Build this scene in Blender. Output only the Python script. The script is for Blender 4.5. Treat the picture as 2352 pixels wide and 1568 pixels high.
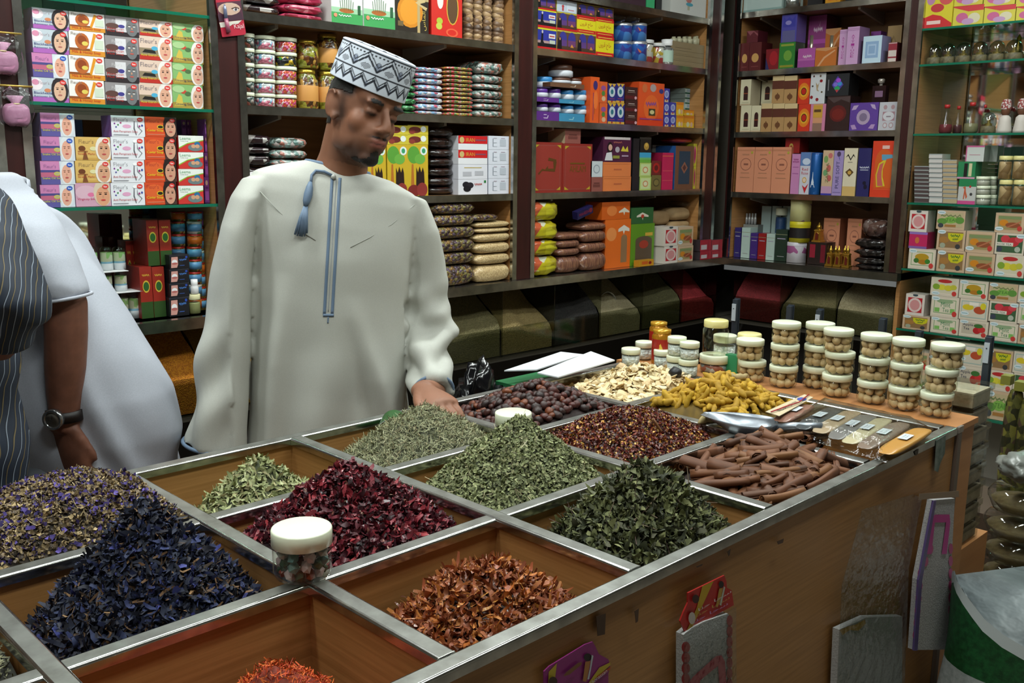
import bpy, bmesh, math, random
import numpy as np
from mathutils import Vector, Matrix, Euler, noise
PI = math.pi
sc = bpy.context.scene
for o in list(bpy.data.objects): bpy.data.objects.remove(o)
COL = sc.collection

# ------------------------------------------------------------------ camera
FPX, PITCH, ROLL, YAW = 2201., math.radians(10.82), math.radians(.62), math.radians(45.35)
CZ = 1.45
def _axes():
    cp, sp = math.cos(PITCH), math.sin(PITCH)
    T = np.array([[math.sin(YAW), math.cos(YAW), 0], [-math.cos(YAW), math.sin(YAW), 0], [0, 0, 1]])
    F = np.array([0, cp, -sp]); R = np.array([1, 0, 0.]); U = np.cross(R, F)
    cr, sr = math.cos(ROLL), math.sin(ROLL)
    return T @ (cr*R+sr*U), T @ (-sr*R+cr*U), T @ F
R_, U_, F_ = _axes()
CAMP = np.array([0, 0, CZ])
def ray(x, y): return R_*(x-1176)/FPX-U_*(y-784)/FPX+F_
def onz(x, y, z): d = ray(x, y); return CAMP+d*(z-CZ)/d[2]
def onx(x, y, X): d = ray(x, y); return CAMP+d*X/d[0]
def ony(x, y, Y): d = ray(x, y); return CAMP+d*Y/d[1]
def atd(x, y, dep): return CAMP+ray(x, y)*dep          # point at a given depth along the view axis
def px(P):
    d = np.array(P, float)-CAMP; w = d @ F_
    return 1176+FPX*(d @ R_)/w, 784-FPX*(d @ U_)/w
cam = bpy.data.cameras.new('camera'); camo = bpy.data.objects.new('camera', cam); COL.objects.link(camo)
cam.sensor_width = 36; cam.lens = FPX/2352*36; cam.clip_start = .02
camo.matrix_world = Matrix(((R_[0], U_[0], -F_[0], 0), (R_[1], U_[1], -F_[1], 0), (R_[2], U_[2], -F_[2], CZ), (0, 0, 0, 1)))
sc.camera = camo
# ------------------------------------------------------------------ world, exposure
w = bpy.data.worlds.new('world'); sc.world = w; w.use_nodes = True
w.node_tree.nodes['Background'].inputs[0].default_value = (.8, .9, 1, 1)
w.node_tree.nodes['Background'].inputs[1].default_value = .3
sc.view_settings.view_transform = 'Standard'; sc.view_settings.look = 'None'
sc.view_settings.gamma = 1; sc.view_settings.use_curve_mapping = False
sc.view_settings.exposure = 0.0
LIGHT_E = 20.0      # watts of each ceiling tube pair
CEIL = 2.95
LAMPS = [(.75, 2.0), (2.3, 2.0), (.35, .55), (1.9, .35), (3.3, 1.0), (-1.0, 1.2)]   # ceiling fluorescent fixtures (x, y)

# ------------------------------------------------------------------ materials
def lin(c): c /= 255; return c/12.92 if c <= .04045 else ((c+.055)/1.055)**2.4
def hexc(h):
    h = h.lstrip('#')
    if len(h) == 3: h = ''.join(c*2 for c in h)
    return tuple(lin(int(h[i:i+2], 16)) for i in (0, 2, 4))+(1,)
_mats = {}
def base(name):
    m = bpy.data.materials.new(name); m.use_nodes = True
    nt = m.node_tree; b = nt.nodes['Principled BSDF']
    return m, nt, b
def M(h, rough=.45, metal=0, **k):
    key = (h, rough, metal, tuple(sorted(k.items())))
    if key in _mats: return _mats[key]
    m, nt, b = base('col_'+h.lstrip('#'))
    b.inputs['Base Color'].default_value = hexc(h); b.inputs['Roughness'].default_value = rough; b.inputs['Metallic'].default_value = metal
    for kk, v in k.items(): b.inputs[kk.replace('_', ' ')].default_value = v
    _mats[key] = m; return m
def tex_coord(nt, scale=(1, 1, 1), kind='Object', rot=(0, 0, 0)):
    tc = nt.nodes.new('ShaderNodeTexCoord'); mp = nt.nodes.new('ShaderNodeMapping')
    mp.inputs['Scale'].default_value = scale; mp.inputs['Rotation'].default_value = rot
    nt.links.new(tc.outputs[kind], mp.inputs[0]); return mp.outputs[0]
def ramp(nt, fac, stops, interp='LINEAR'):
    r = nt.nodes.new('ShaderNodeValToRGB'); r.color_ramp.interpolation = interp
    e = r.color_ramp.elements
    while len(e) < len(stops): e.new(.5)
    for i, (p, c) in enumerate(stops): e[i].position = p; e[i].color = hexc(c) if isinstance(c, str) else (c, c, c, 1)
    nt.links.new(fac, r.inputs[0]); return r.outputs[0]
def bump(nt, b, fac, strength=.2, dist=.01):
    n = nt.nodes.new('ShaderNodeBump'); n.inputs['Strength'].default_value = strength; n.inputs['Distance'].default_value = dist
    nt.links.new(fac, n.inputs['Height']); nt.links.new(n.outputs[0], b.inputs['Normal'])
def noise_tex(nt, vec, scale, detail=4, rough=.55):
    n = nt.nodes.new('ShaderNodeTexNoise'); n.inputs['Scale'].default_value = scale; n.inputs['Detail'].default_value = detail; n.inputs['Roughness'].default_value = rough
    if vec is not None: nt.links.new(vec, n.inputs['Vector'])
    return n.outputs[0]
def wood(name, c0, c1, scale=(3, 60, 60), rough=.4):
    m, nt, b = base(name); v = tex_coord(nt, scale)
    n = noise_tex(nt, v, 1.6, 5)
    nt.links.new(ramp(nt, n, [(.3, c0), (.7, c1)]), b.inputs['Base Color']); b.inputs['Roughness'].default_value = rough
    bump(nt, b, n, .06, .002); return m
def noisy(name, c0, c1, scale=30, rough=.8, bs=.3, bd=.004, metal=0, detail=4, kind='Object', **k):
    m, nt, b = base(name); v = tex_coord(nt, (1, 1, 1), kind); n = noise_tex(nt, v, scale, detail)
    nt.links.new(ramp(nt, n, [(.35, c0), (.65, c1)]), b.inputs['Base Color'])
    b.inputs['Roughness'].default_value = rough; b.inputs['Metallic'].default_value = metal
    for kk, vv in k.items(): b.inputs[kk.replace('_', ' ')].default_value = vv
    if bs: bump(nt, b, n, bs, bd)
    return m
def speck(name, cols, scale=200, rough=.5, bs=.5, bd=.003, coat=0, stretch=(1, 1, 1), kind='Object'):
    """mixed bits seen through film: voronoi cells, each of one random colour"""
    m, nt, b = base(name); v = tex_coord(nt, stretch, kind)
    vo = nt.nodes.new('ShaderNodeTexVoronoi'); vo.inputs['Scale'].default_value = scale; nt.links.new(v, vo.inputs['Vector'])
    sep = nt.nodes.new('ShaderNodeSeparateColor'); nt.links.new(vo.outputs['Color'], sep.inputs[0])
    n = len(cols)
    nt.links.new(ramp(nt, sep.outputs[0], [(i/n, c) for i, c in enumerate(cols)], 'CONSTANT'), b.inputs['Base Color'])
    b.inputs['Roughness'].default_value = rough; b.inputs['Coat Weight'].default_value = coat; b.inputs['Coat Roughness'].default_value = .12
    inv = nt.nodes.new('ShaderNodeMath'); inv.operation = 'SUBTRACT'; inv.inputs[0].default_value = 1; nt.links.new(vo.outputs['Distance'], inv.inputs[1])
    bump(nt, b, inv.outputs[0], bs, bd); return m
def vcol(name, rough=.6, coat=0, bs=0, scale=80, trans=0, sss=0):
    m, nt, b = base(name); a = nt.nodes.new('ShaderNodeVertexColor'); a.layer_name = 'Col'
    nt.links.new(a.outputs[0], b.inputs['Base Color']); b.inputs['Roughness'].default_value = rough; b.inputs['Coat Weight'].default_value = coat
    if sss: b.inputs['Subsurface Weight'].default_value = sss; b.inputs['Subsurface Radius'].default_value = (.01, .004, .002); b.inputs['Subsurface Scale'].default_value = .5
    if bs: bump(nt, b, noise_tex(nt, tex_coord(nt), scale), bs, .002)
    return m
def glassy(name, tint='#ffffff', rough=.02, alpha=.12, ior=1.45, crinkle=0):
    """thin clear plastic or glass: mostly see-through with a glossy surface"""
    m, nt, b = base(name); out = nt.nodes['Material Output']
    tr = nt.nodes.new('ShaderNodeBsdfTransparent'); tr.inputs[0].default_value = hexc(tint)
    gl = nt.nodes.new('ShaderNodeBsdfGlossy'); gl.inputs['Roughness'].default_value = rough
    ge = nt.nodes.new('ShaderNodeNewGeometry'); dt = nt.nodes.new('ShaderNodeVectorMath'); dt.operation = 'DOT_PRODUCT'; nt.links.new(ge.outputs['Normal'], dt.inputs[0]); nt.links.new(ge.outputs['Incoming'], dt.inputs[1])
    def mth(op, a, b=None):
        q = nt.nodes.new('ShaderNodeMath'); q.operation = op; q.use_clamp = op in ('SUBTRACT', 'ADD')
        for k, v in enumerate((a, b)):
            if v is None: continue
            if isinstance(v, (int, float)): q.inputs[k].default_value = v
            else: nt.links.new(v, q.inputs[k])
        return q.outputs[0]
    f0 = ((ior-1)/(ior+1))**2      # Schlick reflectance, the same on both sides of the thin wall
    ad = nt.nodes.new('ShaderNodeMath'); ad.operation = 'ADD'; ad.use_clamp = True; ad.inputs[1].default_value = f0+alpha*.12
    nt.links.new(mth('MULTIPLY', mth('POWER', mth('SUBTRACT', 1.0, mth('ABSOLUTE', dt.outputs['Value'])), 5.0), .8), ad.inputs[0])
    mx = nt.nodes.new('ShaderNodeMixShader'); nt.links.new(ad.outputs[0], mx.inputs[0]); nt.links.new(tr.outputs[0], mx.inputs[1]); nt.links.new(gl.outputs[0], mx.inputs[2])
    if crinkle:
        bn = nt.nodes.new('ShaderNodeBump'); bn.inputs['Strength'].default_value = crinkle; bn.inputs['Distance'].default_value = .01; nt.links.new(noise_tex(nt, tex_coord(nt), 38, 3), bn.inputs['Height']); nt.links.new(bn.outputs[0], gl.inputs['Normal'])
    nt.nodes.remove(b); nt.links.new(mx.outputs[0], out.inputs[0]); return m
BEECH = wood('beech', '#9c6e3e', '#b48452', (3, 3, 110))
BEECH_H = wood('beech_horizontal', '#976a3a', '#b0804c', (3.5, 3.5, 130))
BEECH_D = wood('beech_dark', '#74502f', '#86603c', (2.5, 2.5, 30))
ORANGEWOOD = wood('orange_wood', '#b07848', '#bf8654', (2, 2, 30))
MAHOG = wood('mahogany', '#2a0f0e', '#3c1614', (14, 14, 2), .35)
CHROME = noisy('worn_chrome', '#a5a5a2', '#c8c8c4', 26, .2, .05, .001, 1.0)
CHROME_DUSTY = noisy('dusty_chrome', '#85857f', '#a6a7a2', 22, .36, .04, .001, .8)
STEEL = noisy('shelf_steel', '#96928a', '#b8b4ab', 20, .16, .05, .001, .95)
MIRROR = M('#dfe4e2', .03, 1.0)
GLASS = glassy('shelf_glass', '#c9eadf', .02, .1)
GLASS_EDGE = M('#1d7a5e', .15, 0, Transmission_Weight=.3)
CLEAR = glassy('clear_plastic', '#f6faf8', .06, .12)
FILM = glassy('crinkled_film', '#f4f6f6', .1, .15, 1.4, .7)
ACRYL = glassy('acrylic_panel', '#d6d8d0', .05, .2)
WHITEPL = M('#dfe6cf', .35)
CREAMLID = M('#e6ecd2', .32, 0, Coat_Weight=.3)
YELLOWLID = M('#e6dc96', .32, 0, Coat_Weight=.3)

# ------------------------------------------------------------------ mesh helpers
class MB:
    def __init__(s): s.v = []; s.f = []; s.m = []; s.mats = []; s.smooth = []
    def mi(s, mat):
        if mat not in s.mats: s.mats.append(mat)
        return s.mats.index(mat)
    def add(s, vs, fs, mat, smooth=False):
        o = len(s.v); k = s.mi(mat); s.v += [tuple(v) for v in vs]
        for f in fs: s.f.append(tuple(i+o for i in f)); s.m.append(k); s.smooth.append(smooth)
    def box(s, a, b, mat, top=None):
        x0, y0, z0 = a; x1, y1, z1 = b
        vs = [(x0, y0, z0), (x1, y0, z0), (x1, y1, z0), (x0, y1, z0), (x0, y0, z1), (x1, y0, z1), (x1, y1, z1), (x0, y1, z1)]
        s.add(vs, [(3, 2, 1, 0), (0, 1, 5, 4), (1, 2, 6, 5), (2, 3, 7, 6), (3, 0, 4, 7)], mat); s.add(vs[4:], [(0, 1, 2, 3)], top or mat)
    def lathe(s, prof, mat, n=20, c=(0, 0), smooth=True, cap0=False, cap1=False):
        vs = []; fs = []
        for r, z in prof:
            for i in range(n): a = 2*PI*i/n; vs.append((c[0]+r*math.cos(a), c[1]+r*math.sin(a), z))
        for j in range(len(prof)-1):
            for i in range(n): k = (i+1) % n; fs.append((j*n+i, j*n+k, (j+1)*n+k, (j+1)*n+i))
        if cap0: fs.append(tuple(range(n-1, -1, -1)))
        if cap1: fs.append(tuple(range((len(prof)-1)*n, len(prof)*n)))
        s.add(vs, fs, mat, smooth)
    def tube(s, pts, rad, mat, n=8, smooth=True, caps=True):
        pts = [Vector(p) for p in pts]; vs = []; fs = []
        r = rad if isinstance(rad, (list, tuple)) else [rad]*len(pts)
        a = None
        for i, p in enumerate(pts):
            t = (pts[min(i+1, len(pts)-1)]-pts[max(i-1, 0)]).normalized()
            if a is None: a = t.cross(Vector((0, 0, 1))); a = a if a.length > 1e-3 else Vector((1, 0, 0))
            a = a-t*a.dot(t); a.normalize(); b = a.cross(t)
            for k in range(n): q = 2*PI*k/n; vs.append(p+r[i]*(math.cos(q)*a+math.sin(q)*b))
        for j in range(len(pts)-1):
            for i in range(n): k = (i+1) % n; fs.append((j*n+i, j*n+k, (j+1)*n+k, (j+1)*n+i))
        if caps: fs += [tuple(range(n-1, -1, -1)), tuple(range((len(pts)-1)*n, len(pts)*n))]
        s.add(vs, fs, mat, smooth)
    def prism(s, poly, y0, y1, mat):
        """poly in x,z extruded from y0 (front) to y1"""
        n = len(poly); vs = [(x, y0, z) for x, z in poly]+[(x, y1, z) for x, z in poly]
        fs = [tuple(range(n)), tuple(range(2*n-1, n-1, -1))]+[(i, i+n, (i+1) % n+n, (i+1) % n) for i in range(n)]
        s.add(vs, fs, mat)
    def mesh(s, name):
        me = bpy.data.meshes.new(name); me.from_pydata(s.v, [], s.f)
        for m in s.mats: me.materials.append(m)
        me.polygons.foreach_set('material_index', s.m); me.polygons.foreach_set('use_smooth', s.smooth); me.update(); return me
    def build(s, name, parent=None, loc=None, rotz=0, scale=None): return obj(name, s.mesh(name), parent, loc, rotz, scale)
def obj(name, me, parent=None, loc=None, rotz=0, scale=None):
    o = bpy.data.objects.new(name, me); COL.objects.link(o)
    if parent: o.parent = parent
    if loc is not None: o.location = loc
    if rotz: o.rotation_euler = (0, 0, rotz)
    if scale is not None: o.scale = scale
    return o
_labels = {}
def tag(o, label, cat, group=None, kind=None):
    o['label'] = label; o['category'] = cat
    if group: o['group'] = group
    if kind: o['kind'] = kind
    _labels.setdefault(label, []).append(o); return o
def struct(o): o['kind'] = 'structure'; return o
def empty(name, loc=(0, 0, 0), rotz=0):
    o = bpy.data.objects.new(name, None); COL.objects.link(o); o.location = loc; o.rotation_euler = (0, 0, rotz); o.empty_display_size = .05; return o
def sbox(name, a, b, mat, parent=None):
    m = MB(); m.box(a, b, mat); return m.build(name, parent)
def copy_tree(o, parent=None):
    c = o.copy(); COL.objects.link(c)
    if parent: c.parent = parent
    for ch in o.children: copy_tree(ch, c)
    return c
def npmesh(name, V, Fc, mats, cols=None, mi=None, smooth=False):
    """numpy verts (n,3), faces (m,k), optional per-vertex colours"""
    me = bpy.data.meshes.new(name); V = np.asarray(V, np.float32); Fc = np.asarray(Fc, np.int32); k = Fc.shape[1]
    me.vertices.add(len(V)); me.vertices.foreach_set('co', V.ravel())
    me.loops.add(Fc.size); me.loops.foreach_set('vertex_index', Fc.ravel())
    me.polygons.add(len(Fc)); me.polygons.foreach_set('loop_start', np.arange(0, Fc.size, k, dtype=np.int32))
    for m in mats: me.materials.append(m)
    if mi is not None: me.polygons.foreach_set('material_index', np.asarray(mi, np.int32))
    if smooth: me.polygons.foreach_set('use_smooth', np.ones(len(Fc), bool))
    me.update(calc_edges=True)
    if cols is not None:
        ca = me.color_attributes.new('Col', 'FLOAT_COLOR', 'POINT')
        c4 = np.ones((len(V), 4), np.float32); c4[:, :3] = cols; ca.data.foreach_set('color', c4.ravel())
    me.validate(); return me
def loft(rings, close=True, cap=True):
    """rings: list of equal-length point lists -> verts, faces"""
    n = len(rings[0]); vs = [tuple(p) for r in rings for p in r]; fs = []
    for j in range(len(rings)-1):
        for i in range(n if close else n-1): k = (i+1) % n; fs.append((j*n+i, j*n+k, (j+1)*n+k, (j+1)*n+i))
    if cap: fs += [tuple(range(n-1, -1, -1)), tuple(range((len(rings)-1)*n, len(rings)*n))]
    return vs, fs
ORD = ['lowest', 'second from bottom', 'third from bottom', 'fourth from bottom', 'fifth from bottom', 'sixth from bottom', 'seventh from bottom', 'eighth from bottom', 'ninth from bottom', 'tenth from bottom', 'eleventh from bottom', 'twelfth from bottom']
def ordn(i, n): return 'topmost' if i == n-1 and n > 1 else ORD[i]
# ------------------------------------------------------------------ setting: room shell, shelving carcass
WY, EX = 2.80, 4.303           # front planes of the shelving on the back wall (y) and the right wall (x)
SD = .29                       # shelf depth
ZL = .955                      # top of the counter ledge
ZB = [ZL, 1.308, 1.604, 1.888, 2.123, 2.42]      # shelf tops, back wall
ZC = [ZL, 1.292, 1.591, 1.889, 2.17, 2.45]
ZLg = [.985, 1.301, 1.587, 1.862, 2.15]          # glass shelves, left bay
ZD = [.705, .980, 1.275, 1.575, 1.870, 2.020, 2.3]
XB = dict(L=(.925, 1.470), A=(1.572, 2.762), B=(2.880, 4.090))
YC = dict(C=(2.765, 1.920), D=(1.850, .55))
floor_m = speck('floor_tiles', ['#6d655b', '#776e62', '#7d7468'], 3, .35, .05)
struct(sbox('floor', (-2.6, -2.4, -.05), (4.9, 3.4, 0), floor_m))
wall_m = noisy('painted_wall', '#8f897d', '#9c968a', 3, .8, .02)
struct(sbox('ceiling', (-2.6, -2.4, CEIL), (4.9, 3.4, CEIL+.06), M('#aaa9a3', .85)))
struct(sbox('wall_back', (-2.6, WY+SD+.03, 0), (4.9, WY+SD+.1, CEIL), wall_m))
struct(sbox('wall_right', (EX+SD+.03, -2.4, 0), (EX+SD+.1, WY+SD+.03, CEIL), wall_m))
struct(sbox('wall_left', (-2.66, -2.4, 0), (-2.6, WY+SD+.03, CEIL), wall_m))
struct(sbox('wall_front', (-2.6, -2.46, 0), (EX+SD+.03, -2.4, CEIL), wall_m))
def fixture(x, y, k=1.):
    t = empty('ceiling_light', (x, y, CEIL-.055)); m = MB()
    m.box((-.62, -.09, .02), (.62, .09, .055), M('#e8e8e4', .4)); m.build('housing', t)
    em, nt, b = base('tube_glow'); b.inputs['Emission Color'].default_value = (.93, 1, .96, 1); b.inputs['Emission Strength'].default_value = 9; 
    for s in (-1, 1):
        q = MB(); q.tube([(-.59, s*.045, 0), (.59, s*.045, 0)], .013, em, 10); q.build('fluorescent_tube', t)
    l = bpy.data.lights.new('tube_light', 'AREA'); l.shape = 'RECTANGLE'; l.size = 1.18; l.size_y = .14; l.energy = LIGHT_E*k; l.color = (.93, 1, .965)
    lo = bpy.data.objects.new('tube_light', l); COL.objects.link(lo); lo.parent = t; lo.location = (0, 0, -.02)
    return t
for i, (x, y) in enumerate(LAMPS):
    tag(fixture(x, y, [1.4, 1.4, 1.1, .9, 1.0, .7][i]), 'twin-tube fluorescent fixture on the ceiling, %s' % ['above the soap shelves', 'above the aisle beside the capped man', 'nearest the camera', 'above the spice table end', 'near the tea boxes', 'above the striped shirt'][i], 'ceiling light', 'ceiling fluorescent lights')

# back wall and right wall carcass pieces
def carcass(sec, axis, a0, a1, zs, glass=False, top=2.6, mirror=False, zb=ZL+.001):
    """one bay: wooden sides and back, shelf boards with a steel front strip"""
    def B(name, u0, u1, d0, d1, z0, z1, mat, par=None):
        if axis == 'b': return sbox(name, (u0, WY+d0, z0), (u1, WY+d1, z1), mat, par)
        return sbox(name, (EX+d0, min(u0, u1), z0), (EX+d1, max(u0, u1), z1), mat, par)
    s = 1 if a1 > a0 else -1
    t = empty('shelving_bay', (0, 0, 0))
    B('back_panel', a0, a1, SD, SD+.02, zb, top, MIRROR if mirror else BEECH_D, t)
    for u, k in ((a0, -1), (a1, 1)): B('side_panel', u, u+s*k*.018, .012, SD+.02, zb, top, BEECH, t)
    for z in zs:
        if glass:
            B('glass_shelf', a0+s*.004, a1-s*.004, .0, SD-.01, z-.009, z, GLASS, t)
            B('glass_edge', a0+s*.004, a1-s*.004, -.0025, 0, z-.009, z, GLASS_EDGE, t)
        else:
            sh = B('shelf_board', a0+s*.001, a1-s*.001, .004, SD, z-.024, z, BEECH_D, t)
            B('steel_edge', a0+s*.001, a1-s*.001, -.002, .004, z-.026, z+.001, STEEL, sh)
            for fr in (.12, .72):
                u = a0+(a1-a0)*fr; m = MB()
                m.prism([(0, 0), (-.008, -.004), (-.22, -.05), (-.24, -.05), (-.24, 0)], -.006, .006, M('#8b857c', .35, .7)) if False else None
                m.add([(d, e, h) for e in (-.006, .006) for d, h in ((.03, 0), (SD-.01, 0), (SD-.01, -.055), (.03, -.012))],
                      [(0, 1, 2, 3), (7, 6, 5, 4), (0, 4, 5, 1), (1, 5, 6, 2), (2, 6, 7, 3), (3, 7, 4, 0)], M('#a39d93', .4, .4))
                o = m.build('shelf_bracket', sh)
                if axis == 'b': o.location = (u, WY, z-.024); o.rotation_euler = (0, 0, PI/2)
                else: o.location = (EX, u, z-.024)
    return t
def post(axis, u0, u1, label, z0=ZL+.001, d0=-.004, trims=(True, True)):
    t = empty('shelf_post', (0, 0, 0)); a, b = min(u0, u1), max(u0, u1)
    def B(name, p, q, d, e, mat):
        if axis == 'b': return sbox(name, (p, WY+d, z0), (q, WY+e, 2.6), mat, t)
        return sbox(name, (EX+d, p, z0), (EX+e, q, 2.6), mat, t)
    e_ = .0195 if b-a > .05 else .001; B('wood_core', a+e_, b-e_, d0+.006, SD, MAHOG); B('wood_front', a+.012, b-.012, d0+.002, d0+.006, MAHOG)
    if trims[0]: B('chrome_trim', a-.006, a+.018, d0-.003, d0+.012, CHROME)
    if trims[1]: B('chrome_trim', b-.018, b+.006, d0-.003, d0+.012, CHROME)
    tag(t, label, 'post'); return t
for nm, lab in (('L', 'glass-shelved bay of soap boxes with mirrored back'), ('A', 'wooden shelving bay behind the capped man'), ('B', 'wooden shelving bay of incense boxes left of the corner')):
    t = carcass(nm, 'b', XB[nm][0], XB[nm][1], ZLg[1:] if nm == 'L' else [z for i, z in enumerate(ZB) if i], nm == 'L', mirror=nm == 'L'); tag(t, lab, 'shelving')
for nm, lab in (('C', 'wooden shelving bay of perfume boxes right of the corner'), ('D', 'glass-shelved bay of tea boxes with mirrored back')):
    t = carcass(nm, 'r', YC[nm][0], YC[nm][1], ZD if nm == 'D' else [z for i, z in enumerate(ZC) if i], nm == 'D', mirror=nm == 'D', zb=.3 if nm == 'D' else ZL+.001); tag(t, lab, 'shelving')
post('b', .845, .925, 'dark post with chrome trims left of the soap boxes')
post('b', 1.470, 1.572, 'dark wooden post between soap boxes and candy jars')
post('b', 2.762, 2.880, 'dark wooden post behind the sesame bags')
post('b', 4.090, 4.20, 'dark corner post beside the incense boxes')
post('r', 2.765, 2.80, 'slim dark corner post beside the perfume boxes', trims=(True, False))
post('r', 1.850, 1.920, 'dark post with chrome trims between perfumes and tea boxes')
# further shelving left of the frame, seen only at its edge
t = carcass('K', 'b', -.55, .845, [1.3, 1.6, 1.9, 2.2]); tag(t, 'wooden shelving bay at the far left edge', 'shelving')
# counter ledge
cl = empty('counter_ledge'); m = MB()
m.box((-.55, WY-.03, ZL-.035), (EX+SD, WY+SD, ZL), STEEL); m.build('ledge_top', cl)
m = MB(); m.box((EX-.03, 1.85, ZL-.035), (EX+SD, WY-.03, ZL-.001), STEEL); m.build('ledge_top', cl)
m = MB(); m.box((EX-.034, 1.85, ZL-.06), (EX-.028, WY-.04, ZL-.036), M('#b9bcc0', .3, .6)); m.build('ledge_rail', cl)
tag(cl, 'steel counter ledge running below the shelves around the corner', 'counter')
# grain bins below the ledge: acrylic fronts, dividers, sloping heaps
def grain(name, c0, c1, sc_=260): return speck(name, [c0, c1, c0, c1], sc_, .8, .9, .004)
GR = [('olive green seed', grain('g0', '#665f3c', '#766d48')), ('pale sesame', grain('g1', '#8a7749', '#9c8858')), ('black seed', grain('g2', '#1b1a19', '#2a2724')), ('pale barley', grain('g3', '#8f8464', '#a09676')), ('dark green seed', grain('g4', '#4c4a2c', '#5c5836')), ('deep red sumac', grain('g5', '#8a1f26', '#a52b32')), ('dark red sumac', grain('g6', '#6d1c20', '#822428')), ('orange lentil', grain('g7', '#b5690f', '#cf8418', 300)), ('yellow split pea', grain('g8', '#b98a20', '#cf9f30', 300))]
PT, PB = .757, .635            # acrylic front panel top and bottom
def heap(name, u0, u1, mat, axis, slope=.8, hf=PT-.03, seed=0):
    rnd = random.Random(seed); n, k = 14, 16; V = []; Fc = []
    for j in range(k):
        d = .02+.255*j/(k-1); z = hf+slope*d*(1-.25*d) if j else hf
        for i in range(n):
            u = u0+.004+(u1-u0-.008)*i/(n-1)
            zz = min(ZL-.06, z+.02*noise.noise((u*14, d*14, seed*3.1))+.05*(i/(n-1)-.5)*(1 if seed % 2 else -1))
            V.append((u, d, zz))
    for j in range(k-1):
        for i in range(n-1): a = j*n+i; Fc.append((a, a+1, a+n+1, a+n))
    b0 = len(V); V += [(u0+.004+(u1-u0-.008)*i/(n-1), .02, PB+.006) for i in range(n)]
    for i in range(n-1): Fc.append((b0+i, b0+i+1, i+1, i))
    V = np.array(V)
    if axis == 'b': W = np.c_[V[:, 0], WY+V[:, 1], V[:, 2]]
    else: W = np.c_[EX+V[:, 1], -V[:, 0], V[:, 2]]
    return obj(name, npmesh(name, W, Fc, [mat], smooth=True))
def binrow(axis, edges, kinds, labs):
    for i, k in enumerate(kinds):
        o = heap('grain_heap', edges[i], edges[i+1], GR[k][1], axis, seed=i+len(edges)*3); tag(o, labs[i], 'grain', kind='stuff')
        if axis == 'b': p = sbox('acrylic_front', (edges[i]+.002, WY+.008, PB), (edges[i+1]-.002, WY+.013, PT), ACRYL)
        else: p = sbox('acrylic_front', (EX+.008, -edges[i+1]+.002, PB), (EX+.013, -edges[i]-.002, PT), ACRYL)
        tag(p, 'clear acrylic front panel of the %s bin' % labs[i].split(' heap')[0], 'panel')
    for i, e in enumerate(edges):
        if axis == 'b': q = sbox('bin_divider', (e-.002, WY+.01, PB), (e+.002, WY+.28, ZL-.04), ACRYL, None)
        else: q = sbox('bin_divider', (EX+.01, -e-.002, PB), (EX+.28, -e+.002, ZL-.04), ACRYL, None)
        struct(q); q.name = 'trim_%d' % (i+(1 if axis == 'b' else 20))
be = [ony(x, 720, WY)[0] for x in (300, 470)]
be = [be[0], be[1], (be[1]+ony(1158, 700, WY)[0])/2]+[ony(x, 690, WY)[0] for x in (1158, 1278, 1384, 1480, 1570, 1648)]
binrow('b', be, [7, 8, 0, 1, 2, 3, 4, 5], ['orange lentil heap below the soap boxes', 'yellow pea heap behind the capped man', 'olive green seed heap below the sesame bags', 'pale sesame heap between green seed and black seed', 'black seed heap', 'pale barley heap with the glass scoop', 'dark green seed heap', 'bright red sumac heap left of the corner'])
re_ = [-2.72, -2.45, -2.15, -1.87]
binrow('r', re_, [6, 0, 3], ['dark red sumac heap right of the corner', 'dull green seed heap below the perfumes', 'pale root chip heap beside the tea boxes'])
bk = MB(); bk.box((-.55, WY+.285, .1), (EX+SD-.01, WY+.3, ZL-.04), M('#26221e', .8)); bk.box((EX+.285, 1.86, .1), (EX+.3, WY+.28, ZL-.04), M('#26221e', .8))
bk.box((-.55, WY+.02, PB-.02), (EX+.28, WY+.28, PB), M('#3a352d', .7)); bk.box((EX+.02, 1.86, PB-.02), (EX+.28, WY, PB), M('#3a352d', .7))
tag(bk.build('bin_carcass'), 'dark open cabinet carcass under the grain bins', 'cabinet')
# round scoop lying in the barley
sc_o = empty('grain_scoop', tuple(ony(1392, 690, WY+.12))); m = MB(); m.lathe([(.0, -.03), (.028, -.025), (.038, 0), (.04, .03), (.038, .03), (.036, 0), (.026, -.022), (0, -.027)], M('#c9cdcf', .15, .9), 20); o = m.build('scoop_bowl', sc_o); o.rotation_euler = (1.35, 0, -.5)
m = MB(); m.tube([(.03, .02, .01), (.07, .03, .025), (.1, .035, .04)], .006, M('#c9cdcf', .15, .9)); m.build('handle', sc_o)
tag(sc_o, 'shiny round metal scoop resting in the pale barley', 'scoop')
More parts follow.
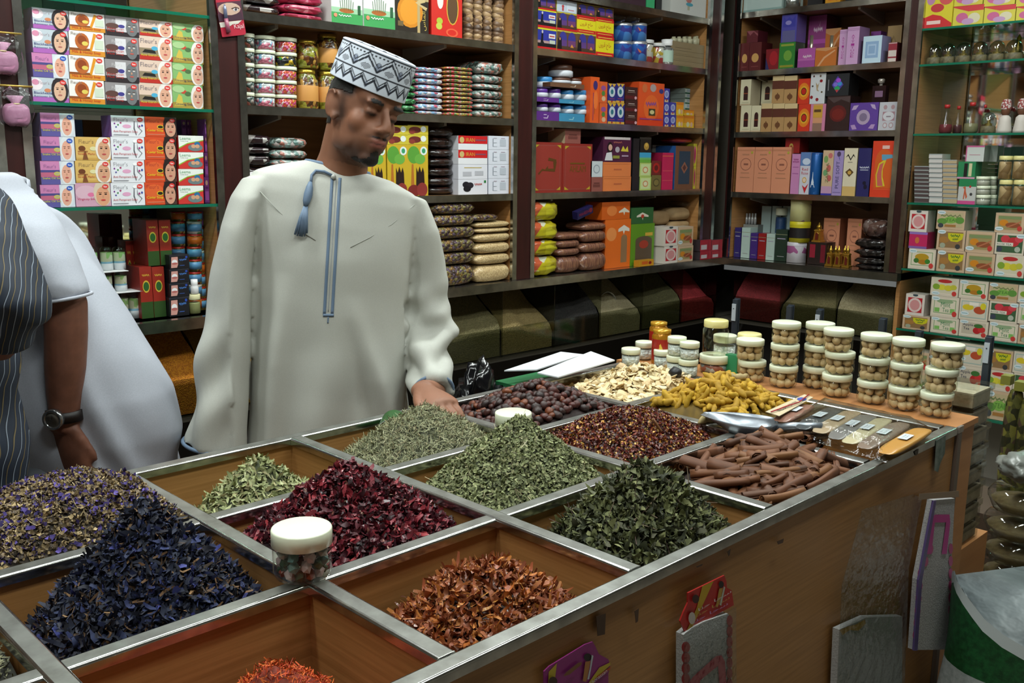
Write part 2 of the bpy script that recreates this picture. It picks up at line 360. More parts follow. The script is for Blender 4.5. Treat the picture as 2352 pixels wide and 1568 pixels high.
# ------------------------------------------------------------------ spice table
ZT = .92
US = [-.34, -.025, .294, .612, .939, 1.275, 1.611, 1.947]
VS = [1.55, 1.268, .98, .702]
SW = .027
tb = empty('spice_table', (.8, 1.12, 0))
def tpart(name, a, b, mat): 
    o = sbox(name, a, b, mat); o.parent = tb; o.matrix_parent_inverse = Matrix.Translation((-.8, -1.12, 0)); return o
def strip(p0, p1, axis):
    """chrome channel capping a board: chamfered box with side flanges"""
    c = .0022; h = .014; w_ = SW; x0, x1 = 0, w_
    c = .0042; arc = [(c*(1-math.cos(a)), -c*(1-math.sin(a))) for a in [PI/2*k/4 for k in range(5)]]; prof = [(x0, -h)]+[(x0+a, z) for a, z in arc]+[(x1-a, z) for a, z in arc[::-1]]+[(x1, -h)]
    L = p1-p0
    vs = []; n = len(prof)
    for e in (0, L):
        for a, z in prof: vs.append((e, a, z) if axis == 'x' else (a, e, z))
    m = MB(); fs = []
    for i in range(n-1): fs.append((i, i+n, i+n+1, i+1) if axis != 'x' else (i+1, i+n+1, i+n, i))
    m.add(vs, [fs[5]], CHROME_DUSTY); m.add(vs, [f for i, f in enumerate(fs) if i != 5], CHROME, True); m.add(vs, [tuple(range(n)), tuple(range(2*n-1, n-1, -1))], CHROME)
    return m
def add_strip(axis, at, p0, p1, dz=0):
    o = strip(p0, p1, axis).build('chrome_strip', tb); o.location = (p0-.8, at-1.12, ZT+dz) if axis == 'x' else (at-.8, p0-1.12, ZT+dz)
X0, X1 = US[0], US[-1]+SW
for v in VS: add_strip('x', v, X0, X1, 0 if v in (VS[0], VS[3]) else -.0006)
for u in US: add_strip('y', u, VS[3]+SW+.0005, VS[0]-.0005, .0008)
BD = .16   # bin depth
for v in VS:
    lo = .12 if v in (VS[0], VS[3]) else ZT-BD
    tpart('front_panel' if v == VS[3] else 'back_panel' if v == VS[0] else 'divider_board', (X0, v+.005, lo), (X1, v+SW-.005, ZT-.008), BEECH_H)
for u in US:
    for i in range(3): tpart('divider_board', (u+.005, VS[i+1]+SW-.005, ZT-BD if u not in (US[0], US[-1]) else .12), (u+SW-.005, VS[i]+.005, ZT-.008), BEECH_H)
tpart('bin_floor', (X0+.006, VS[3]+.01, ZT-BD-.012), (X1-.006, VS[0]+.012, ZT-BD), BEECH_H)
tag(tb, 'large wooden spice table divided into bins by chrome strips', 'table')

# ---- heaps
def field(b, apex, ze, p=1.25, rx=None, ry=None, amp=.006, seed=0, flat=0):
    xa, xb, ya, yb = b; ax, ay, az = apex
    rx = rx or max(xb-ax, ax-xa)*1.08; ry = ry or max(yb-ay, ay-ya)*1.08
    def z(x, y):
        r = np.sqrt(((x-ax)/rx)**2+((y-ay)/ry)**2); r = np.maximum(0, r-flat)/(1-flat)
        g = np.clip(1-r**p, 0, 1)
        n = np.sin(x*61+seed)*np.sin(y*53+2*seed)+.6*np.sin(x*127+y*61+seed)+.5*np.sin(y*143-x*47)
        d = np.minimum(np.minimum(x-xa, xb-x), np.minimum(y-ya, yb-y))      # settle below the rim at the bin edges
        return np.minimum(ze+(az-ze)*g, ZT-.006+np.maximum(d, 0)*1.35)+amp*n*.5*np.clip(d/.02, .2, 1)
    return z
def binbox(iu, iv): return (US[iu]+SW+.002, US[iu+1]-.002, VS[iv+1]+SW+.002, VS[iv]-.002)
def cards(rng, P, N, L, W, curl, tilt, cols, nseg=2, jit=.25, twist=0., taper=.55):
    """leaf-like curved strips: P points, N normals -> verts, quads, colours"""
    n = len(P); Ls = L*(1+jit*rng.standard_normal(n)).clip(.5, 1.7); Ws = W*(1+jit*rng.standard_normal(n)).clip(.5, 1.7)
    nn = N+tilt*rng.standard_normal((n, 3)); nn /= np.linalg.norm(nn, axis=1)[:, None]
    t = rng.standard_normal((n, 3)); t -= nn*(t*nn).sum(1)[:, None]; t /= np.linalg.norm(t, axis=1)[:, None]
    s = np.cross(nn, t); cu = curl*rng.standard_normal(n); tw = twist*rng.standard_normal(n); V = []
    for k in range(nseg+1):
        a = k/nseg-.5; th = cu*a
        wk = Ws*(1-(1-taper)*(2*abs(a))**1.6) if taper < 1 else Ws
        c = t*(Ls*a*np.cos(th*.5))[:, None]+nn*(Ls*abs(a)*np.sin(cu*abs(a)))[:, None]
        ss = s*np.cos(tw*a)[:, None]+nn*np.sin(tw*a)[:, None]
        for e in (-.5, .5): V.append(P+c+ss*(wk*e)[:, None])
    V = np.stack(V, 1).reshape(-1, 3); m = 2*(nseg+1)
    f = np.array([[2*k, 2*k+1, 2*k+3, 2*k+2] for k in range(nseg)]); Fc = (np.arange(n)[:, None, None]*m+f[None]).reshape(-1, 4)
    ci = rng.integers(0, len(cols), n); C = np.array([hexc(c)[:3] for c in cols])[ci]*rng.uniform(.7, 1.25, (n, 1)); C = np.repeat(C, m, 0)
    return V, Fc, C.clip(0, 1)
HERB = vcol('dried_herb', .75); HERB_G = vcol('dried_petal', .5, .15)
def surf(z, x, y):
    e = .003; zx = (z(x+e, y)-z(x-e, y))/(2*e); zy = (z(x, y+e)-z(x, y-e))/(2*e)
    N = np.stack([-zx, -zy, np.ones_like(x)], 1); return N/np.linalg.norm(N, axis=1)[:, None]
def base_grid(z, b, col, n=48):
    xa, xb, ya, yb = b; X, Y = np.meshgrid(np.linspace(xa, xb, n), np.linspace(ya, yb, n)); Zz = np.maximum(z(X, Y)-.004, ZT-BD+.004)
    V = np.stack([X, Y, Zz], -1).reshape(-1, 3); i = np.arange(n*n).reshape(n, n)
    Fc = np.stack([i[:-1, :-1], i[:-1, 1:], i[1:, 1:], i[1:, :-1]], -1).reshape(-1, 4)
    rng = np.random.default_rng(3); C = np.array(hexc(col)[:3])*rng.uniform(.6, 1.1, (len(V), 1)); return V, Fc, C
def mound(name, label, cat, iu, iv, apx, ay, ze, layers, dark, seed, mat=None, p=1.25, rx=None, ry=None, lift=.004, flat=0, amp=.006):
    b = binbox(iu, iv); A = ony(apx[0], apx[1], ay); z = field(b, A, ZT+ze, p, rx, ry, amp, seed, flat); rng = np.random.default_rng(seed)
    parts = [base_grid(z, b, dark)]
    for n, L, W, curl, tilt, cols, nseg, twist, taper in layers:
        mg = min(L*.35, .012); x = rng.uniform(b[0]+mg, b[1]-mg, n); y = rng.uniform(b[2]+mg, b[3]-mg, n)
        P = np.stack([x, y, z(x, y)+rng.uniform(-.002, lift, n)], 1)
        V, Fc, C = cards(rng, P, surf(z, x, y), L, W, curl, tilt, cols, nseg, twist=twist, taper=taper)
        V[:, 0] = V[:, 0].clip(b[0]-.0, b[1]+.0) if ze < -.03 else V[:, 0]; parts.append((V, Fc, C))
    o = 0; VV = []; FF = []; CC = []
    for V, Fc, C in parts: VV.append(V); FF.append(Fc+o); CC.append(C); o += len(V)
    ob = obj(name, npmesh(name, np.vstack(VV), np.vstack(FF), [mat or HERB], np.vstack(CC)))
    tag(ob, label, cat, kind='stuff'); return z, b
def cyc(iu, iv, fx=.5, fy=.5): b = binbox(iu, iv); return b[0]+fx*(b[1]-b[0]), b[2]+fy*(b[3]-b[2])
mound('dried_lavender_heap', 'heap of tiny dried lavender buds with purple petals', 'herb heap', 2, 0, (150, 1098), 1.41, -.035,
      [(9000, .0062, .0048, 2.5, .8, ['#8c7650', '#a08a62', '#6b5a3e', '#7d6a52', '#b39c72', '#5d5248'], 2, 1, .7), (1500, .009, .006, 2, .7, ['#4b3a86', '#3b2d6e', '#5a4a96', '#33285c'], 2, 1, .7), (160, .02, .001, .6, .5, ['#a89468', '#c0ac82'], 2, 0, 1)], '#3d3328', 11, p=1.6, rx=.24, ry=.22)
mound('dried_blue_flower_heap', 'tall heap of dried dark blue flower petals', 'herb heap', 2, 1, (330, 1158), 1.14, -.10,
      [(5200, .02, .0065, 2.2, .75, ['#1e2438', '#1a2034', '#262f50', '#242a3e', '#2c3560', '#20222e', '#34343f'], 3, 2, .45), (1500, .017, .0032, 1.5, .8, ['#5f4630', '#735438', '#4a3a2c', '#8a6a48'], 2, 1, .6), (200, .016, .008, 2, .8, ['#3a3f84', '#343a7a', '#45498c'], 3, 1, .5)], '#14151f', 12, p=1.05, rx=.175, ry=.16, lift=.012)
mound('dried_senna_leaf_heap', 'heap of pale green dried senna leaves in front of the man', 'herb heap', 3, 0, (590, 1052), 1.385, -.105,
      [(3400, .0165, .0056, 1.1, .55, ['#9aa06c', '#a8ad7c', '#8a9060', '#b5b88c', '#7d8456', '#a39c70'], 2, .6, .25), (60, .03, .0012, .5, .6, ['#b5aa80'], 2, 0, 1)], '#4c5136', 13, p=1.15, rx=.165, ry=.13, lift=.006)
mound('dried_hibiscus_heap', 'heap of dark red dried hibiscus petals', 'herb heap', 3, 1, (795, 1070), 1.13, -.06,
      [(4600, .0165, .0075, 3.2, .9, ['#4e1420', '#6a1c2a', '#3a0f1a', '#7c2430', '#581826', '#2c0c16', '#8a2c36'], 3, 2.4, .5), (260, .011, .004, 3, .9, ['#b08a7a', '#c7a48e', '#a06a5a'], 3, 2, .5), (300, .02, .006, 2, .8, ['#98303a', '#a83a40'], 3, 2, .4)], '#250a10', 14, HERB_G, p=1.1, rx=.2, ry=.17, lift=.010)
mound('dried_rosemary_heap', 'heap of grey-green dried rosemary needles', 'herb heap', 4, 0, (975, 934), 1.405, -.055,
      [(7200, .0155, .0014, 1.2, .45, ['#8a8c68', '#7d8060', '#9a9a76', '#6c6f50', '#a5a482', '#8e8462'], 2, 0, .8)], '#4e503a', 15, p=1.2, rx=.18, ry=.16, lift=.006)
mound('dried_green_leaf_heap', 'tall heap of small crushed green herb leaves in the middle', 'herb heap', 4, 1, (1190, 957), 1.14, -.06,
      [(9500, .0072, .0050, 1.2, .6, ['#7a8058', '#868c60', '#6a7048', '#949a6c', '#5c6240', '#8f8f66'], 2, .5, .4), (160, .032, .0009, .6, .5, ['#b3a884', '#c5bc9c', '#7d6f54'], 3, 0, 1)], '#3d4229', 16, p=1.1, rx=.2, ry=.17, lift=.004)
mound('dried_mint_heap', 'heap of dark green crumpled dried mint leaves', 'herb heap', 4, 2, (1475, 1085), .845, -.085,
      [(3600, .023, .0095, 3.8, .9, ['#565a34', '#62663e', '#42462a', '#70744a', '#343822', '#565642', '#7a7c50'], 4, 3.2, .35), (800, .018, .006, 2.5, .9, ['#565c38', '#3a4028', '#2b2f1e'], 3, 2, .4), (130, .05, .0013, .8, .6, ['#4a3530', '#5c4a3a', '#6b5a48'], 3, 0, 1)], '#191b11', 17, p=1.35, rx=.19, ry=.15, lift=.016)
mound('dried_mace_heap', 'heap of curly orange-brown dried mace', 'herb heap', 3, 2, (1115, 1305), .86, -.115,
      [(2300, .026, .0055, 4.2, .8, ['#a35c28', '#b26a30', '#8a4a24', '#9c5434', '#7a4028', '#bf7a3c', '#94502c'], 5, 2.6, .55), (700, .02, .009, 3.5, .8, ['#94543a', '#a0603e', '#85482e'], 4, 2, .5), (160, .02, .004, 3, .8, ['#c58a3c', '#b3782c'], 3, 2, .5)], '#4a2616', 18, HERB_G, p=1.5, rx=.17, ry=.14, lift=.010)
mound('safflower_heap', 'heap of bright orange safflower threads at the bottom edge', 'herb heap', 2, 2, (630, 1516), .86, -.16,
      [(5200, .0095, .0011, 1.2, .7, ['#d0551c', '#c2441a', '#e07028', '#b83a18', '#d96a2a', '#a83214'], 2, 0, .8)], '#7d2a10', 19, p=1.1, rx=.16, ry=.14, lift=.007)
mound('grey_herb_heap', 'grey-green dried herb heap at the bottom left corner', 'herb heap', 1, 1, (-60, 1500), 1.1, -.10,
      [(3000, .013, .0022, 1.2, .6, ['#6a6a50', '#5a5a44', '#7c7a5c', '#4d4c3a'], 2, 0, .7)], '#33332a', 20, p=1.2)
zc, bc = mound('chili_flake_heap', 'heap of dark red chili flakes with yellow seeds', 'spice heap', 5, 1, (1450, 938), 1.14, -.03,
      [(8500, .0068, .0048, 1.5, .7, ['#5c1d14', '#6e2618', '#481410', '#7d3018', '#3a120e'], 2, 1, .6), (2600, .0048, .0042, .8, .8, ['#c8913a', '#d8a850', '#b67c2c', '#e0b868'], 2, 0, .7)], '#3a140c', 21, HERB_G, p=1.35, rx=.2, ry=.17, lift=.003)

# ---- heaps of countable pieces
def hit_clear(x, y, z): return z
def blob_mesh(name, L, R, mat, seed, bend=.2, knob=.15, n=8, seg=9, col=None, ends=.55):
    rnd = random.Random(seed); V = []; Fc = []
    for j in range(seg+1):
        t = j/seg; a = t-.5; r = R*(max(0, 1-(2*abs(a))**7))**.5*(1-.12*t)+R*.12
        r *= 1+knob*math.sin(t*19+seed)*.5+knob*.4*rnd.uniform(-1, 1)
        cy = bend*L*(a*a-.08)*(1 if seed % 2 else -1); cz = bend*.5*L*(a*a*a)*4
        for i in range(n): q = 2*PI*i/n; k = 1+knob*.35*math.sin(3*q+seed+j); V.append((L*a, cy+r*k*math.cos(q), cz+r*k*math.sin(q)))
    for j in range(seg):
        for i in range(n): k = (i+1) % n; Fc.append((j*n+i, j*n+k, (j+1)*n+k, (j+1)*n+i))
    m = MB(); m.add(V, Fc+[tuple(range(n-1, -1, -1)), tuple(range(seg*n, seg*n+n))], mat, True); return m.mesh(name)
def orient(N, rng, tilt=.3):
    n = Vector(N)+Vector(rng.normal(0, tilt, 3)); n.normalize(); t = Vector(rng.standard_normal(3)); t -= n*t.dot(n); t.normalize(); s = n.cross(t)
    return Matrix((t, s, n)).transposed().to_euler()
def scatter(name, meshes, count, z, b, rng, label, cat, group, mg=.01, tilt=.3, lift=(0, .006), weights=None, mind=.0):
    pts = []; out = []; tries = 0
    while len(pts) < count and tries < count*60:
        tries += 1; x = rng.uniform(b[0]+mg, b[1]-mg); y = rng.uniform(b[2]+mg, b[3]-mg)
        if mind and any((x-q[0])**2+(y-q[1])**2 < mind*mind for q in pts): continue
        pts.append((x, y))
    for x, y in pts:
        X, Y = np.array([x]), np.array([y]); N = surf(z, X, Y)[0]
        me = meshes[int(rng.choice(len(meshes), p=weights))]
        o = obj(name, me); o.location = (x, y, float(z(X, Y)[0])+rng.uniform(*lift)); o.rotation_euler = orient(N, rng, tilt); s = rng.uniform(.8, 1.2); o.scale = (s, s, s)
        lab, gr = label if isinstance(label, tuple) else (label, group)
        tag(o, lab, cat, gr); out.append(o)
    return out
# turmeric
TUR = [noisy('turmeric_%d' % i, a, b_, 60, .75, .4, .003) for i, (a, b_) in enumerate([('#a37d12', '#c29a1e'), ('#957110', '#b58c1c'), ('#9a8a58', '#b39c70')])]
rng = np.random.default_rng(31); b = binbox(6, 1); A = ony(1655, 868, 1.135); z = field(b, A, ZT-.03, 1.15, .2, .17, .004, 5)
base_o = obj('turmeric_underlayer', npmesh('turmeric_underlayer', *base_grid(z, b, '#6b5208')[:2], [HERB], base_grid(z, b, '#6b5208')[2])); tag(base_o, 'lower mass of the yellow turmeric root heap', 'spice heap', kind='stuff')
tm = [blob_mesh('turmeric_root', .040+.004*(i % 4), .0056+.0006*(i % 3), TUR[i % 2], i, .35, .26) for i in range(8)]
scatter('turmeric_root', tm, 290, z, b, rng, 'yellow finger-shaped dried turmeric root in the heap beside the garlic flakes', 'turmeric root', 'turmeric roots in the heap', .018, .35, (0, .010), None, .008)
tg = [blob_mesh('turmeric_root', .052, .0075, TUR[2], 21+i, .4, .3) for i in range(2)]
for i, (x, y, lab) in enumerate([(1690, 878, 'pale grey-brown root near the top of the turmeric heap'), (1630, 900, 'short pale grey root in the middle of the turmeric heap'), (1688, 928, 'bent pale tan root low in the turmeric heap')]):
    P = ony(x, y, 1.12-.05*i); o = obj('pale_root', tg[i % 2]); o.location = (P[0], P[1], float(z(np.array([P[0]]), np.array([P[1]]))[0])+.014); o.rotation_euler = (.2, .1, -.9+.5*i); tag(o, lab, 'root')
# garlic flakes
GAR = [noisy('garlic_%d' % i, a, b_, 25, .7, .2, .002) for i, (a, b_) in enumerate([('#d8c294', '#e6d4aa'), ('#cdb184', '#dcc498'), ('#e0cea4', '#ecdcb8')])]
def flake(name, R, mat, seed):
    rnd = random.Random(seed); n = 11; V = []; Fc = []
    for lay, dz in ((0, .0011), (1, -.0011)):
        for rr in (.55, 1.):
            for i in range(n):
                q = 2*PI*i/n; r = R*rr*(1+.18*math.sin(2*q+seed)+.1*math.sin(3*q+2*seed)); x, y = r*math.cos(q)*1.25, r*math.sin(q)*.85
                V.append((x, y, dz*(1.2-.6*rr)+.13*R*((x/R)**2)*(1 if seed % 2 else -1)))
    c0 = len(V); V += [(0, 0, .0013), (0, 0, -.0013)]
    for i in range(n):
        k = (i+1) % n; Fc += [(c0, i, k), (i, n+i, n+k, k), (n+i, 3*n+i, 3*n+k, n+k), (2*n+i, 2*n+k, 3*n+k, 3*n+i), (c0+1, 2*n+k, 2*n+i)]
    m = MB(); m.add(V, Fc, mat, True); return m.mesh(name)
rng = np.random.default_rng(32); b = binbox(6, 0); A = ony(1478, 843, 1.40); zg = field(b, A, ZT-.025, 1.2, .19, .16, .004, 7)
V0, F0, C0 = base_grid(zg, b, '#c4aa7c'); x = rng.uniform(b[0]+.01, b[1]-.01, 900); y = rng.uniform(b[2]+.01, b[3]-.01, 900)
V1, F1, C1 = cards(rng, np.stack([x, y, zg(x, y)-.001], 1), surf(zg, x, y), .02, .014, .9, .3, ['#dcc898', '#ceb484', '#e4d2aa', '#c4a878'], 3, taper=.4)
tag(obj('garlic_flake_underlayer', npmesh('garlic_flake_underlayer', np.vstack([V0, V1]), np.vstack([F0, F1+len(V0)]), [HERB], np.vstack([C0, C1]))), 'lower mass of the cream dried garlic flake heap', 'spice heap', kind='stuff')
scatter('garlic_flake', [flake('garlic_flake', .0074+.0012*(i % 4), GAR[i % 3], i+1) for i in range(9)], 300, zg, b, rng, 'thin cream-coloured dried garlic flake on the heap near the papers', 'garlic flake', 'garlic flakes on the heap', .012, .35, (.001, .006), None, .006)
# dried fruits (rose hips)
FR = [noisy('fruit_%d' % i, a, b_, 45, .5, .6, .004) for i, (a, b_) in enumerate([('#2e1410', '#421c14'), ('#3c1812', '#54221a'), ('#221210', '#321a16'), ('#5c2a14', '#763c1a'), ('#6a4a22', '#86622e')])]
def fruit(name, R, mat, seed):
    bm = bmesh.new(); bmesh.ops.create_icosphere(bm, subdivisions=2, radius=R)
    for v in bm.verts:
        d = v.co.normalized(); v.co *= (1+.24*noise.noise(d*2.2+Vector((seed, 0, 0)))+.16*noise.noise(d*5+Vector((0, seed, 0)))); v.co.z *= .82; v.co.x *= 1.12
    for f_ in bm.faces: f_.smooth = True
    me = bpy.data.meshes.new(name); bm.to_mesh(me); bm.free(); me.materials.append(mat); return me
rng = np.random.default_rng(33); b = binbox(5, 0); A = ony(1235, 882, 1.41); zf = field(b, A, ZT-.025, 1.2, .19, .16, .004, 9)
bg = base_grid(zf, b, '#24100c'); tag(obj('rose_hip_underlayer', npmesh('rose_hip_underlayer', bg[0], bg[1], [HERB], bg[2])), 'lower mass of the dark dried fruit heap', 'fruit heap', kind='stuff')
scatter('dried_fruit', [fruit('dried_fruit', .0078+.0009*(i % 4), FR[[0, 1, 2, 1, 0, 3, 2, 2, 1, 0][i]], i*3+1) for i in range(10)], 300, zf, b, rng, 'wrinkled dark red dried fruit in the heap beside the hand', 'dried fruit', 'dried fruits in the heap', .011, .6, (.001, .006), None, .0085)
# cinnamon quills
CIN = [wood('cinnamon_%d' % i, a, b_, (12, 90, 90), .65) for i, (a, b_) in enumerate([('#54301a', '#6e4226'), ('#60381e', '#784a2a'), ('#462a1a', '#603c26'), ('#6a4224', '#82562f')])]
def quill(name, L, R, mat, seed, double=True):
    rnd = random.Random(seed); V = []; Fc = []; seg = 6
    prof = []
    if double:
        for s in (1, -1):       # two rolled edges curling inward, like a scroll
            for k in range(9):
                a = PI*(.5+k/8*1.55); r = R*.62*(1-.3*k/8); prof.append((s*(R*.5)+s*(-1)*0+s*r*-math.cos(a+PI)*.95 if False else s*(R*.48-r*math.cos(a)*.95*-1*-1), r*math.sin(a))) if False else None
    n = 13; outer = []
    for k in range(n):
        a = 2*PI*1.35*k/(n-1); r = R*(1-.42*k/(n-1)); outer.append((r*math.cos(a), r*math.sin(a)))
    th = .0013
    inner = [(x*(1-th/max(1e-4, math.hypot(x, y))), y*(1-th/max(1e-4, math.hypot(x, y)))) for x, y in outer]
    ring = outer+inner[::-1]; rn = len(ring)
    for j in range(seg+1):
        t = j/seg; e = L*(t-.5); wob = .05*R*math.sin(t*9+seed); bendv = .02*L*math.sin(t*PI)*((seed % 3)-1)
        for (x, y) in ring:
            g = 1+.06*math.sin(t*7+seed)+.05*rnd.uniform(-1, 1)*(j in (0, seg)); V.append((e+(.0012*rnd.uniform(-1, 1) if j in (0, seg) else 0), x*g*1.15+wob+bendv, y*g*.85+wob))
    for j in range(seg):
        for i in range(rn): k = (i+1) % rn; Fc.append((j*rn+i, j*rn+k, (j+1)*rn+k, (j+1)*rn+i))
    h = n
    for i in range(n-1):
        for j0 in (0, seg*rn): q = (j0+i, j0+i+1, j0+rn-2-i, j0+rn-1-i); Fc.append(q if j0 else q[::-1])
    m = MB(); m.add(V, Fc, mat, True); return m.mesh(name)
rng = np.random.default_rng(34); b = binbox(5, 2); A = ony(1775, 1005, .87); zq = field(b, A, ZT-.035, 1.1, .18, .16, .003, 4)
bg = base_grid(zq, b, '#26140c'); tag(obj('cinnamon_underlayer', npmesh('cinnamon_underlayer', bg[0], bg[1], [HERB], bg[2])), 'dark lower mass of the cinnamon heap', 'spice heap', kind='stuff')
QM = [quill('cinnamon_stick', .10+.012*(i % 3), .0078+.0011*(i % 3), CIN[i % 4], i+1) for i in range(9)]
# sticks whose place can be read off the photograph: (pixel ends, y of the plane they lie in)
QS = [(1690, 1000, 1890, 1062), (1695, 1045, 1800, 1040), (1665, 1035, 1750, 1012), (1570, 1010, 1690, 998), (1640, 998, 1760, 975), (1665, 1060, 1790, 1052), (1665, 1088, 1810, 1078), (1690, 1075, 1830, 1058), (1585, 1058, 1665, 1048), (1600, 1078, 1690, 1070), (1585, 1100, 1700, 1090), (1700, 1112, 1850, 1088), (1735, 1100, 1835, 1090), (1570, 1128, 1720, 1118), (1650, 1125, 1745, 1112), (1705, 1150, 1845, 1135), (1750, 1162, 1845, 1143), (1745, 1130, 1805, 1105), (1765, 1120, 1900, 1090), (1825, 1085, 1900, 1045), (1800, 970, 1865, 1062), (1700, 988, 1790, 972), (1750, 978, 1870, 1018), (1820, 1060, 1888, 1025), (1880, 1055, 1960, 1085), (1855, 1110, 1905, 1085), (1850, 1140, 1920, 1095), (1915, 1055, 1925, 1090), (1520, 1070, 1545, 1030), (1535, 1085, 1562, 1055), (1560, 1090, 1600, 1035), (1600, 1100, 1640, 1040), (1830, 1020, 1905, 1008), (1860, 990, 1885, 1035), (1700, 1030, 1800, 1018), (1780, 1150, 1860, 1110), (1640, 1105, 1720, 1100), (1860, 1078, 1950, 1098)]
for i, (xa, ya, xb, yb) in enumerate(QS):
    def hitq(x, y):          # march along the pixel's ray to the heap surface
        d = ray(x, y)
        for s in np.linspace(1.1, 2.1, 200):
            P = CAMP+d*s
            if P[2] < max(float(zq(np.array([P[0]]), np.array([P[1]]))[0]), ZT-.03): break
        return P
    p, q = hitq(xa, ya), hitq(xb, yb); p[2] += .010; q[2] += .010; d = Vector(q-p); L = min(max(d.length, .055), .13); me = QM[i % 9]
    o = obj('cinnamon_stick', me); o.location = (p+q)/2; o.rotation_euler = (d.normalized().to_track_quat('X', 'Z').to_matrix() @ Matrix.Rotation(rng.uniform(0, 6.28), 3, 'X')).to_euler()
    s = L/(.10+.012*((i % 9) % 3)); o.scale = (s, 1+.1*rng.uniform(-1, 1), 1+.1*rng.uniform(-1, 1)); tag(o, 'brown rolled cinnamon stick in the heap by the metal scoop', 'cinnamon stick', 'cinnamon sticks in the heap')
scatter('cinnamon_stick', QM, 60, zq, b, rng, 'brown rolled cinnamon stick in the heap by the metal scoop', 'cinnamon stick', 'cinnamon sticks in the heap', .045, .10, (-.006, .0), None, .012)
P = ony(1520, 1000, 1.06); o = obj('cinnamon_stick', quill('cinnamon_stick', .07, .004, CIN[3], 40)); o.location = (P[0], P[1], P[2]+.004); o.rotation_euler = (0, -1.0, 2.4); tag(o, 'thin broken cinnamon piece lying on the chili flakes', 'cinnamon stick')
# ------------------------------------------------------------------ printed boxes
DES = {}
def face(cx, cy, w, h, skin='#d9a98a', hair='#ddd5d0', hood=True, lips='#b8474a', dark='#2a1c18', hs=1.35):
    P = []
    if hair: P.append(('e', cx, cy+(.12*h if not hood else .02*h), w*hs*.5, h*.5*min(hs, 1.28), hair))
    P += [('e', cx, cy-.04*h, w*.5, h*.46, skin)]
    for s in (-1, 1): P += [('e', cx+s*w*.2, cy+.06*h, w*.1, h*.03, dark), ('r', cx+s*w*.2-w*.12, cy+.125*h, cx+s*w*.2+w*.12, cy+.15*h, '#5a3a2c')]
    P += [('e', cx+.0*w, cy-.06*h, w*.06, h*.06, '#c48f72'), ('e', cx, cy-.22*h, w*.17, h*.038, lips)]
    return P
NEWR = [('e', .86, .84, .09, .1, '#d33a35'), ('t', 'New', .81, .8, .1, .08, '#ffffff')]
NEWB = [('e', .86, .84, .09, .1, '#2a56b5'), ('t', 'New', .81, .8, .1, .08, '#ffffff')]
def FL(x, y, w, h, c='#8f7f78'): return ('t', "Fleur's", x, y, w, h, c)
def D(n, c, p=(), side=None, desc='', top=None): DES[n] = dict(c=c, p=list(p), s=side or c, desc=desc, top=top)
D('black', '#b9c3cc', [('r', 0, 0, 1, .2, '#a860b0'), ('e', .12, .72, .18, .25, '#e8dce2'), ('e', .1, .8, .1, .12, '#d58aa8'), FL(.18, .72, .3, .14, '#a89aa4'), ('e', .42, .48, .09, .08, '#c9805a'), ('t', 'Blackheads', .04, .32, .5, .1, '#2b2f7a'), ('t', 'Remover Soap', .04, .17, .6, .1, '#2b2f7a')]+face(.76, .5, .34, .86, '#d6ad92', '#2a2428', True, '#b06a62', hs=1.4)+NEWR, '#8e78a0', 'blackheads soap box picturing a woman in black veil')
D('snake', '#c77fae', [('r', 0, 0, .58, .32, '#5b5596'), ('r', 0, .32, .58, .52, '#b8617e'), ('r', 0, .52, .58, .62, '#4a4780'), FL(.1, .7, .36, .16, '#a06a9c'), ('r', .56, 0, 1, 1, '#ccd3dc'), ('e', .48, .46, .1, .09, '#c9bd4a'), ('e', .48, .46, .075, .06, '#b0ab7a'), ('t', 'Snake Oil Soap', .04, .2, .6, .12, '#d8cc2a')]+face(.76, .48, .3, .86, '#dda48e', '#d8dce0', True, '#b5504e', '#9a6a58')+NEWB, '#7a6a9a', 'snake oil soap box picturing a woman with closed eyes')
D('honey', '#e8e4e0', [('r', 0, 0, 1, .22, '#d08a2a'), ('r', 0, .2, .62, .3, '#8a4a1e'), ('e', .36, .58, .2, .34, '#b5602a'), ('e', .36, .62, .13, .2, '#8c3f16'), ('e', .44, .5, .09, .09, '#d8c25a'), ('p', [(.56, .25), (.7, .95), (.78, .9), (.62, .2)], '#d98f1e'), ('r', .72, .3, .97, .68, '#c9d4c0'), FL(.06, .82, .3, .13), ('t', 'Milk & Honey Soap', .07, .06, .8, .14, '#c8321c')]+NEWR, '#d9cfc6', 'milk and honey soap box with honey pot')
D('clay', '#8f8a8c', [('r', 0, 0, 1, .28, '#2b2226'), ('r', .3, .22, .62, .9, '#d4d2d6'), FL(.2, .7, .3, .14, '#c4c0c2'), ('e', .2, .5, .2, .14, '#5a3c36'), ('e', .47, .5, .1, .09, '#3f3a86'), ('t', 'Moroccan', .04, .3, .5, .12, '#b52a20'), ('t', 'Mud Soap', .04, .16, .5, .12, '#b52a20')]+face(.78, .48, .36, .9, '#6d6f72', None, False, '#b5544a', '#d8d0c8')+NEWR, '#a09a9c', 'grey mud soap box picturing a clay-masked face')
D('ostrich', '#d9bfae', [('r', 0, 0, 1, .2, '#b52a22'), ('r', 0, .2, .62, .5, '#8a7a62'), ('p', [(.08, .3), (.5, .28), (.46, .42), (.16, .44)], '#1c1916'), ('e', .46, .5, .1, .09, '#4aa5c9'), FL(.04, .7, .5, .2, '#8a7d80'), ('t', 'Acne Ostrich Soap', .04, .13, .66, .13, '#e0d23a')]+face(.78, .46, .34, .86, '#d8a48a', '#e2dcd8', True)+NEWR, '#c9a8b8', 'acne ostrich soap box with pink side')
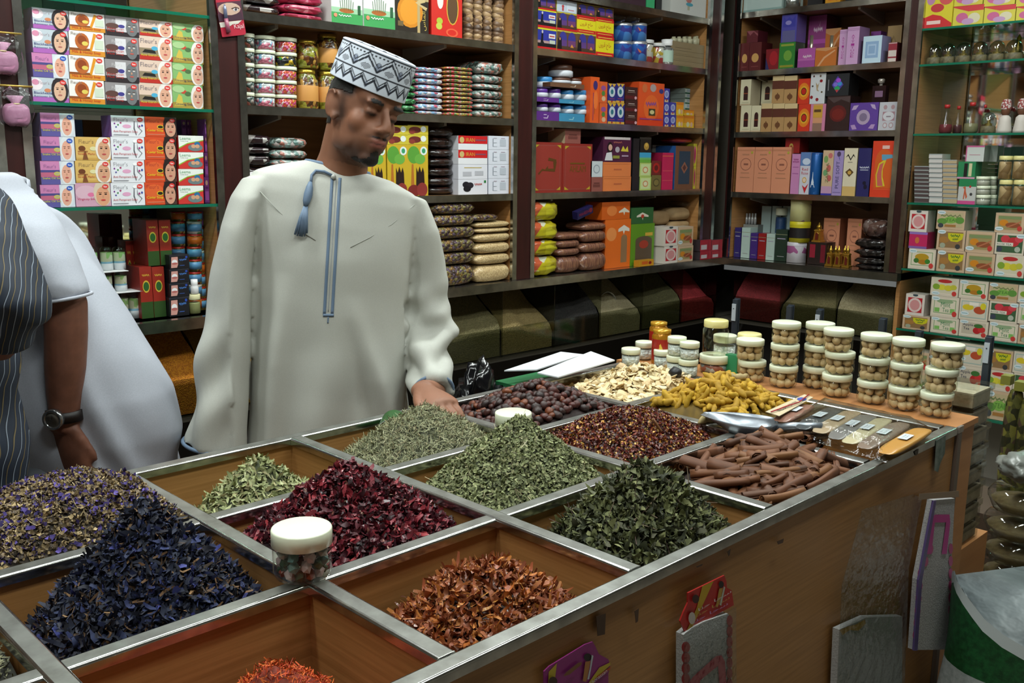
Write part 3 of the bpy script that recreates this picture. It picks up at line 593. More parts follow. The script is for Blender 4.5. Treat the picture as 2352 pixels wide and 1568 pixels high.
D('ginseng', '#7fae6a', [('r', 0, 0, 1, .25, '#a08a3a'), ('p', [(.05, .1), (.2, .6), (.3, .5), (.34, .1)], '#c9b04a'), ('e', .36, .7, .1, .08, '#c2402e'), ('e', .5, .62, .1, .1, '#4c6a40'), ('e', .2, .8, .2, .15, '#a3c48a'), ('t', 'Ginseng Soap', .06, .1, .62, .13, '#2c3a5a')]+face(.82, .46, .34, .86, '#d3a58e', '#e0dad6', True)+NEWR, '#8a9a6a', 'green ginseng soap box picturing a woman')
D('virgin', '#c99ab0', [('e', .3, .6, .3, .3, '#d4aebe'), ('e', .44, .5, .1, .09, '#d8709a'), ('t', 'Virginity Soap', .05, .24, .56, .13, '#c22a5a')]+face(.78, .46, .4, .9, '#d59a78', '#cfc0a8', False, '#c23a3a')+NEWR, '#b890b4', 'pink soap box picturing a smiling woman')
D('stretch', '#d3ad62', [('r', 0, 0, 1, .1, '#c49a4e'), ('e', .18, .5, .1, .12, '#6b3a1e'), ('r', .06, .34, .34, .4, '#a06a3a'), ('p', [(.18, .02), (.34, .02), (.28, .4), (.24, .4)], '#7a4a2a'), ('e', .5, .5, .1, .09, '#d9d2a0'), FL(.1, .72, .42, .18, '#a88a5a'), ('t', 'Stretch Marks Soap', .06, .2, .66, .12, '#b5402a')]+face(.8, .46, .36, .9, '#cf9c7c', '#e4dcd2', True)+NEWR, '#b89a70', 'golden stretch marks soap box with snail')
D('anti', '#dfe0e6', [FL(.08, .72, .42, .18, '#8a8a92'), ('e', .46, .5, .13, .09, '#d9a0c0'), ('e', .1, .62, .025, .04, '#7a3a8a'), ('e', .2, .56, .025, .04, '#3a8a4a'), ('e', .28, .66, .03, .04, '#a03a6a'), ('e', .14, .46, .025, .035, '#4a4a9a'), ('e', .84, .52, .03, .05, '#9a3a7a'), ('e', .92, .56, .03, .05, '#3a4a9a'), ('e', .72, .82, .07, .07, '#f0f0f2'), ('p', [(.68, .76), (.66, .4), (.72, .1), (.74, .1), (.69, .42), (.7, .76)], '#55555c'), ('p', [(.78, .76), (.79, .5), (.92, .3), (.8, .1), (.79, .1), (.9, .3), (.77, .5)], '#55555c'), ('t', 'Anti Perspirant Soap', .05, .18, .72, .13, '#b52a3a'), ('r', .05, .08, .5, .11, '#8a8a92')]+NEWR, '#8a5ea8', 'white anti perspirant soap box with purple side')
D('caviar', '#cf4a22', [('e', .3, .6, .3, .3, '#d8602e'), FL(.06, .7, .38, .18, '#a8382a'), ('e', .48, .5, .11, .1, '#d8c028'), ('e', .48, .5, .085, .07, '#2a2018'), ('t', 'Caviar Soap', .05, .24, .52, .14, '#e8d82a'), ('r', .05, .1, .6, .13, '#d98a6a'), ('r', .62, 0, 1, 1, '#4a302a')]+face(.8, .46, .34, .9, '#c9957c', '#241c1a', False, '#a84a48')+NEWR, '#b53c20', 'orange-red caviar soap box picturing a dark-haired woman')
D('leema', '#c8322e', [('p', [(0, .25), (.35, .55), (1, .75), (1, 1), (0, 1)], '#e4e8e2'), ('p', [(0, .2), (.35, .5), (1, .7), (1, .76), (.35, .56), (0, .28)], '#8ab83a'), ('t', 'Leema', .06, .74, .42, .18, '#2a8a4a'), ('t', 'Toilet Soap', .06, .62, .32, .07, '#4a5a50'), ('e', .66, .28, .3, .22, '#6b7a7c'), ('e', .74, .5, .12, .14, '#2a6a9a'), ('e', .58, .36, .09, .12, '#c99a7a'), ('e', .74, .36, .09, .12, '#c99a7a')], '#b02c2a', 'red white and green toilet soap box with family picture')
D('purple', '#7a3a86', [('r', .15, .1, .85, .45, '#a85ab0'), ('e', .5, .78, .25, .1, '#c9a890'), ('r', .2, .55, .8, .62, '#5a2468')], '#6a3078', 'small purple carton')
D('redgreen', '#8e2418', [('r', 0, 0, 1, .32, '#2c4a20'), ('e', .5, .62, .3, .12, '#c9a83a'), ('e', .5, .62, .24, .09, '#2c5a2a'), ('q', .2, .82, .6, .04, '#c9a03a')], '#7a1e16', 'tall red carton with green lower band')
D('smile', '#15161c', [('r', 0, .9, 1, 1, '#2a2c34'), ('p', [(.06, .08), (.1, .85), (.42, .85), (.42, .3), (.36, .08)], '#c9948a'), ('e', .25, .5, .14, .16, '#e4e4e6'), ('e', .25, .38, .15, .08, '#b0625e'), ('e', .86, .8, .06, .08, '#2a4aa8'), ('q', .5, .56, .36, .12, '#4a7ac2'), ('r', .5, .2, .75, .24, '#3a5aa0')], '#101116', 'black tooth powder carton with smiling mouth')
D('argan', '#0f4a20', [('r', .08, .06, .92, .94, '#145a28'), ('p', [(.08, .94), (.4, .94), (.08, .8)], '#b8c02a'), ('p', [(.92, .94), (.6, .94), (.92, .8)], '#b8c02a'), ('t', 'ARGAN', .22, .7, .56, .07, '#c9b84a'), ('t', 'OIL', .38, .6, .24, .06, '#c9b84a'), ('e', .5, .25, .22, .14, '#8a6a2a')], '#0c3a1a', 'dark green argan oil carton')
D('ginger', '#d9ddd6', [('r', 0, 0, 1, .35, '#3f9a55'), ('r', 0, .35, 1, .5, '#9ac4a0'), ('e', .48, .42, .24, .07, '#a8602a')]+[('p', [(.3+.06*i, .44), (.27+.07*i, .86-.05*abs(i-3)), (.285+.07*i, .86-.05*abs(i-3)), (.315+.06*i, .44)], '#4a6a4a') for i in range(7)]+[('r', .84, .35, .93, .62, '#2a5a3a'), ('e', .12, .26, .055, .06, '#d88a6a'), ('q', .22, .24, .4, .05, '#e8f0e8')], '#e4e6e4', 'white and green tea carton with plant picture')
D('almas', '#241c14', [('e', .45, .55, .38, .42, '#c9801e'), ('e', .45, .55, .3, .34, '#d8902a'), ('r', .66, 0, .74, 1, '#b09a6a'), ('r', 0, .86, 1, .93, '#b09a6a'), ('p', [(.6, .8), (.86, .98), (.9, .84), (.72, .78), (.96, .7), (.92, .62)], '#c0aa7a'), ('v', '\uFEB1\uFE8E\uFEE4\uFEDF\uFE8D', .8, .1, .13, .5, '#c9b05a'), ('r', .08, .15, .24, .28, '#6b5a3a')], '#1c1610', 'black dried fruit gift box with gold ribbon')
D('figbox', '#c8281e', [('e', .68, .7, .2, .4, '#c9a03a'), ('e', .68, .7, .17, .37, '#5a4028'), ('e', .26, .36, .1, .08, '#a8b83a'), ('e', .24, .24, .1, .08, '#b8c04a'), ('e', .28, .84, .1, .2, '#e4d8d0'), ('e', .66, .12, .2, .1, '#d85a3a'), ('e', .66, .12, .14, .07, '#c8281e')], '#a82018', 'red dried fig box with oval window')
D('palm', '#c9a82a', [('e', .3, .8, .3, .17, '#5a9a3a'), ('e', .6, .72, .26, .1, '#6aa844'), ('p', [(.16, .2), (.2, .62), (.28, .62), (.32, .2)], '#b06a2a'), ('p', [(.4, .06), (.42, .56), (.5, .46), (.58, .58), (.66, .46), (.74, .56), (.8, .46), (.84, .06)], '#2a1a16'), ('e', .3, .1, .3, .12, '#7a2a26'), ('e', .7, .12, .26, .14, '#8a3430'), ('e', .78, .88, .17, .085, '#dfe6e2'), ('e', .78, .88, .09, .05, '#3a9a6a')], '#b09424', 'tall yellow date box with green palm picture')
D('palmtop', '#c9b83a', [('e', .35, .5, .3, .35, '#6b2a26'), ('e', .76, .6, .14, .32, '#dfe6e2'), ('e', .2, .3, .15, .25, '#8a3a30')], '#b0a030', 'flat yellow date box with date picture')
D('iran', '#e2e2e6', [('r', 0, .45, 1, 1, '#c81e22'), ('t', 'IRAN', .26, .58, .3, .26, '#c9a03a'), ('e', .12, .7, .08, .22, '#c9b070'), ('r', .58, .66, .95, .76, '#8a4a5a')], '#d4d4da', 'white date box with red IRAN flap')
D('datewhite', '#dcdce4', [('r', .2, .75, .8, .8, '#b8a03a'), ('r', .15, .2, .45, .5, '#b4b4bc'), ('r', .56, .25, .86, .55, '#b4b4bc')], '#cfcfd8', 'white date box with printed text')
D('dateblack', '#dcdce4', [('e', .26, .65, .12, .2, '#1c1a22'), ('e', .4, .6, .12, .2, '#26222a'), ('e', .3, .38, .13, .2, '#1a181e'), ('q', .55, .6, .26, .14, '#b04a4a'), ('r', .88, .76, .95, .92, '#2a7a3a')], '#cfcfd8', 'white date box picturing black dates')
D('ingred', '#d6d9e4', [('r', .2, .2, .24, .8, '#8a909c'), ('r', .24, .2, .42, .23, '#9aa0ac'), ('r', .24, .48, .4, .51, '#9aa0ac'), ('r', .55, .25, .85, .75, '#b4bac4'), ('r', .6, .82, .8, .85, '#a08a9a'), ('r', .24, .82, .4, .85, '#a08a9a')], '#c4c8d4', 'small white box with printed nutrition table')
D('prayer', '#2a3496', [('r', 0, .92, 1, 1, '#c9c428'), ('r', 0, 0, 1, .13, '#c01c20'), ('r', 0, .13, 1, .3, '#141016'), ('r', 0, .3, .65, .42, '#a88a8a'), ('p', [(.18, .12), (.24, .5), (.26, .8), (.34, .8), (.34, .4), (.46, .2)], '#100e14'), ('e', .3, .82, .04, .08, '#b8b4c0'), ('r', .62, .55, .94, .76, '#d8d4d4'), ('r', .66, .62, .9, .68, '#b03a3a'), ('r', .66, .3, .94, .47, '#b8c0b0')], '#c01c20', 'blue incense carton with praying figure')
D('night', '#5a4030', [('r', 0, .93, 1, 1, '#b8a83a'), ('r', 0, 0, 1, .12, '#c01c20'), ('e', .3, .6, .19, .36, '#38358a'), ('r', .11, .2, .49, .56, '#5a3a7a'), ('e', .74, .6, .19, .36, '#38358a'), ('r', .55, .2, .93, .56, '#6a3a6a'), ('r', 0, .12, 1, .28, '#4a3426'), ('p', [(.02, .12), (.06, .6), (.16, .72), (.22, .6), (.24, .12)], '#120e12'), ('e', .14, .6, .04, .07, '#b07a5a'), ('p', [(.66, .24), (.74, .4), (.84, .24)], '#c98a3a')], '#b8b04a', 'incense carton with night sky archways')
D('yellowred', '#d8cc1e', [('r', 0, 0, 1, .22, '#c41e1e'), ('r', 0, .84, 1, 1, '#c41e1e'), ('t', '\uFEE5\uFEED\uFEAE\uFED7 \uFE9D\uFE8E\uFEA3', .16, .36, .68, .34, '#b04a1e'), ('r', .1, .08, .9, .12, '#d8b04a'), ('r', .1, .9, .9, .94, '#d8b04a')], '#c8bc1c', 'yellow and red incense carton')
D('whiteperf', '#b8c4d4', [('r', .5, .1, .92, .7, '#c9d0dc'), ('e', .71, .7, .21, .2, '#c9d0dc'), ('r', .56, .2, .86, .26, '#b04a5a'), ('p', [(.26, .1), (.26, .45), (.22, .45), (.3, .62), (.38, .45), (.34, .45), (.34, .1)], '#b0363a')], '#c8c43a', 'pale blue perfume carton with arch window')
D('mehndi', '#d8571e', [('e', .55, .82, .25, .1, '#3a2a6a'), ('r', .3, .06, .38, .66, '#8a3a5a'), ('r', .46, .2, .52, .6, '#a0502a'), ('e', .6, .5, .25, .2, '#e07030')], '#c84e1c', 'tall orange henna carton')
D('mehndismall', '#cf5a28', [('e', .5, .7, .3, .12, '#8a4a8a'), ('e', .5, .45, .22, .12, '#4a7a3a'), ('e', .55, .2, .25, .12, '#c9a88a')], '#bf5020', 'small orange henna carton')
D('eyeblue', '#2a2a7a', [('r', 0, 0, 1, .12, '#c99a3a'), ('p', [(0, 1), (.3, .82), (.5, 1), (.7, .82), (1, 1)], '#c9a03a'), ('e', .5, .58, .38, .27, '#b9c4cc'), ('e', .5, .58, .17, .13, '#2a6a7a'), ('r', .2, .2, .8, .24, '#8a3a6a'), ('e', .5, .08, .1, .05, '#a02a2a')], '#242468', 'small dark blue carton with eye emblem')
D('brownbox', '#3c1f1c', [('r', .25, .7, .75, .76, '#b0a098'), ('r', .2, .58, .8, .62, '#8a7a72'), ('r', 0, .1, 1, .35, '#5a1a1e'), ('e', .85, .2, .1, .12, '#c9a0a8')], '#2c1614', 'small dark brown carton')
D('mehndibig', '#d8501e', [('r', 0, 0, 1, .2, '#cf3c1a'), ('e', .5, .42, .3, .3, '#de6428'), ('e', .22, .86, .1, .1, '#c86a3a'), ('e', .55, .88, .12, .09, '#a89a9a'), ('e', .88, .82, .09, .055, '#34347a'), ('q', .28, .46, .42, .1, '#8a4a8a'), ('r', .4, .24, .66, .4, '#3a3a20'), ('e', .53, .32, .09, .05, '#c9c08a'), ('r', .06, .14, .94, .17, '#8a3a7a')], '#c4461a', 'big orange henna box with food picture')
D('bluewhite', '#34389a', [('e', .5, .58, .36, .28, '#a8b0d0'), ('e', .5, .58, .24, .18, '#7a84b8'), ('r', .2, 0, .8, .18, '#c9b890'), ('e', .5, .16, .12, .08, '#a02c3a')], '#2c3084', 'tiny blue and white carton')
D('yellowsm', '#d8901e', [('r', 0, 0, 1, .4, '#d8b02a'), ('e', .4, .3, .15, .2, '#c9c49a'), ('e', .75, .3, .12, .2, '#c9a08a'), ('r', 0, .8, 1, 1, '#c9741e')], '#c9a024', 'small yellow-orange carton')
D('greenwhite', '#a8b8b4', [('r', 0, 0, 1, .16, '#1e5a48'), ('r', 0, .9, 1, 1, '#1e5a48'), ('r', .1, .3, .6, .8, '#8a9aa8'), ('r', .66, 0, .7, 1, '#1e5a48'), ('r', .82, 0, .86, 1, '#1e5a48')], '#9aaaa6', 'flat green and white carton')
D('ahlam', '#8a2a22', [('r', .06, .05, .94, .95, '#8c4038'), ('r', .09, .07, .91, .93, '#8f332a'), ('p', [(.06, .05), (.2, .05), (.06, .12)], '#b0982a'), ('p', [(.94, .05), (.8, .05), (.94, .12)], '#b0982a'), ('p', [(.06, .95), (.2, .95), (.06, .88)], '#b0982a'), ('p', [(.94, .95), (.8, .95), (.94, .88)], '#b0982a')], '#a02a20')
DES['ahlam2'] = dict(DES['ahlam'], p=DES['ahlam']['p']+[('t', 'AHLAM', .22, .42, .56, .13, '#6b4a14'), ('r', .24, .58, .74, .61, '#6b4a14')], desc='maroon perfume box with gold capital lettering')
DES['ahlam1'] = dict(DES['ahlam'], p=DES['ahlam']['p']+[('p', [(.2, .36), (.3, .44), (.74, .42), (.8, .62), (.68, .62), (.7, .48), (.5, .48), (.5, .54), (.4, .46), (.3, .48), (.16, .38)], '#5a3a14'), ('p', [(.5, .64), (.52, .7), (.78, .66), (.78, .62)], '#5a3a14')], desc='maroon perfume box with gold Arabic lettering')
D('brownsm', '#8a5048', [('r', .2, .3, .8, .5, '#6b3a34'), ('r', .25, .55, .75, .62, '#5a2e2a')], '#a89a7a', 'small brownish pink perfume carton')
D('faiza', '#4a1838', [('r', .04, .9, .96, 1, '#c4bcbc'), ('e', .24, .56, .1, .24, '#1c1014'), ('e', .25, .58, .07, .13, '#d0a490'), ('p', [(.06, .06), (.12, .36), (.3, .4), (.34, .06)], '#d0d0d4'), ('q', .36, .76, .3, .06, '#b86a5a'), ('e', .5, .5, .08, .12, '#a8a0a8'), ('p', [(.62, .44), (.7, .66), (.78, .5), (.86, .66), (.9, .42)], '#c9b83a'), ('r', .66, .22, .9, .28, '#a890a8'), ('r', .34, .14, .58, .26, '#8a8a3a')], '#3c142e', 'dark plum cosmetics box picturing a woman')
D('orangeflat', '#d87a42', [('r', .38, .44, .66, .54, '#b8603a'), ('r', .02, .86, .98, .88, '#c06a38')], '#c87040', 'flat orange perfume box')
D('whitesm', '#c4ccd0', [('e', .5, .5, .28, .28, '#8a94a0'), ('e', .5, .5, .22, .22, '#c0c8cc')], '#b0b8bc', 'small white perfume carton with round crest')
D('blackgold', '#1a1814', [('e', .6, .4, .22, .25, '#a8843a'), ('e', .6, .5, .12, .12, '#c9a44a'), ('r', 0, .86, 1, 1, '#2c2a26')], '#121110', 'black carton with gold emblem')
D('cyangreen', '#6aa83a', [('r', 0, .5, 1, 1, '#3a9ac4'), ('r', 0, .3, 1, .5, '#6ab06a')], '#4a8a5a', 'small cyan and green carton')
D('lime', '#b0c86a', [('r', .1, .1, .9, .9, '#c4d49a'), ('e', .5, .48, .24, .24, '#c98a5a'), ('e', .5, .48, .16, .16, '#d8d4b0')], '#2a4a2a', 'small lime green carton with round emblem')
D('redgold', '#6a1c16', [('e', .5, .5, .36, .36, '#a82018'), ('e', .5, .5, .2, .2, '#5a1410')], '#4a1410', 'small dark red carton with round emblem')
D('olive', '#6b5f30', [('e', .5, .5, .34, .28, '#4a4426'), ('e', .5, .5, .26, .2, '#7a6e3c')], '#544a26', 'small olive carton with round emblem')
D('magenta', '#b81a4e', [('r', 0, .9, 1, .92, '#d86a4a'), ('r', .05, .5, .95, .52, '#d04a5a'), ('r', .05, .24, .95, .26, '#d04a5a')], '#8a1438', 'tall magenta perfume carton')
D('carpet', '#6a4632', [('r', .2, .12, .8, .88, '#1c3a4e'), ('p', [(.5, .36), (.68, .5), (.5, .64), (.32, .5)], '#8a5a48'), ('p', [(.5, .42), (.6, .5), (.5, .58), (.4, .5)], '#4a2a2a')], '#24508a', 'blue box with carpet-patterned front')
D('pinkyellow', '#c9c03a', [('e', .5, .5, .34, .4, '#c05a7a'), ('e', .5, .5, .2, .28, '#a8305a')], '#b0a830', 'yellow carton with pink oval')
D('orangetea', '#d8661e', [('e', .24, .7, .2, .14, '#e08a4a'), ('r', .62, .1, .86, .6, '#8a6a4a'), ('e', .74, .6, .12, .08, '#8a6a4a'), ('p', [(.5, .8), (.72, .88), (.94, .8), (.94, .74), (.76, .76), (.72, .68), (.68, .76), (.5, .74)], '#d8d4c8')], '#c85a1c', 'orange herbal packet box with arched window')
D('orangelid', '#c85a18', [('p', [(.6, .44), (.8, .66), (.98, .44), (.98, .36), (.82, .4), (.8, .2), (.76, .4), (.6, .36)], '#d4d0c0'), ('e', .35, .5, .18, .3, '#d87a3a')], '#b8500f', 'orange herbal carton with white crown emblem')
D('greentea', '#5a8a1e', [('r', .2, .05, .9, .6, '#5a4a3a'), ('e', .55, .6, .35, .1, '#5a4a3a'), ('r', .6, .7, .92, .78, '#c9a03a'), ('e', .55, .5, .2, .1, '#a03a2a')], '#4a7a1c', 'green herbal packet box with arched window')
D('greenlid', '#2a5a30', [('p', [(.25, .5), (.5, .7), (.78, .5), (.78, .4), (.55, .44), (.52, .2), (.48, .44), (.25, .4)], '#d0c8b8'), ('e', .51, .46, .07, .12, '#b03a2a')], '#1c4a2a', 'dark green herbal carton with white crown emblem')
def tea(n, c, prims, desc, seal=(.86, .2), oval=(.16, .88)):
    D(n, c, [('r', .06, .1, .94, .9, '#d8cbb8') if c != '#c4a88a' else ('r', .06, .1, .94, .9, '#bfa284')]+prims+[('e', oval[0], oval[1], .15, .1, '#ccd8dc'), ('r', oval[0]-.1, oval[1]-.015, oval[0]+.1, oval[1]+.015, '#6a9aa0')]+([('e', seal[0], seal[1], .085, .13, '#c03a34')] if seal else []), '#b8ab9a', desc)
FRM = [('r', .1, .18, .9, .86, '#7a9a6a'), ('r', .125, .215, .875, .825, '#d4cab4')]
tea('t_mint', '#cfc3b0', FRM+[('e', .5, .76, .3, .1, '#8aa07a'), ('t', 'Mint', .36, .5, .34, .22, '#2a7a4a'), ('t', 'Tea', .42, .26, .24, .2, '#2a7a4a'), ('r', .14, .24, .32, .44, '#7ab05a'), ('r', .7, .24, .86, .44, '#7ab05a')], 'mint tea box')
tea('t_apple', '#cfc3b0', [('r', .08, .18, .92, .88, '#b8ad9a'), ('e', .62, .42, .14, .2, '#b02226'), ('e', .78, .5, .13, .18, '#c43030'), ('e', .66, .7, .16, .12, '#3a6a30'), ('t', 'Apple', .12, .62, .36, .18, '#26304a'), ('t', 'Tea', .14, .42, .22, .16, '#26304a')], 'apple tea box')
tea('t_rose', '#cfc3b0', [('r', .06, .1, .94, .9, '#3a5a3a'), ('e', .34, .72, .16, .18, '#c43a44'), ('e', .62, .6, .2, .22, '#b82c34'), ('e', .8, .74, .14, .16, '#c8404a'), ('r', .04, .4, .62, .56, '#d8d2c4'), ('t', 'ROSE TEA', .07, .43, .5, .09, '#1a1a1a'), ('e', .16, .24, .1, .13, '#3a4050'), ('e', .78, .26, .1, .13, '#a8b0a0')], 'rose tea box', None, (.86, .88))
tea('t_lemon', '#cfc3b0', [('r', .08, .16, .92, .9, '#c9c2a8'), ('e', .5, .82, .26, .1, '#b02a2a'), ('e', .4, .48, .16, .16, '#cfc43a'), ('e', .64, .46, .15, .16, '#c4b830'), ('e', .2, .5, .13, .16, '#7a9a30'), ('e', .82, .52, .12, .14, '#b8b43a')], 'lemon tea box with yellow fruit', (.86, .18), (.2, .14))
tea('t_spice', '#c4a88a', [('r', .1, .16, .9, .86, '#9a8a5a'), ('e', .3, .5, .16, .16, '#c9801e'), ('e', .62, .4, .26, .14, '#8a4a2a'), ('p', [(.4, .3), (.88, .62), (.9, .56), (.44, .26)], '#b06a4a'), ('r', .1, .7, .9, .84, '#7a8a5a')], 'brown spice tea box with fruit picture', (.86, .24), (.16, .2))
tea('t_ginger', '#c4a88a', [('r', .08, .12, .92, .9, '#8a6a44'), ('p', [(.38, .84), (.94, .84), (.9, .56), (.74, .42), (.5, .44), (.4, .6)], '#c4bc1e'), ('q', .48, .66, .34, .12, '#3a6a2a'), ('q', .56, .5, .2, .1, '#3a6a2a'), ('e', .26, .5, .18, .16, '#a0723a'), ('e', .22, .22, .1, .13, '#9aa08a'), ('e', .76, .2, .09, .12, '#3a3a3a')], 'brown lemon tea box with yellow label', None)
tea('t_green', '#c4a88a', [('r', .08, .12, .92, .9, '#b8a882'), ('q', .14, .66, .72, .12, '#6b7a4a'), ('e', .5, .5, .24, .18, '#7aa84a'), ('t', 'TEA', .34, .42, .32, .16, '#3a6a2a'), ('e', .2, .42, .18, .16, '#5a8a3a'), ('e', .82, .5, .16, .18, '#5a8a3a'), ('e', .16, .2, .1, .12, '#3a4048'), ('r', .3, .14, .7, .26, '#a0703a')], 'green tea box with leaf picture', None)
tea('t_honey', '#cfc3b0', FRM+[('e', .5, .6, .26, .18, '#b08a1e'), ('e', .56, .36, .2, .12, '#a8701e'), ('e', .3, .42, .1, .12, '#3a6a2a'), ('e', .72, .4, .1, .12, '#3a7a2a')], 'honey tea box with golden picture')
tea('t_fruit', '#cfc3b0', [('r', .06, .1, .94, .9, '#9ab0a8'), ('r', .09, .14, .91, .86, '#c9c2b0'), ('e', .3, .6, .2, .14, '#cfb82a'), ('e', .7, .5, .2, .18, '#b04a2a'), ('r', .34, .7, .66, .86, '#e0d8cc'), ('e', .82, .7, .1, .16, '#cfc02a')], 'mixed fruit tea box with bananas', None, (.2, .3))
D('t_small', '#d3cac0', [('r', .12, .14, .88, .84, '#b0232c'), ('e', .5, .49, .36, .34, '#d6c2bc'), ('e', .5, .49, .26, .25, '#c98a8a'), ('e', .5, .96, .14, .06, '#3a4a50')], '#c4bab0', 'small white tea carton with red square')
D('pinksmall', '#b82258', [('r', 0, 0, 1, .14, '#7a5a9a'), ('r', 0, .86, 1, 1, '#8a6ab0'), ('e', .45, .5, .12, .2, '#c06a3a')], '#a01c4c', 'small pink carton with purple edges')
D('yellowpack', '#cfc01e', [('p', [(0, 0), (1, 0), (1, .1), (.6, .32), (.3, .38), (0, .3)], '#c41e22'), ('e', .45, .55, .24, .12, '#b82a30'), ('e', .75, .8, .25, .18, '#c84a4a'), ('e', .2, .8, .15, .15, '#b07aa0'), ('r', .1, .1, .6, .2, '#e0c0b8')], '#b8aa1c', 'yellow jelly packet with red lower band')
D('yellowpack2', '#c9bc3a', [('p', [(0, 1), (1, 1), (1, .72), (.5, .7), (0, .95)], '#c42a30'), ('e', .3, .4, .2, .26, '#c05a8a'), ('e', .7, .35, .2, .26, '#d0c8a8'), ('e', .5, .2, .2, .16, '#b890b8')], '#b0a42c', 'yellow and red jelly carton')
D('maroon', '#5a1c1e', [('e', .5, .46, .3, .16, '#c99a5a'), ('r', .2, .14, .8, .17, '#7a3a3a')], '#481618', 'maroon perfume carton with gold oval')
D('maroonsm', '#5c1a24', [('p', [(0, 1), (.3, .6), (.6, .9), (1, .5), (1, .7), (.6, 1)], '#8a4a52')], '#481620', 'small maroon foil-wrapped carton')
D('redblue', '#7a141e', [('p', [(0, 0), (.3, 0), (0, .6)], '#2a2a5a'), ('e', .6, .55, .32, .35, '#a01c26')], '#4a1018', 'dark red and blue perfume carton')
D('greenperf', '#2f7a30', [('r', .08, .06, .92, .14, '#8a8a2a'), ('r', .1, .86, .9, .94, '#8a9a3a'), ('e', .55, .5, .26, .2, '#6a9a3a')], '#1c3a24', 'green perfume carton')
D('blueperf', '#4a46a0', [('r', .08, 0, .92, .42, '#5c5a8a'), ('p', [(.1, .95), (.3, .8), (.5, .9), (.7, .8), (.9, .95), (.9, .55), (.1, .55)], '#3a3a9a'), ('e', .45, .7, .2, .08, '#8a84c0')], '#5a4a8a', 'tall blue perfume carton')
D('pinktall', '#8a3a76', [('r', 0, 0, 1, .32, '#b03a90'), ('r', 0, .48, 1, .56, '#a84a9a'), ('q', .3, .7, .5, .08, '#d8c4d0'), ('p', [(.62, .8), (.66, .9), (.64, .8)], '#d8c4d0')], '#5a1c34', 'tall pink and maroon perfume carton')
D('pinkcube', '#a8509a', [('r', 0, 0, 1, .36, '#9a4a92'), ('r', 0, .36, 1, .46, '#b060a4'), ('q', .3, .5, .5, .14, '#d8c4d0')], '#8a3a7a', 'pink perfume carton with silver script')
D('orangeperf', '#b8682a', [('p', [(0, .9), (.5, .8), (1, .98), (1, 1), (0, 1)], '#c08a5a'), ('p', [(.1, 0), (.4, .5), (.9, .85), (.94, .8), (.46, .42), (.2, 0)], '#cf9a70')], '#8a5a2a', 'orange perfume carton with pale swirl')
D('attitude', '#c49ac4', [('v', 'ATTITUDE', .36, .18, .28, .62, '#a0288a'), ('r', 0, .9, 1, .915, '#a878a8'), ('r', 0, .94, 1, .955, '#a878a8')], '#8a6a90', 'tall lilac perfume carton with vertical magenta lettering')
DES['attitude']['up'] = 1
D('ice', '#bcd4e4', [('r', .14, .2, .84, .8, '#8aa8cc'), ('r', .26, .3, .72, .7, '#a8c0dc'), ('r', .32, .36, .66, .64, '#86a4c8')], '#8a88b4', 'pale ice-blue perfume carton')
D('maroonwhite', '#8a2434', [('r', .04, .28, .96, .6, '#c8bcb4'), ('r', .04, .02, .96, .2, '#c8bcb4'), ('r', .02, .94, .98, .98, '#c8b0b0')], '#4a1420', 'small maroon carton with white bands')
D('cream_arch', '#d4ccac', [('r', .32, .2, .74, .62, '#3a1c1a'), ('e', .53, .62, .21, .13, '#3a1c1a'), ('r', .32, .44, .74, .48, '#8a4428'), ('r', 0, .02, 1, .05, '#b89a7a'), ('r', .2, .1, .86, .12, '#b0a888')], '#b0a488', 'cream perfume carton with dark arched window')
D('browncream', '#b08a5a', [('r', 0, .82, 1, 1, '#cfb88a'), ('r', 0, .52, 1, .82, '#5a3024'), ('e', .48, .24, .22, .1, '#6b4428'), ('r', .44, .1, .52, .38, '#6b4428')], '#8a6a44', 'tan and brown perfume carton with cream top')
D('sunburst', '#c8341c', [('e', .5, .5, .48, .34, '#d87a1e'), ('e', .5, .5, .34, .22, '#d8a02a'), ('e', .5, .5, .24, .15, '#3a1a10'), ('e', .5, .5, .19, .12, '#b82418')], '#a82c18', 'red-orange perfume carton with sunburst')
D('polka', '#c9ccd0', [('e', .2, .9, .06, .035, '#5a3a34'), ('e', .7, .74, .1, .05, '#8a1c24'), ('e', .15, .58, .06, .03, '#3a3430'), ('e', .78, .38, .06, .03, '#5a4a30'), ('e', .12, .22, .1, .055, '#8a1c24'), ('e', .5, .14, .1, .055, '#8a1c24'), ('e', .64, .9, .06, .04, '#6a5a4a'), ('p', [(.36, .7), (.5, .6), (.6, .72), (.5, .48), (.6, .4), (.44, .44)], '#a8906a')], '#5a5a5c', 'white perfume carton with red dots')
D('pinkgold', '#c9906a', [('r', 0, 0, .18, 1, '#c47a9a'), ('r', .8, 0, 1, 1, '#c47a9a'), ('r', .18, 0, .8, .3, '#8a6a5a'), ('r', .18, .5, .8, .95, '#c4963a'), ('r', .24, .7, .7, .8, '#5a4020')], '#9a5a72', 'pink-edged golden perfume carton')
D('holo', '#1c2024', [('p', [(.26, .5), (.5, .9), (.76, .5), (.5, .14)], '#4a3a9a'), ('e', .42, .52, .1, .1, '#7a6ac8'), ('e', .6, .54, .1, .1, '#3a8ac4'), ('e', .5, .34, .12, .1, '#2a9a5a'), ('e', .54, .7, .1, .1, '#a04ac8'), ('p', [(.42, .28), (.5, .14), (.58, .28)], '#b03a3a'), ('r', .1, .25, .14, .75, '#7a7a80')], '#141618', 'black perfume box with rainbow hologram diamond')
D('darkred', '#2c1614', [('e', .5, .5, .36, .24, '#5a1614'), ('e', .5, .48, .26, .16, '#6e1c16'), ('p', [(.02, .96), (.3, .8), (.6, .9), (.98, .8), (.98, .98)], '#4a3a3a')], '#201010', 'dark red foil-wrapped perfume box')
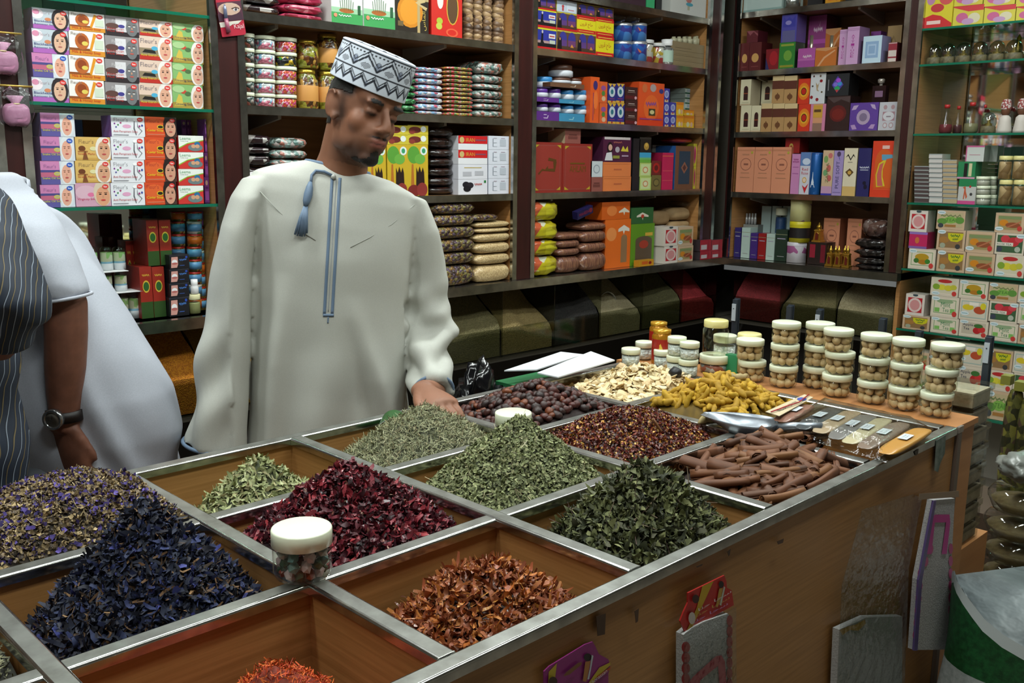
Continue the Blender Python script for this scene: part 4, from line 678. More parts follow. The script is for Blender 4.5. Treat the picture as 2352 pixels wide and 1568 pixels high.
D('violet', '#5a3a92', [('e', .48, .48, .24, .27, '#a894b0'), ('e', .48, .48, .14, .15, '#7a6a88'), ('p', [(.05, .74), (.12, .9), (.3, .92), (.2, .76)], '#b09ac0'), ('p', [(.92, .74), (.86, .92), (.7, .94), (.78, .8)], '#b09ac0'), ('p', [(.05, .2), (.12, .04), (.28, .06), (.2, .22)], '#a88ab8'), ('p', [(.92, .22), (.86, .06), (.68, .08), (.78, .22)], '#a88ab8')], '#4a2e7a', 'violet perfume box with silver medallion')
D('ornate', '#b8b8c0', [('r', .2, .34, .84, .66, '#a07a84'), ('e', .52, .5, .3, .16, '#c4c4ca'), ('e', .32, .82, .1, .08, '#a8888e'), ('e', .72, .82, .1, .08, '#a8888e'), ('e', .36, .18, .12, .1, '#a8888e'), ('e', .68, .18, .12, .1, '#a8888e'), ('e', .36, .18, .08, .07, '#c0c0c6'), ('e', .68, .18, .08, .07, '#c0c0c6'), ('r', .4, .47, .64, .51, '#8a7a84')], '#9a98a0', 'white perfume box with ornate scroll print')
D('peach', '#cf8a6a', [('e', .52, .62, .32, .14, '#a06450'), ('e', .52, .62, .28, .12, '#cf8a6a'), ('r', .4, .6, .66, .64, '#8a5444'), ('r', .3, .82, .7, .85, '#b07a5c'), ('r', .26, .42, .74, .44, '#b07a5c'), ('r', .22, .32, .78, .34, '#b07a5c'), ('r', 0, .92, 1, .95, '#c0805f'), ('e', .85, .88, .06, .03, '#a8a03a')], '#b06a4c', 'tall peach air freshener carton with round emblem')
D('redflat', '#8a1c1a', [('e', .42, .45, .14, .2, '#b09a4a'), ('e', .42, .4, .08, .12, '#8a2a20')], '#701414', 'dark red flat gift box')
D('pinklady', '#c080b0', [('q', .2, .84, .6, .04, '#8a2a6a'), ('q', .12, .78, .76, .04, '#8a2a6a'), ('r', .15, .66, .85, .68, '#a05a94'), ('r', .15, .5, .85, .52, '#a05a94')], '#a06a94', 'pink freshener carton')
D('redrose', '#c4c4d0', [('r', 0, .68, 1, 1, '#5a7ab0'), ('e', .6, .78, .4, .08, '#c0cce0'), ('t', 'Red', .2, .56, .6, .07, '#b0242c'), ('t', 'Rose', .16, .47, .68, .07, '#b0242c'), ('e', .5, .34, .22, .07, '#c9a03a'), ('e', .5, .34, .16, .05, '#d8c0b0'), ('p', [(.3, .22), (.6, .02), (.94, .26), (.6, .16)], '#b81c28')], '#8a90a8', 'white and blue freshener carton with red rose')
D('zahra', '#c4a888', [('e', .3, .8, .2, .08, '#7a9a5a'), ('e', .7, .88, .2, .06, '#c06a6a'), ('e', .6, .6, .2, .08, '#c05a5a'), ('e', .3, .5, .2, .07, '#6a9a6a'), ('e', .7, .38, .2, .07, '#b85a5a'), ('v', 'ZAHRA', .36, .28, .26, .44, '#5a6a3a'), ('r', 0, 0, 1, .2, '#b890b0'), ('r', 0, 0, 1, .04, '#34349a')], '#8a8a60', 'floral pink and green freshener carton')
DES['zahra']['up'] = 0
D('puresoft', '#9a88bc', [('v', 'PURE SOFT', .3, .16, .34, .6, '#2c2c5c'), ('e', .5, .92, .2, .06, '#4a3a5a'), ('p', [(.45, .88), (.6, .84), (.65, .76)], '#4a4aa0'), ('r', .1, .06, .9, .08, '#7a6aa0')], '#7a6a9a', 'lavender freshener carton with vertical dark lettering')
D('tulip', '#d4cab0', [('r', 0, 0, 1, .2, '#c9a868'), ('p', [(.1, .8), (.3, .88), (.5, .78), (.7, .88), (.86, .8), (.7, .84), (.5, .74), (.3, .84)], '#1c1a18'), ('p', [(.16, .5), (.48, .58), (.8, .5), (.48, .4)], '#5a4020'), ('e', .48, .49, .14, .04, '#c09a4a'), ('r', .3, .7, .66, .715, '#8a8070')], '#a89a80', 'cream and gold tall perfume carton')
D('navy', '#24225c', [('q', .15, .58, .74, .04, '#c0c4d4'), ('r', .2, .54, .84, .56, '#a0a4b8'), ('e', .6, .28, .14, .04, '#100e2a'), ('e', .7, .2, .14, .05, '#100e2a')], '#1a1846', 'tall navy perfume carton')
D('spray', '#cf3a1c', [('e', .5, .66, .34, .2, '#c8561c'), ('r', .14, .16, .86, .68, '#c8561c'), ('p', [(.26, .18), (.2, .4), (.3, .6), (.5, .66), (.6, .66), (.48, .5), (.5, .36), (.62, .2)], '#c9b42a'), ('p', [(.3, .2), (.25, .4), (.34, .58), (.5, .62), (.44, .46), (.46, .34), (.54, .2)], '#c05a54'), ('p', [(.4, .74), (.42, .66), (.6, .66), (.6, .68), (.86, .7), (.84, .76), (.4, .76)], '#5a94b0'), ('r', .4, .86, .7, .92, '#d8b0a8'), ('r', .14, .14, .86, .145, '#d8803a')], '#a82c14', 'tall red-orange carton picturing a spray bottle')
for n, c, d in (('thinnavy', '#2c2464', 'thin navy perfume carton'), ('thinwhite', '#a8bcb4', 'thin pale green-white perfume carton'), ('thinpurple', '#3c2470', 'thin purple perfume carton with gold rim'), ('thinred', '#8a1618', 'thin red foil perfume carton'), ('thingreen', '#1a3024', 'dark green perfume carton')):
    D(n, c, [('r', 0, .84, 1, .855, '#8a8a6a'), ('r', .15, .7, .85, .73, '#9a94a8'), ('r', .2, .14, .8, .16, '#8a8a8a')], None, d)
D('darkbox', '#221614', [('r', .1, .3, .4, .9, '#8a1c30'), ('r', .7, .1, .95, .9, '#6a1424')], '#1a1010', 'dark brown gift box with red stripes')
D('plainwhite', '#c4c6c2', [('r', .47, .2, .53, .9, '#a8a890'), ('e', .5, .55, .08, .1, '#b0706a'), ('e', .52, .4, .1, .06, '#4a94a8')], '#b4b6b2', 'large plain white carton with colourful tape seal')
D('tealwhite', '#b4c8c4', [('r', 0, 0, 1, .12, '#8aa8a4')], '#a0b4b0', 'large pale teal carton on the top shelf')
D('tealsmall', '#a8bcb8', [('r', 0, 0, 1, .1, '#8aa8a4')], '#94a8a4', 'pale teal carton'); D('blackplain', '#16161a', [], '#101014', 'plain black carton'); D('dkpurple', '#3a2430', [], '#2a1a24', 'dark purple carton on the top shelf'); D('greentop', '#3aa06a', [], '#2a8a5a', 'bright green carton on the top shelf'); D('blacktop', '#16161a', [], '#101014', 'black carton on the top shelf')
D('cardtray', '#8a7a5c', [('r', .1, .3, .6, .34, '#6b5c44')], '#7a6a4e', 'flat brown cardboard tray')
D('purptray', '#5a2a80', [('p', [(.36, .35), (.4, .25), (.54, .25), (.58, .6), (.54, .6), (.52, .35)], '#b8a8c4'), ('r', .38, .62, .5, .7, '#b8a8c4')], '#482068', 'purple cardboard tray'); D('bluetray', '#3a86ac', [('p', [(.36, .35), (.4, .25), (.54, .25), (.58, .6), (.54, .6), (.52, .35)], '#8ac0cc')], '#2e6e90', 'blue cardboard tray'); D('browntray', '#6b4a34', [('p', [(.56, .35), (.6, .25), (.72, .25), (.76, .7), (.72, .7), (.7, .35)], '#b8a898')], '#5a3c2a', 'brown cardboard tray')
D('redtin', '#a0202e', [('r', .08, .12, .6, .55, '#b8b0b4'), ('r', .7, 0, .72, 1, '#6a141e')], '#3a3034', 'red tea tin'); D('pinkwhite', '#c4c8c4', [('r', 0, .9, 1, 1, '#c05a8a'), ('r', 0, 0, .06, 1, '#c05a8a'), ('r', .2, .4, .8, .44, '#b07a8a')], '#8a8a84', 'white and pink carton'); D('greenslim', '#1f7a4a', [('r', .35, .1, .55, .9, '#14120e'), ('r', .62, .15, .8, .9, '#c9c49a'), ('r', 0, 0, 1, .1, '#c490a8')], '#186a40', 'green slimming carton with figures'); D('runner', '#b8b8b4', [('r', 0, .7, 1, 1, '#1f7a4a'), ('r', 0, 0, 1, .14, '#c04a84'), ('p', [(.3, .2), (.34, .6), (.24, .66), (.4, .72), (.44, .5), (.54, .3), (.46, .2), (.4, .4), (.36, .2)], '#b85a3a'), ('e', .74, .4, .08, .06, '#3a3a3a'), ('e', .66, .7, .06, .05, '#b03030')], '#a8a8a0', 'white and green slimming carton with running figure')
D('silverbox', '#8a8c86', [], '#6a6c68', 'plain silver-grey carton'); D('yellowmini', '#c48a1e', [('r', .2, .3, .6, .8, '#c45a1e'), ('e', .75, .5, .1, .25, '#8a1c1c')], '#b07a1a', 'small orange and yellow packet'); D('brownpaper', '#94784c', [('p', [(0, .4), (.45, .75), (.5, .7), (0, .3)], '#7a6038'), ('p', [(.5, .72), (1, .3), (1, .24), (.5, .64)], '#806640')], '#866c42', 'crumpled brown paper bag')

_txt = {}
def text_geo(s):
    if s not in _txt:
        cu = bpy.data.curves.new('t', 'FONT'); cu.body = s; cu.resolution_u = 2; o = bpy.data.objects.new('t', cu); COL.objects.link(o)
        bpy.context.view_layer.update(); me = o.to_mesh(); vs = np.array([v.co[:2] for v in me.vertices]); fs = [tuple(p.vertices) for p in me.polygons]
        o.to_mesh_clear(); bpy.data.objects.remove(o); bpy.data.curves.remove(cu)
        mn, mx = vs.min(0), vs.max(0); _txt[s] = ((vs-mn)/(mx-mn), fs)
    return _txt[s]
def prints(m, prims, lay=.004, y0=0., xf=None, up=0):
    """flat print on the front (y=0) of a unit box"""
    for i, p in enumerate(prims):
        y = y0-.003-.0012*i; mt = M(p[-1], .4)
        if p[0] == 'r': pts = [(p[1], p[2]), (p[3], p[2]), (p[3], p[4]), (p[1], p[4])]; fs = [(0, 1, 2, 3)]
        elif p[0] == 'e': pts = [(p[1]+p[3]*math.cos(2*PI*k/16), p[2]+p[4]*math.sin(2*PI*k/16)) for k in range(16)]; fs = [tuple(range(16))]
        elif p[0] == 'p': pts = p[1]; fs = [tuple(range(len(pts)))] 
        elif p[0] == 'q':      # lettering too small to read: a wavy line
            n = 14; pts = []; rr = random.Random(int(p[1]*997+p[3]*331))
            up_ = [(p[1]+p[3]*k/n, p[2]+p[4]*(.5+.42*math.sin(k*2.1)+.2*rr.uniform(-1, 1))) for k in range(n+1)]; t_ = p[4]*.28
            pts = [(a, b+t_) for a, b in up_]+[(a, b-t_) for a, b in up_]; fs = [(k, n+1+k, n+2+k, k+1) for k in range(n)]
        elif p[0] == 't': g, fs = text_geo(p[1]); pts = [(p[2]+a*p[4], p[3]+b*p[5]) for a, b in g]
        elif p[0] == 'v':
            if up and len(p[1]) < 10:      # upright letters stacked top to bottom
                n = len(p[1])
                for k, ch in enumerate(p[1]):
                    g, fs = text_geo(ch); h = p[5]/n; m.add([(p[2]+a*p[4], y, p[3]+p[5]-(k+1)*h+.12*h+b*h*.76) for a, b in g], fs, mt)
                continue
            g, fs = text_geo(p[1]); pts = [(p[2]+(1-b)*p[4], p[3]+a*p[5]) for a, b in g]
        pts = [(min(max(a, 0), 1), min(max(b, 0), 1)) for a, b in pts]
        m.add([(a, y, b) for a, b in pts], fs, mt)
_bm = {}
def box_mesh(n):
    if n not in _bm:
        d = DES[n]; m = MB(); c = M(d['c'], .42, 0, Coat_Weight=.15); s = M(d['s'], .42, 0, Coat_Weight=.15)
        vs = [(0, 0, 0), (1, 0, 0), (1, 1, 0), (0, 1, 0), (0, 0, 1), (1, 0, 1), (1, 1, 1), (0, 1, 1)]
        m.add(vs, [(0, 1, 5, 4)], c); m.add(vs, [(3, 2, 1, 0), (1, 2, 6, 5), (2, 3, 7, 6), (3, 0, 4, 7), (4, 5, 6, 7)], s)
        prints(m, d['p'], up=d.get('up', 0)); _bm[n] = m.mesh(n)
    return _bm[n]
def kindname(d):
    import re
    h = re.split(r' with | picturing | on the | of ', d)[0].replace('-', ' ').replace(',', '').split(); return '_'.join(h[-2:])
class Wall:
    """a shelf row: pixel -> position along the wall on a vertical plane"""
    def __init__(s, axis, z, back=.015, crop=(0, 0, 1)): s.axis = axis; s.z = z; s.crop = crop; s.pl = (WY if axis == 'b' else EX)+back; s.sp = None
    def pix(s, x, y): o = s.crop; return o[0]+x/o[2], o[1]+y/o[2]
    def hit(s, X, Y, g=0.): 
        if s.axis == 'b': P = ony(X, Y, s.pl+g); return P[0], P[2]
        P = onx(X, Y, s.pl+g); return -P[1], P[2]
    def along(s, x, z, g=0.):
        X = s.crop[0]+x/s.crop[2]; Y = 400
        for _ in range(4):
            a, _z = s.hit(X, Y, g); P = (a, s.pl+g, z) if s.axis == 'b' else (s.pl+g, -a, z); Y = px(P)[1]
        return a
    def top(s, xc, y, g=0.): X, Y = s.pix(xc, y); return s.hit(X, Y, g)[1]
    def clamp(s, a0, a1, g=0.):
        """keep goods that stand inside a bay clear of its side panels"""
        if g+s.pl < (WY if s.axis == 'b' else EX)+.012: return a0, a1
        for lo, hi in ([XB[k] for k in XB] if s.axis == 'b' else [(-YC[k][0], -YC[k][1]) for k in YC]):
            if lo-.03 < (a0+a1)/2 < hi+.03: a0, a1 = max(a0, lo+.004), min(a1, hi-.004)
        return a0, a1
    def zcap(s, a, z, zt):
        L = (ZLg if a < 1.5 else ZB) if s.axis == 'b' else (ZC if a < -1.88 else ZD)
        up = [q for q in L if q > z+.05]; return min(zt, min(up)-.028) if up else zt
    def place(s, o, a, z, g=0.):
        if s.axis == 'b': o.location = (a, s.pl+g, z)
        else: o.location = (s.pl+g, -a, z); o.rotation_euler = (0, 0, -PI/2)
def stack(W, x0, x1, items, where='', depth=.09, g=0., z0=None, cat='box', group=None, name=None, gap=.0008):
    """items bottom to top: (design, pixel y of the top front edge)"""
    z = W.z if z0 is None else z0; out = []; cnt = {}
    for d, _ in items: cnt[d] = cnt.get(d, 0)+1
    seen = {}
    for i, (d, yt) in enumerate(items):
        xa, xb = (x0, x1) if not isinstance(x0, (list, tuple)) else (x0[i], x1[i])
        a0, a1 = W.clamp(W.along(xa, z, g), W.along(xb, z, g), g); zt = W.zcap(a0, z, W.top((xa+xb)/2, yt, g)); zt = max(zt, z+.006)
        o = obj(name or kindname(DES[d]['desc']), box_mesh(d)); W.place(o, a0, z+gap, g); o.scale = (a1-a0-.0006, depth, zt-z-gap)
        k = seen.get(d, 0); seen[d] = k+1
        lab = DES[d]['desc']+(' '+where if where else '')+(', '+ordn(k, cnt[d]) if cnt[d] > 1 else '')
        if len(lab.split()) < 5: lab += ' on the shelf'
        tag(o, lab, cat, group); out.append(o); z = zt
    return out, z
# ------------------------------------------------------------------ round goods and bags
_bag = {}
def bag_mesh(key, mat, seed, pinch=True, wr=.10, ex=.55):
    k = (key, seed, pinch)
    if k in _bag: return _bag[k]
    nu, nv = 26, 16; V = []; Fc = []
    sg = lambda c, e: math.copysign(abs(c)**e, c)
    for j in range(nv+1):
        b = -PI/2+PI*j/nv
        for i in range(nu):
            a = 2*PI*i/nu; x = sg(math.cos(b), .45)*sg(math.cos(a), ex); y = sg(math.cos(b), .45)*sg(math.sin(a), ex); z = sg(math.sin(b), .8)
            if pinch: q = 1-.75*max(0, abs(x)-.72)/.28; z *= q
            n = noise.noise(Vector((x*2.3, y*2.3, z*2.3))+Vector((seed*5.1, 0, 0))); n2 = noise.noise(Vector((x*6, y*6, z*6))+Vector((0, seed*3.3, 0)))
            s = 1+wr*n+wr*.6*n2; V.append((.5+.5*x*(1+.3*wr*n), .5+.5*y*s, .5+.5*z*s))
    for j in range(nv):
        for i in range(nu): k2 = (i+1) % nu; Fc.append((j*nu+i, j*nu+k2, (j+1)*nu+k2, (j+1)*nu+i))
    zs = [v[2] for v in V]; z0, z1 = min(zs), max(zs); V = [(x, y, (z-z0)/(z1-z0)) for x, y, z in V]
    m = MB(); m.add(V, Fc, mat, True); _bag[k] = m.mesh(key); return _bag[k]
def bags(W, x0, x1, tops, mat, label, name, depth=.12, g=0., z0=None, cat='bag', pinch=True, group=None, wr=.1, seed0=0, over=.0, single=False):
    z = W.z if z0 is None else z0; n = len(tops); out = []
    for i, yt in enumerate(tops):
        a0, a1 = W.clamp(W.along(x0, z, g), W.along(x1, z, g), g); zt = max(W.zcap(a0, z, W.top((x0+x1)/2, yt, g)), z+.008)
        u_ = bag_mesh(name+mat.name+str(wr), mat, (seed0+i) % 5, pinch, wr); me = u_.copy(); me.transform(Matrix.Diagonal((a1-a0, depth, (zt-z)*(1+over), 1))); o = obj(name, me); W.place(o, a0, z, g)
        lab = label+(', '+ordn(i, n)+' in its pile' if n > 1 else ''); tag(o, lab, cat, group); out.append(o); z = zt
    return out, z
def rnd(W, x0, x1, yt, parts, label, cat, name, z0=None, g=0., group=None, n=18):
    """parts(r, h) -> list of (part name, profile, material, cap0, cap1)"""
    z = W.z if z0 is None else z0
    r = .02
    for _ in range(3): a0, a1 = W.along(x0, z, g+r), W.along(x1, z, g+r); r = (a1-a0)/2*.985
    zt = max(W.zcap(a0, z, W.top((x0+x1)/2, yt, g+r)), z+.01); c0, c1 = W.clamp(a0, a1, g+r); sh = (c0-a0) if c0 > a0 else (c1-a1); a0 += sh; a1 += sh; t = empty(name); W.place(t, (a0+a1)/2, z+.0006, g+r); h = zt-z-.0012
    for pn, prof, mat, c0, c1 in parts(r, h):
        m = MB(); m.lathe(prof, mat, n, cap0=c0, cap1=c1); m.build(pn, t)
    tag(t, label, cat, group); return t, zt
def P_jar(fill, lid=CREAMLID, fl=.93, lh=.26, glass=CLEAR):
    def f(r, h):
        hl = h*lh
        out = [('jar_body', [(r*.86, 0), (r*.95, h*.03), (r*.97, h*.12), (r*.97, h-hl-h*.06), (r*.9, h-hl)], glass, True, False),
               ('lid', [(r*.98, h-hl), (r, h-hl+h*.01), (r, h-h*.02), (r*.95, h), (0, h)], lid, False, False)]
        if fill: out.append(('contents', [(r*.8, h*.025), (r*.93, h*.06), (r*.935, (h-hl)*fl*.9), (r*.88, (h-hl)*fl), (0, (h-hl)*fl)], fill, True, False))
        return out
    return f
def P_tin(side, top, bands=()):
    def f(r, h):
        out = [('tin_body', [(r, 0), (r, h*.86)], side, True, False), ('lid', [(r*1.02, h*.86), (r*1.02, h*.99), (r*.98, h), (0, h)], top, False, False)]
        for a, b, mt in bands: out.append(('label_band', [(r*1.008, h*a), (r*1.012, h*a), (r*1.012, h*b), (r*1.008, h*b)], mt, False, False))
        return out
    return f
def lit(*pts):
    return lambda r, h: [(a*r, b*h) for a, b in pts]
CANDY = speck('candy_balls', ['#d8d8dc', '#d8708a', '#8ab4d8', '#e0e0e4', '#d87a94'], 95, .35, .9, .006)
SPRINK = speck('candy_sticks', ['#d85a3a', '#d84a8a', '#d8902a', '#e0c8d0', '#d83a3a'], 150, .4, .8, .004)
STONE = speck('pebble_candy', ['#5a6a68', '#3a3430', '#8a4a40', '#a89a96', '#2c3a34'], 90, .4, .9, .005)
STONEL = speck('pebble_candy_pale', ['#8ca09a', '#6a8a84', '#a86a5c', '#c0b4b0', '#4a5650', '#b8c0bc'], 75, .3, .9, .005, .6)
GREENC = speck('green_candy', ['#2a6a3a', '#3a8a4a', '#1c4a2a', '#5aa06a'], 140, .3, .8, .004, .5)
STICKC = speck('stick_candy', ['#c84a4a', '#c8a84a', '#5a8a4a', '#d8c0b0', '#c85a70'], 120, .3, .7, .003, .5)
CANDYB = speck('candy_ball_bag', ['#d8d8dc', '#d8708a', '#8ab4d8', '#e0e0e4', '#d87a94'], 75, .25, 1., .008, .5)
NUTH = speck('nuts_in_honey', ['#5a3414', '#7a4a1a', '#6a6a1e', '#a8803a', '#3a220e', '#8a8a2e'], 80, .2, .6, .004, .6)
NUTMIX = speck('mixed_nuts', ['#6a5038', '#4a3a34', '#8a6a3a', '#5a4a5a', '#7a7040', '#3c2c26'], 95, .35, .9, .006, .6)
SESAME = speck('sesame', ['#c4a878', '#b09468', '#d0b88a'], 300, .45, .5, .002, .5)
DATES = speck('pressed_dates', ['#1c100e', '#2c1814', '#120a08', '#3a2018'], 40, .25, .7, .006, .8)
DKWHITE = speck('dark_white_candy', ['#2a1c20', '#b8b4b0', '#1c1416', '#8a8480', '#3a2a2c'], 26, .25, .5, .006, .7)
PINKC = speck('pink_wrapped_candy', ['#a82c4c', '#c84a6a', '#8a2440', '#d88a9c'], 34, .25, .6, .006, .7)
FIG = speck('dried_figs', ['#8a6a4a', '#6b5038', '#a0825c', '#4f3a2a'], 28, .5, .8, .008, .3, (1, 1, 2.4))
YSNACK = speck('yellow_snack_bag', ['#b8ac1e', '#c8c02a', '#a89a20', '#c05a3a', '#c8c8b0', '#b0a422'], 18, .22, .5, .006, .7)
BROWNPK = speck('brown_packet', ['#7a5040', '#8a6048', '#6a4438'], 30, .35, .4, .004, .5, (6, 1, 1))
KRAFT = noisy('kraft_paper', '#8f7450', '#a3875f', 9, .7, .3, .006)
BLACKBAG = noisy('black_plastic', '#0e0e11', '#1c1c20', 14, .22, .9, .02)
DARKBAG = speck('dark_resin_bag', ['#1c1818', '#2e2624', '#120f0f', '#4a3c38'], 40, .2, .9, .008, .9)
TINBLUE = M('#5a94c0', .35); TINOR = M('#c8681e', .35); TINGOLD = speck('tin_pattern', ['#b09a4a', '#8a2a22', '#c9b86a', '#3a5a2a'], 130, .4, .1); TINWHITE = speck('tin_pattern_pale', ['#c0ccc0', '#5a9a6a', '#d4d8d0'], 130, .4, .1); TINLID = M('#a8281e', .35, .2)
GOLDLID = M('#b89a3a', .25, .8); LABELC = M('#c9904a', .5)

# ---- left bay: soap
Lc = (0, 0, 3.1357)
W = Wall('b', ZLg[1], .02, Lc)
for i, (x0, x1, its) in enumerate([(240, 500, [('black', 562), ('snake', 388), ('black', 215), ('black', 38)]), (505, 760, [('honey', 577), ('honey', 405), ('honey', 228), ('honey', 55)]), (765, 1005, [('clay', 597), ('clay', 432), ('clay', 264), ('clay', 92)]), (1008, 1246, [('ostrich', 602), ('ostrich', 437), ('ostrich', 266), ('ostrich', 98)]), (1248, 1468, [('ginseng', 612), ('ginseng', 458), ('ginseng', 300), ('ginseng', 132)])]):
    W.z = ZLg[2]; stack(W, x0, x1, its, 'on upper shelf', .07, group='soap boxes', name='soap_box')
W.z = ZLg[1]
for i, (x0, x1, its) in enumerate([(300, 545, [('snake', 1330), ('snake', 1160), ('snake', 985), ('snake', 810)]), (550, 803, [('virgin', 1317), ('stretch', 1155), ('stretch', 987)]), (806, 1048, [('anti', 1316), ('anti', 1152), ('anti', 987), ('anti', 825)]), (1050, 1276, [('caviar', 1310), ('caviar', 1150), ('caviar', 987), ('caviar', 830)]), (1290, 1470, [('leema', 1337), ('leema', 1217), ('leema', 1097), ('leema', 977)])]):
    stack(W, x0, x1, its, 'on lower shelf', .07, group='soap boxes', name='soap_box')
stack(W, 1478, 1548, [('purple', 1275), ('purple', 1100), ('purple', 975), ('purple', 850)], 'right of the toilet soaps', .05, .03, group='purple cartons')
for i, x in enumerate((1310, 1350, 1395)): stack(W, x, x+38, [('purple', 1120), ('purple', 980), ('purple', 860)], 'behind the toilet soaps, %s row' % ['left', 'middle', 'right'][i], .05, .14, group='purple cartons')
# bottles and cartons on the left counter
W = Wall('b', ZLg[0]-.03, .05, (0, 400, 4.2)); sbo = sbox('trim_60', (XB['L'][0], WY-.0, ZL), (XB['L'][1], WY+SD, ZLg[0]-.03), STEEL); struct(sbo)
for i, x in enumerate((1372, 1492)): stack(W, x, x+116, [('redgreen', 892)], ['left', 'right'][i]+' of the lower front pair', .1, group='red and green cartons')
for i, x in enumerate((1372, 1492)): stack(W, x+62, x+174, [('redgreen', 440)], ['left', 'right'][i]+' of the upper front pair', .1, .01, z0=W.top(1430, 892), group='red and green cartons')
for i, x in enumerate((1255, 1310)): stack(W, x, x+55, [('redgreen', 640)], ['left', 'right'][i]+' of the rear pair', .06, .12, group='red and green cartons')
stack(W, 1640, 1830, [('smile', 1182), ('smile', 1047), ('smile', 912), ('smile', 775)], '', .06, -.02, group='tooth powder cartons')
for c, (x0, x1, lo, n, g) in enumerate([(1655, 1785, 330, 8, .06), (1812, 1945, 330, 8, .03), (1950, 2060, 500, 7, .04)]):
    z = W.z
    ys = [1300-(1300-lo)*(k+1)/n for k in range(n)]
    for k, y in enumerate(ys):
        kind = (k*3+c) % 5; bl = [(.2, .8, TINOR if kind in (1,) else TINBLUE)]
        t, z = rnd(W, x0+2*(k % 2), x1+2*(k % 2), y, P_tin(TINWHITE if kind == 4 else TINGOLD, M('#d0d4d0', .35) if kind == 4 else TINLID, bl), 'round balm tin in the %s tin column, %s' % (['left', 'middle', 'right'][c], ordn(k, n)), 'tin', 'balm_tin', z, g, 'round balm tins', 14)
stack(W, 1920, 2010, [('purple', 340)], 'on top of the balm tins', .04, .05, z0=W.top(1960, 500, .05))
t, z = rnd(W, 1822, 1935, 1152, P_jar(M('#8a8a5a', .5), M('#d8d4a8', .4), .8), 'small jar with cream lid below the balm tins', 'jar', 'cream_jar', None, -.03)
rnd(W, 1842, 1915, 1010, lambda r, h: [('bottle', [(r*.8, 0), (r, h*.05), (r, h*.5), (r*.8, h*.58), (r*.85, h*.62), (r*.85, h), (0, h)], M('#dcdcdc', .35), True, False)], 'small white bottle standing on the cream-lidded jar', 'bottle', 'white_bottle', z, -.03)
ROLL = lambda r, h: [('base', [(r, 0), (r, h*.28)], M('#d4dade', .4), True, False), ('stick_body', [(r*.96, h*.28), (r*.96, h*.36)], M('#7aa8c0', .4), False, False), ('bottle_label', [(r*.96, h*.36), (r*.96, h*.74)], speck('roll_label', ['#c0c0a8', '#b8b89a', '#8ab06a'], 60, .5, 0), False, False), ('clear_cap', [(r*.98, h*.74), (r*.98, h*.8), (r*.85, h*.92), (r*.5, h*.99), (0, h)], CLEAR, False, False)]
zz = W.z; tiers = [(1330, 1118, (890, 1010, 1130, 1245)), (1140, 925, (850, 970, 1110)), (925, 690, (735, 830, 975, 1095))]
for k, (yb, yt, xs) in enumerate(tiers):
    z1 = zz
    for i, x in enumerate(xs): t, z1 = rnd(W, x, x+118, yt, ROLL, 'deodorant stick with clear cap, %s tier, %s from left' % (['bottom', 'middle', 'top'][k], ['first', 'second', 'third', 'fourth'][i]), 'deodorant', 'deodorant_stick', zz, .02 if k < 2 else .03, 'deodorant sticks')
    if k < 2:
        a0, a1 = W.along(xs[0]-40, z1), W.along(xs[-1]+130, z1); o = sbox('display_card', (a0, W.pl, z1), (a1, W.pl+.07, z1+.002), M('#d4d4d4', .5)); tag(o, 'white card tray between deodorant tiers, %s' % ['lower', 'upper'][k], 'card'); zz = z1+.0025
stack(W, 415, 562, [('argan', 375)], 'behind the bending man', .06, .03); stack(W, 640, 716, [('argan', 645)], 'beside the deodorants', .06, .08)

# ---- bay A
Ac = (480, 0, 3.0947)
W = Wall('b', ZB[3], .02, Ac)
bags(W, 225, 545, [30, -40], DKWHITE, 'bag of dark wrapped candy on the top shelf', 'candy_bag', .16, cat='candy bag'); bags(W, 535, 850, [95, 30, -40], PINKC, 'bag of pink wrapped candy on the top shelf', 'candy_bag', .16, cat='candy bag')
for i, x in enumerate((872, 1102)): stack(W, x, x+222, [('ginger', -60)], ['left', 'right'][i]+' of the pair', .12)
stack(W, 1322, 1562, [('almas', -40)], '', .12); stack(W, 1582, 1800, [('figbox', -40)], '', .1)
for i, x in enumerate((1805, 1870, 1938, 2010, 2075)): rnd(W, x, x+64, -60, lambda r, h: [('fig_roll', [(r*.9, 0)]+[(r*(1 if k % 2 else .86), h*(k+.5)/24) for k in range(24)]+[(r*.9, h), (0, h)], FIG, True, False)], 'upright roll of dried figs, %s from left' % ['first', 'second', 'third', 'fourth', 'fifth'][i], 'dried figs', 'fig_roll', None, .02, 'fig rolls', 12)
W = Wall('b', ZB[2], .03, Ac)
FILLS = [[STONE, STONE, STONE, STONE, STONE], [CANDY]*5, [SPRINK, SPRINK, SPRINK, speck('ball_candy_bright', ['#d8b02a', '#3a9a3a', '#202022', '#202022'], 70, .3, .9, .006), SPRINK]]
for c, (x0, x1, ys) in enumerate([(236, 322, (655, 553, 448, 343, 238)), (326, 466, (665, 563, 460, 357, 256)), (470, 616, (673, 573, 474, 375, 270))]):
    z = W.z
    for k, y in enumerate(ys): t, z = rnd(W, x0, x1, y+2, P_jar(FILLS[c][k]), 'small jar of %s, %s in its column' % (['dark pebble candy', 'pastel candy balls', 'bright candy bits'][c], ordn(k, 5)), 'candy jar', 'candy_jar', z, .0, 'stacked candy jars')
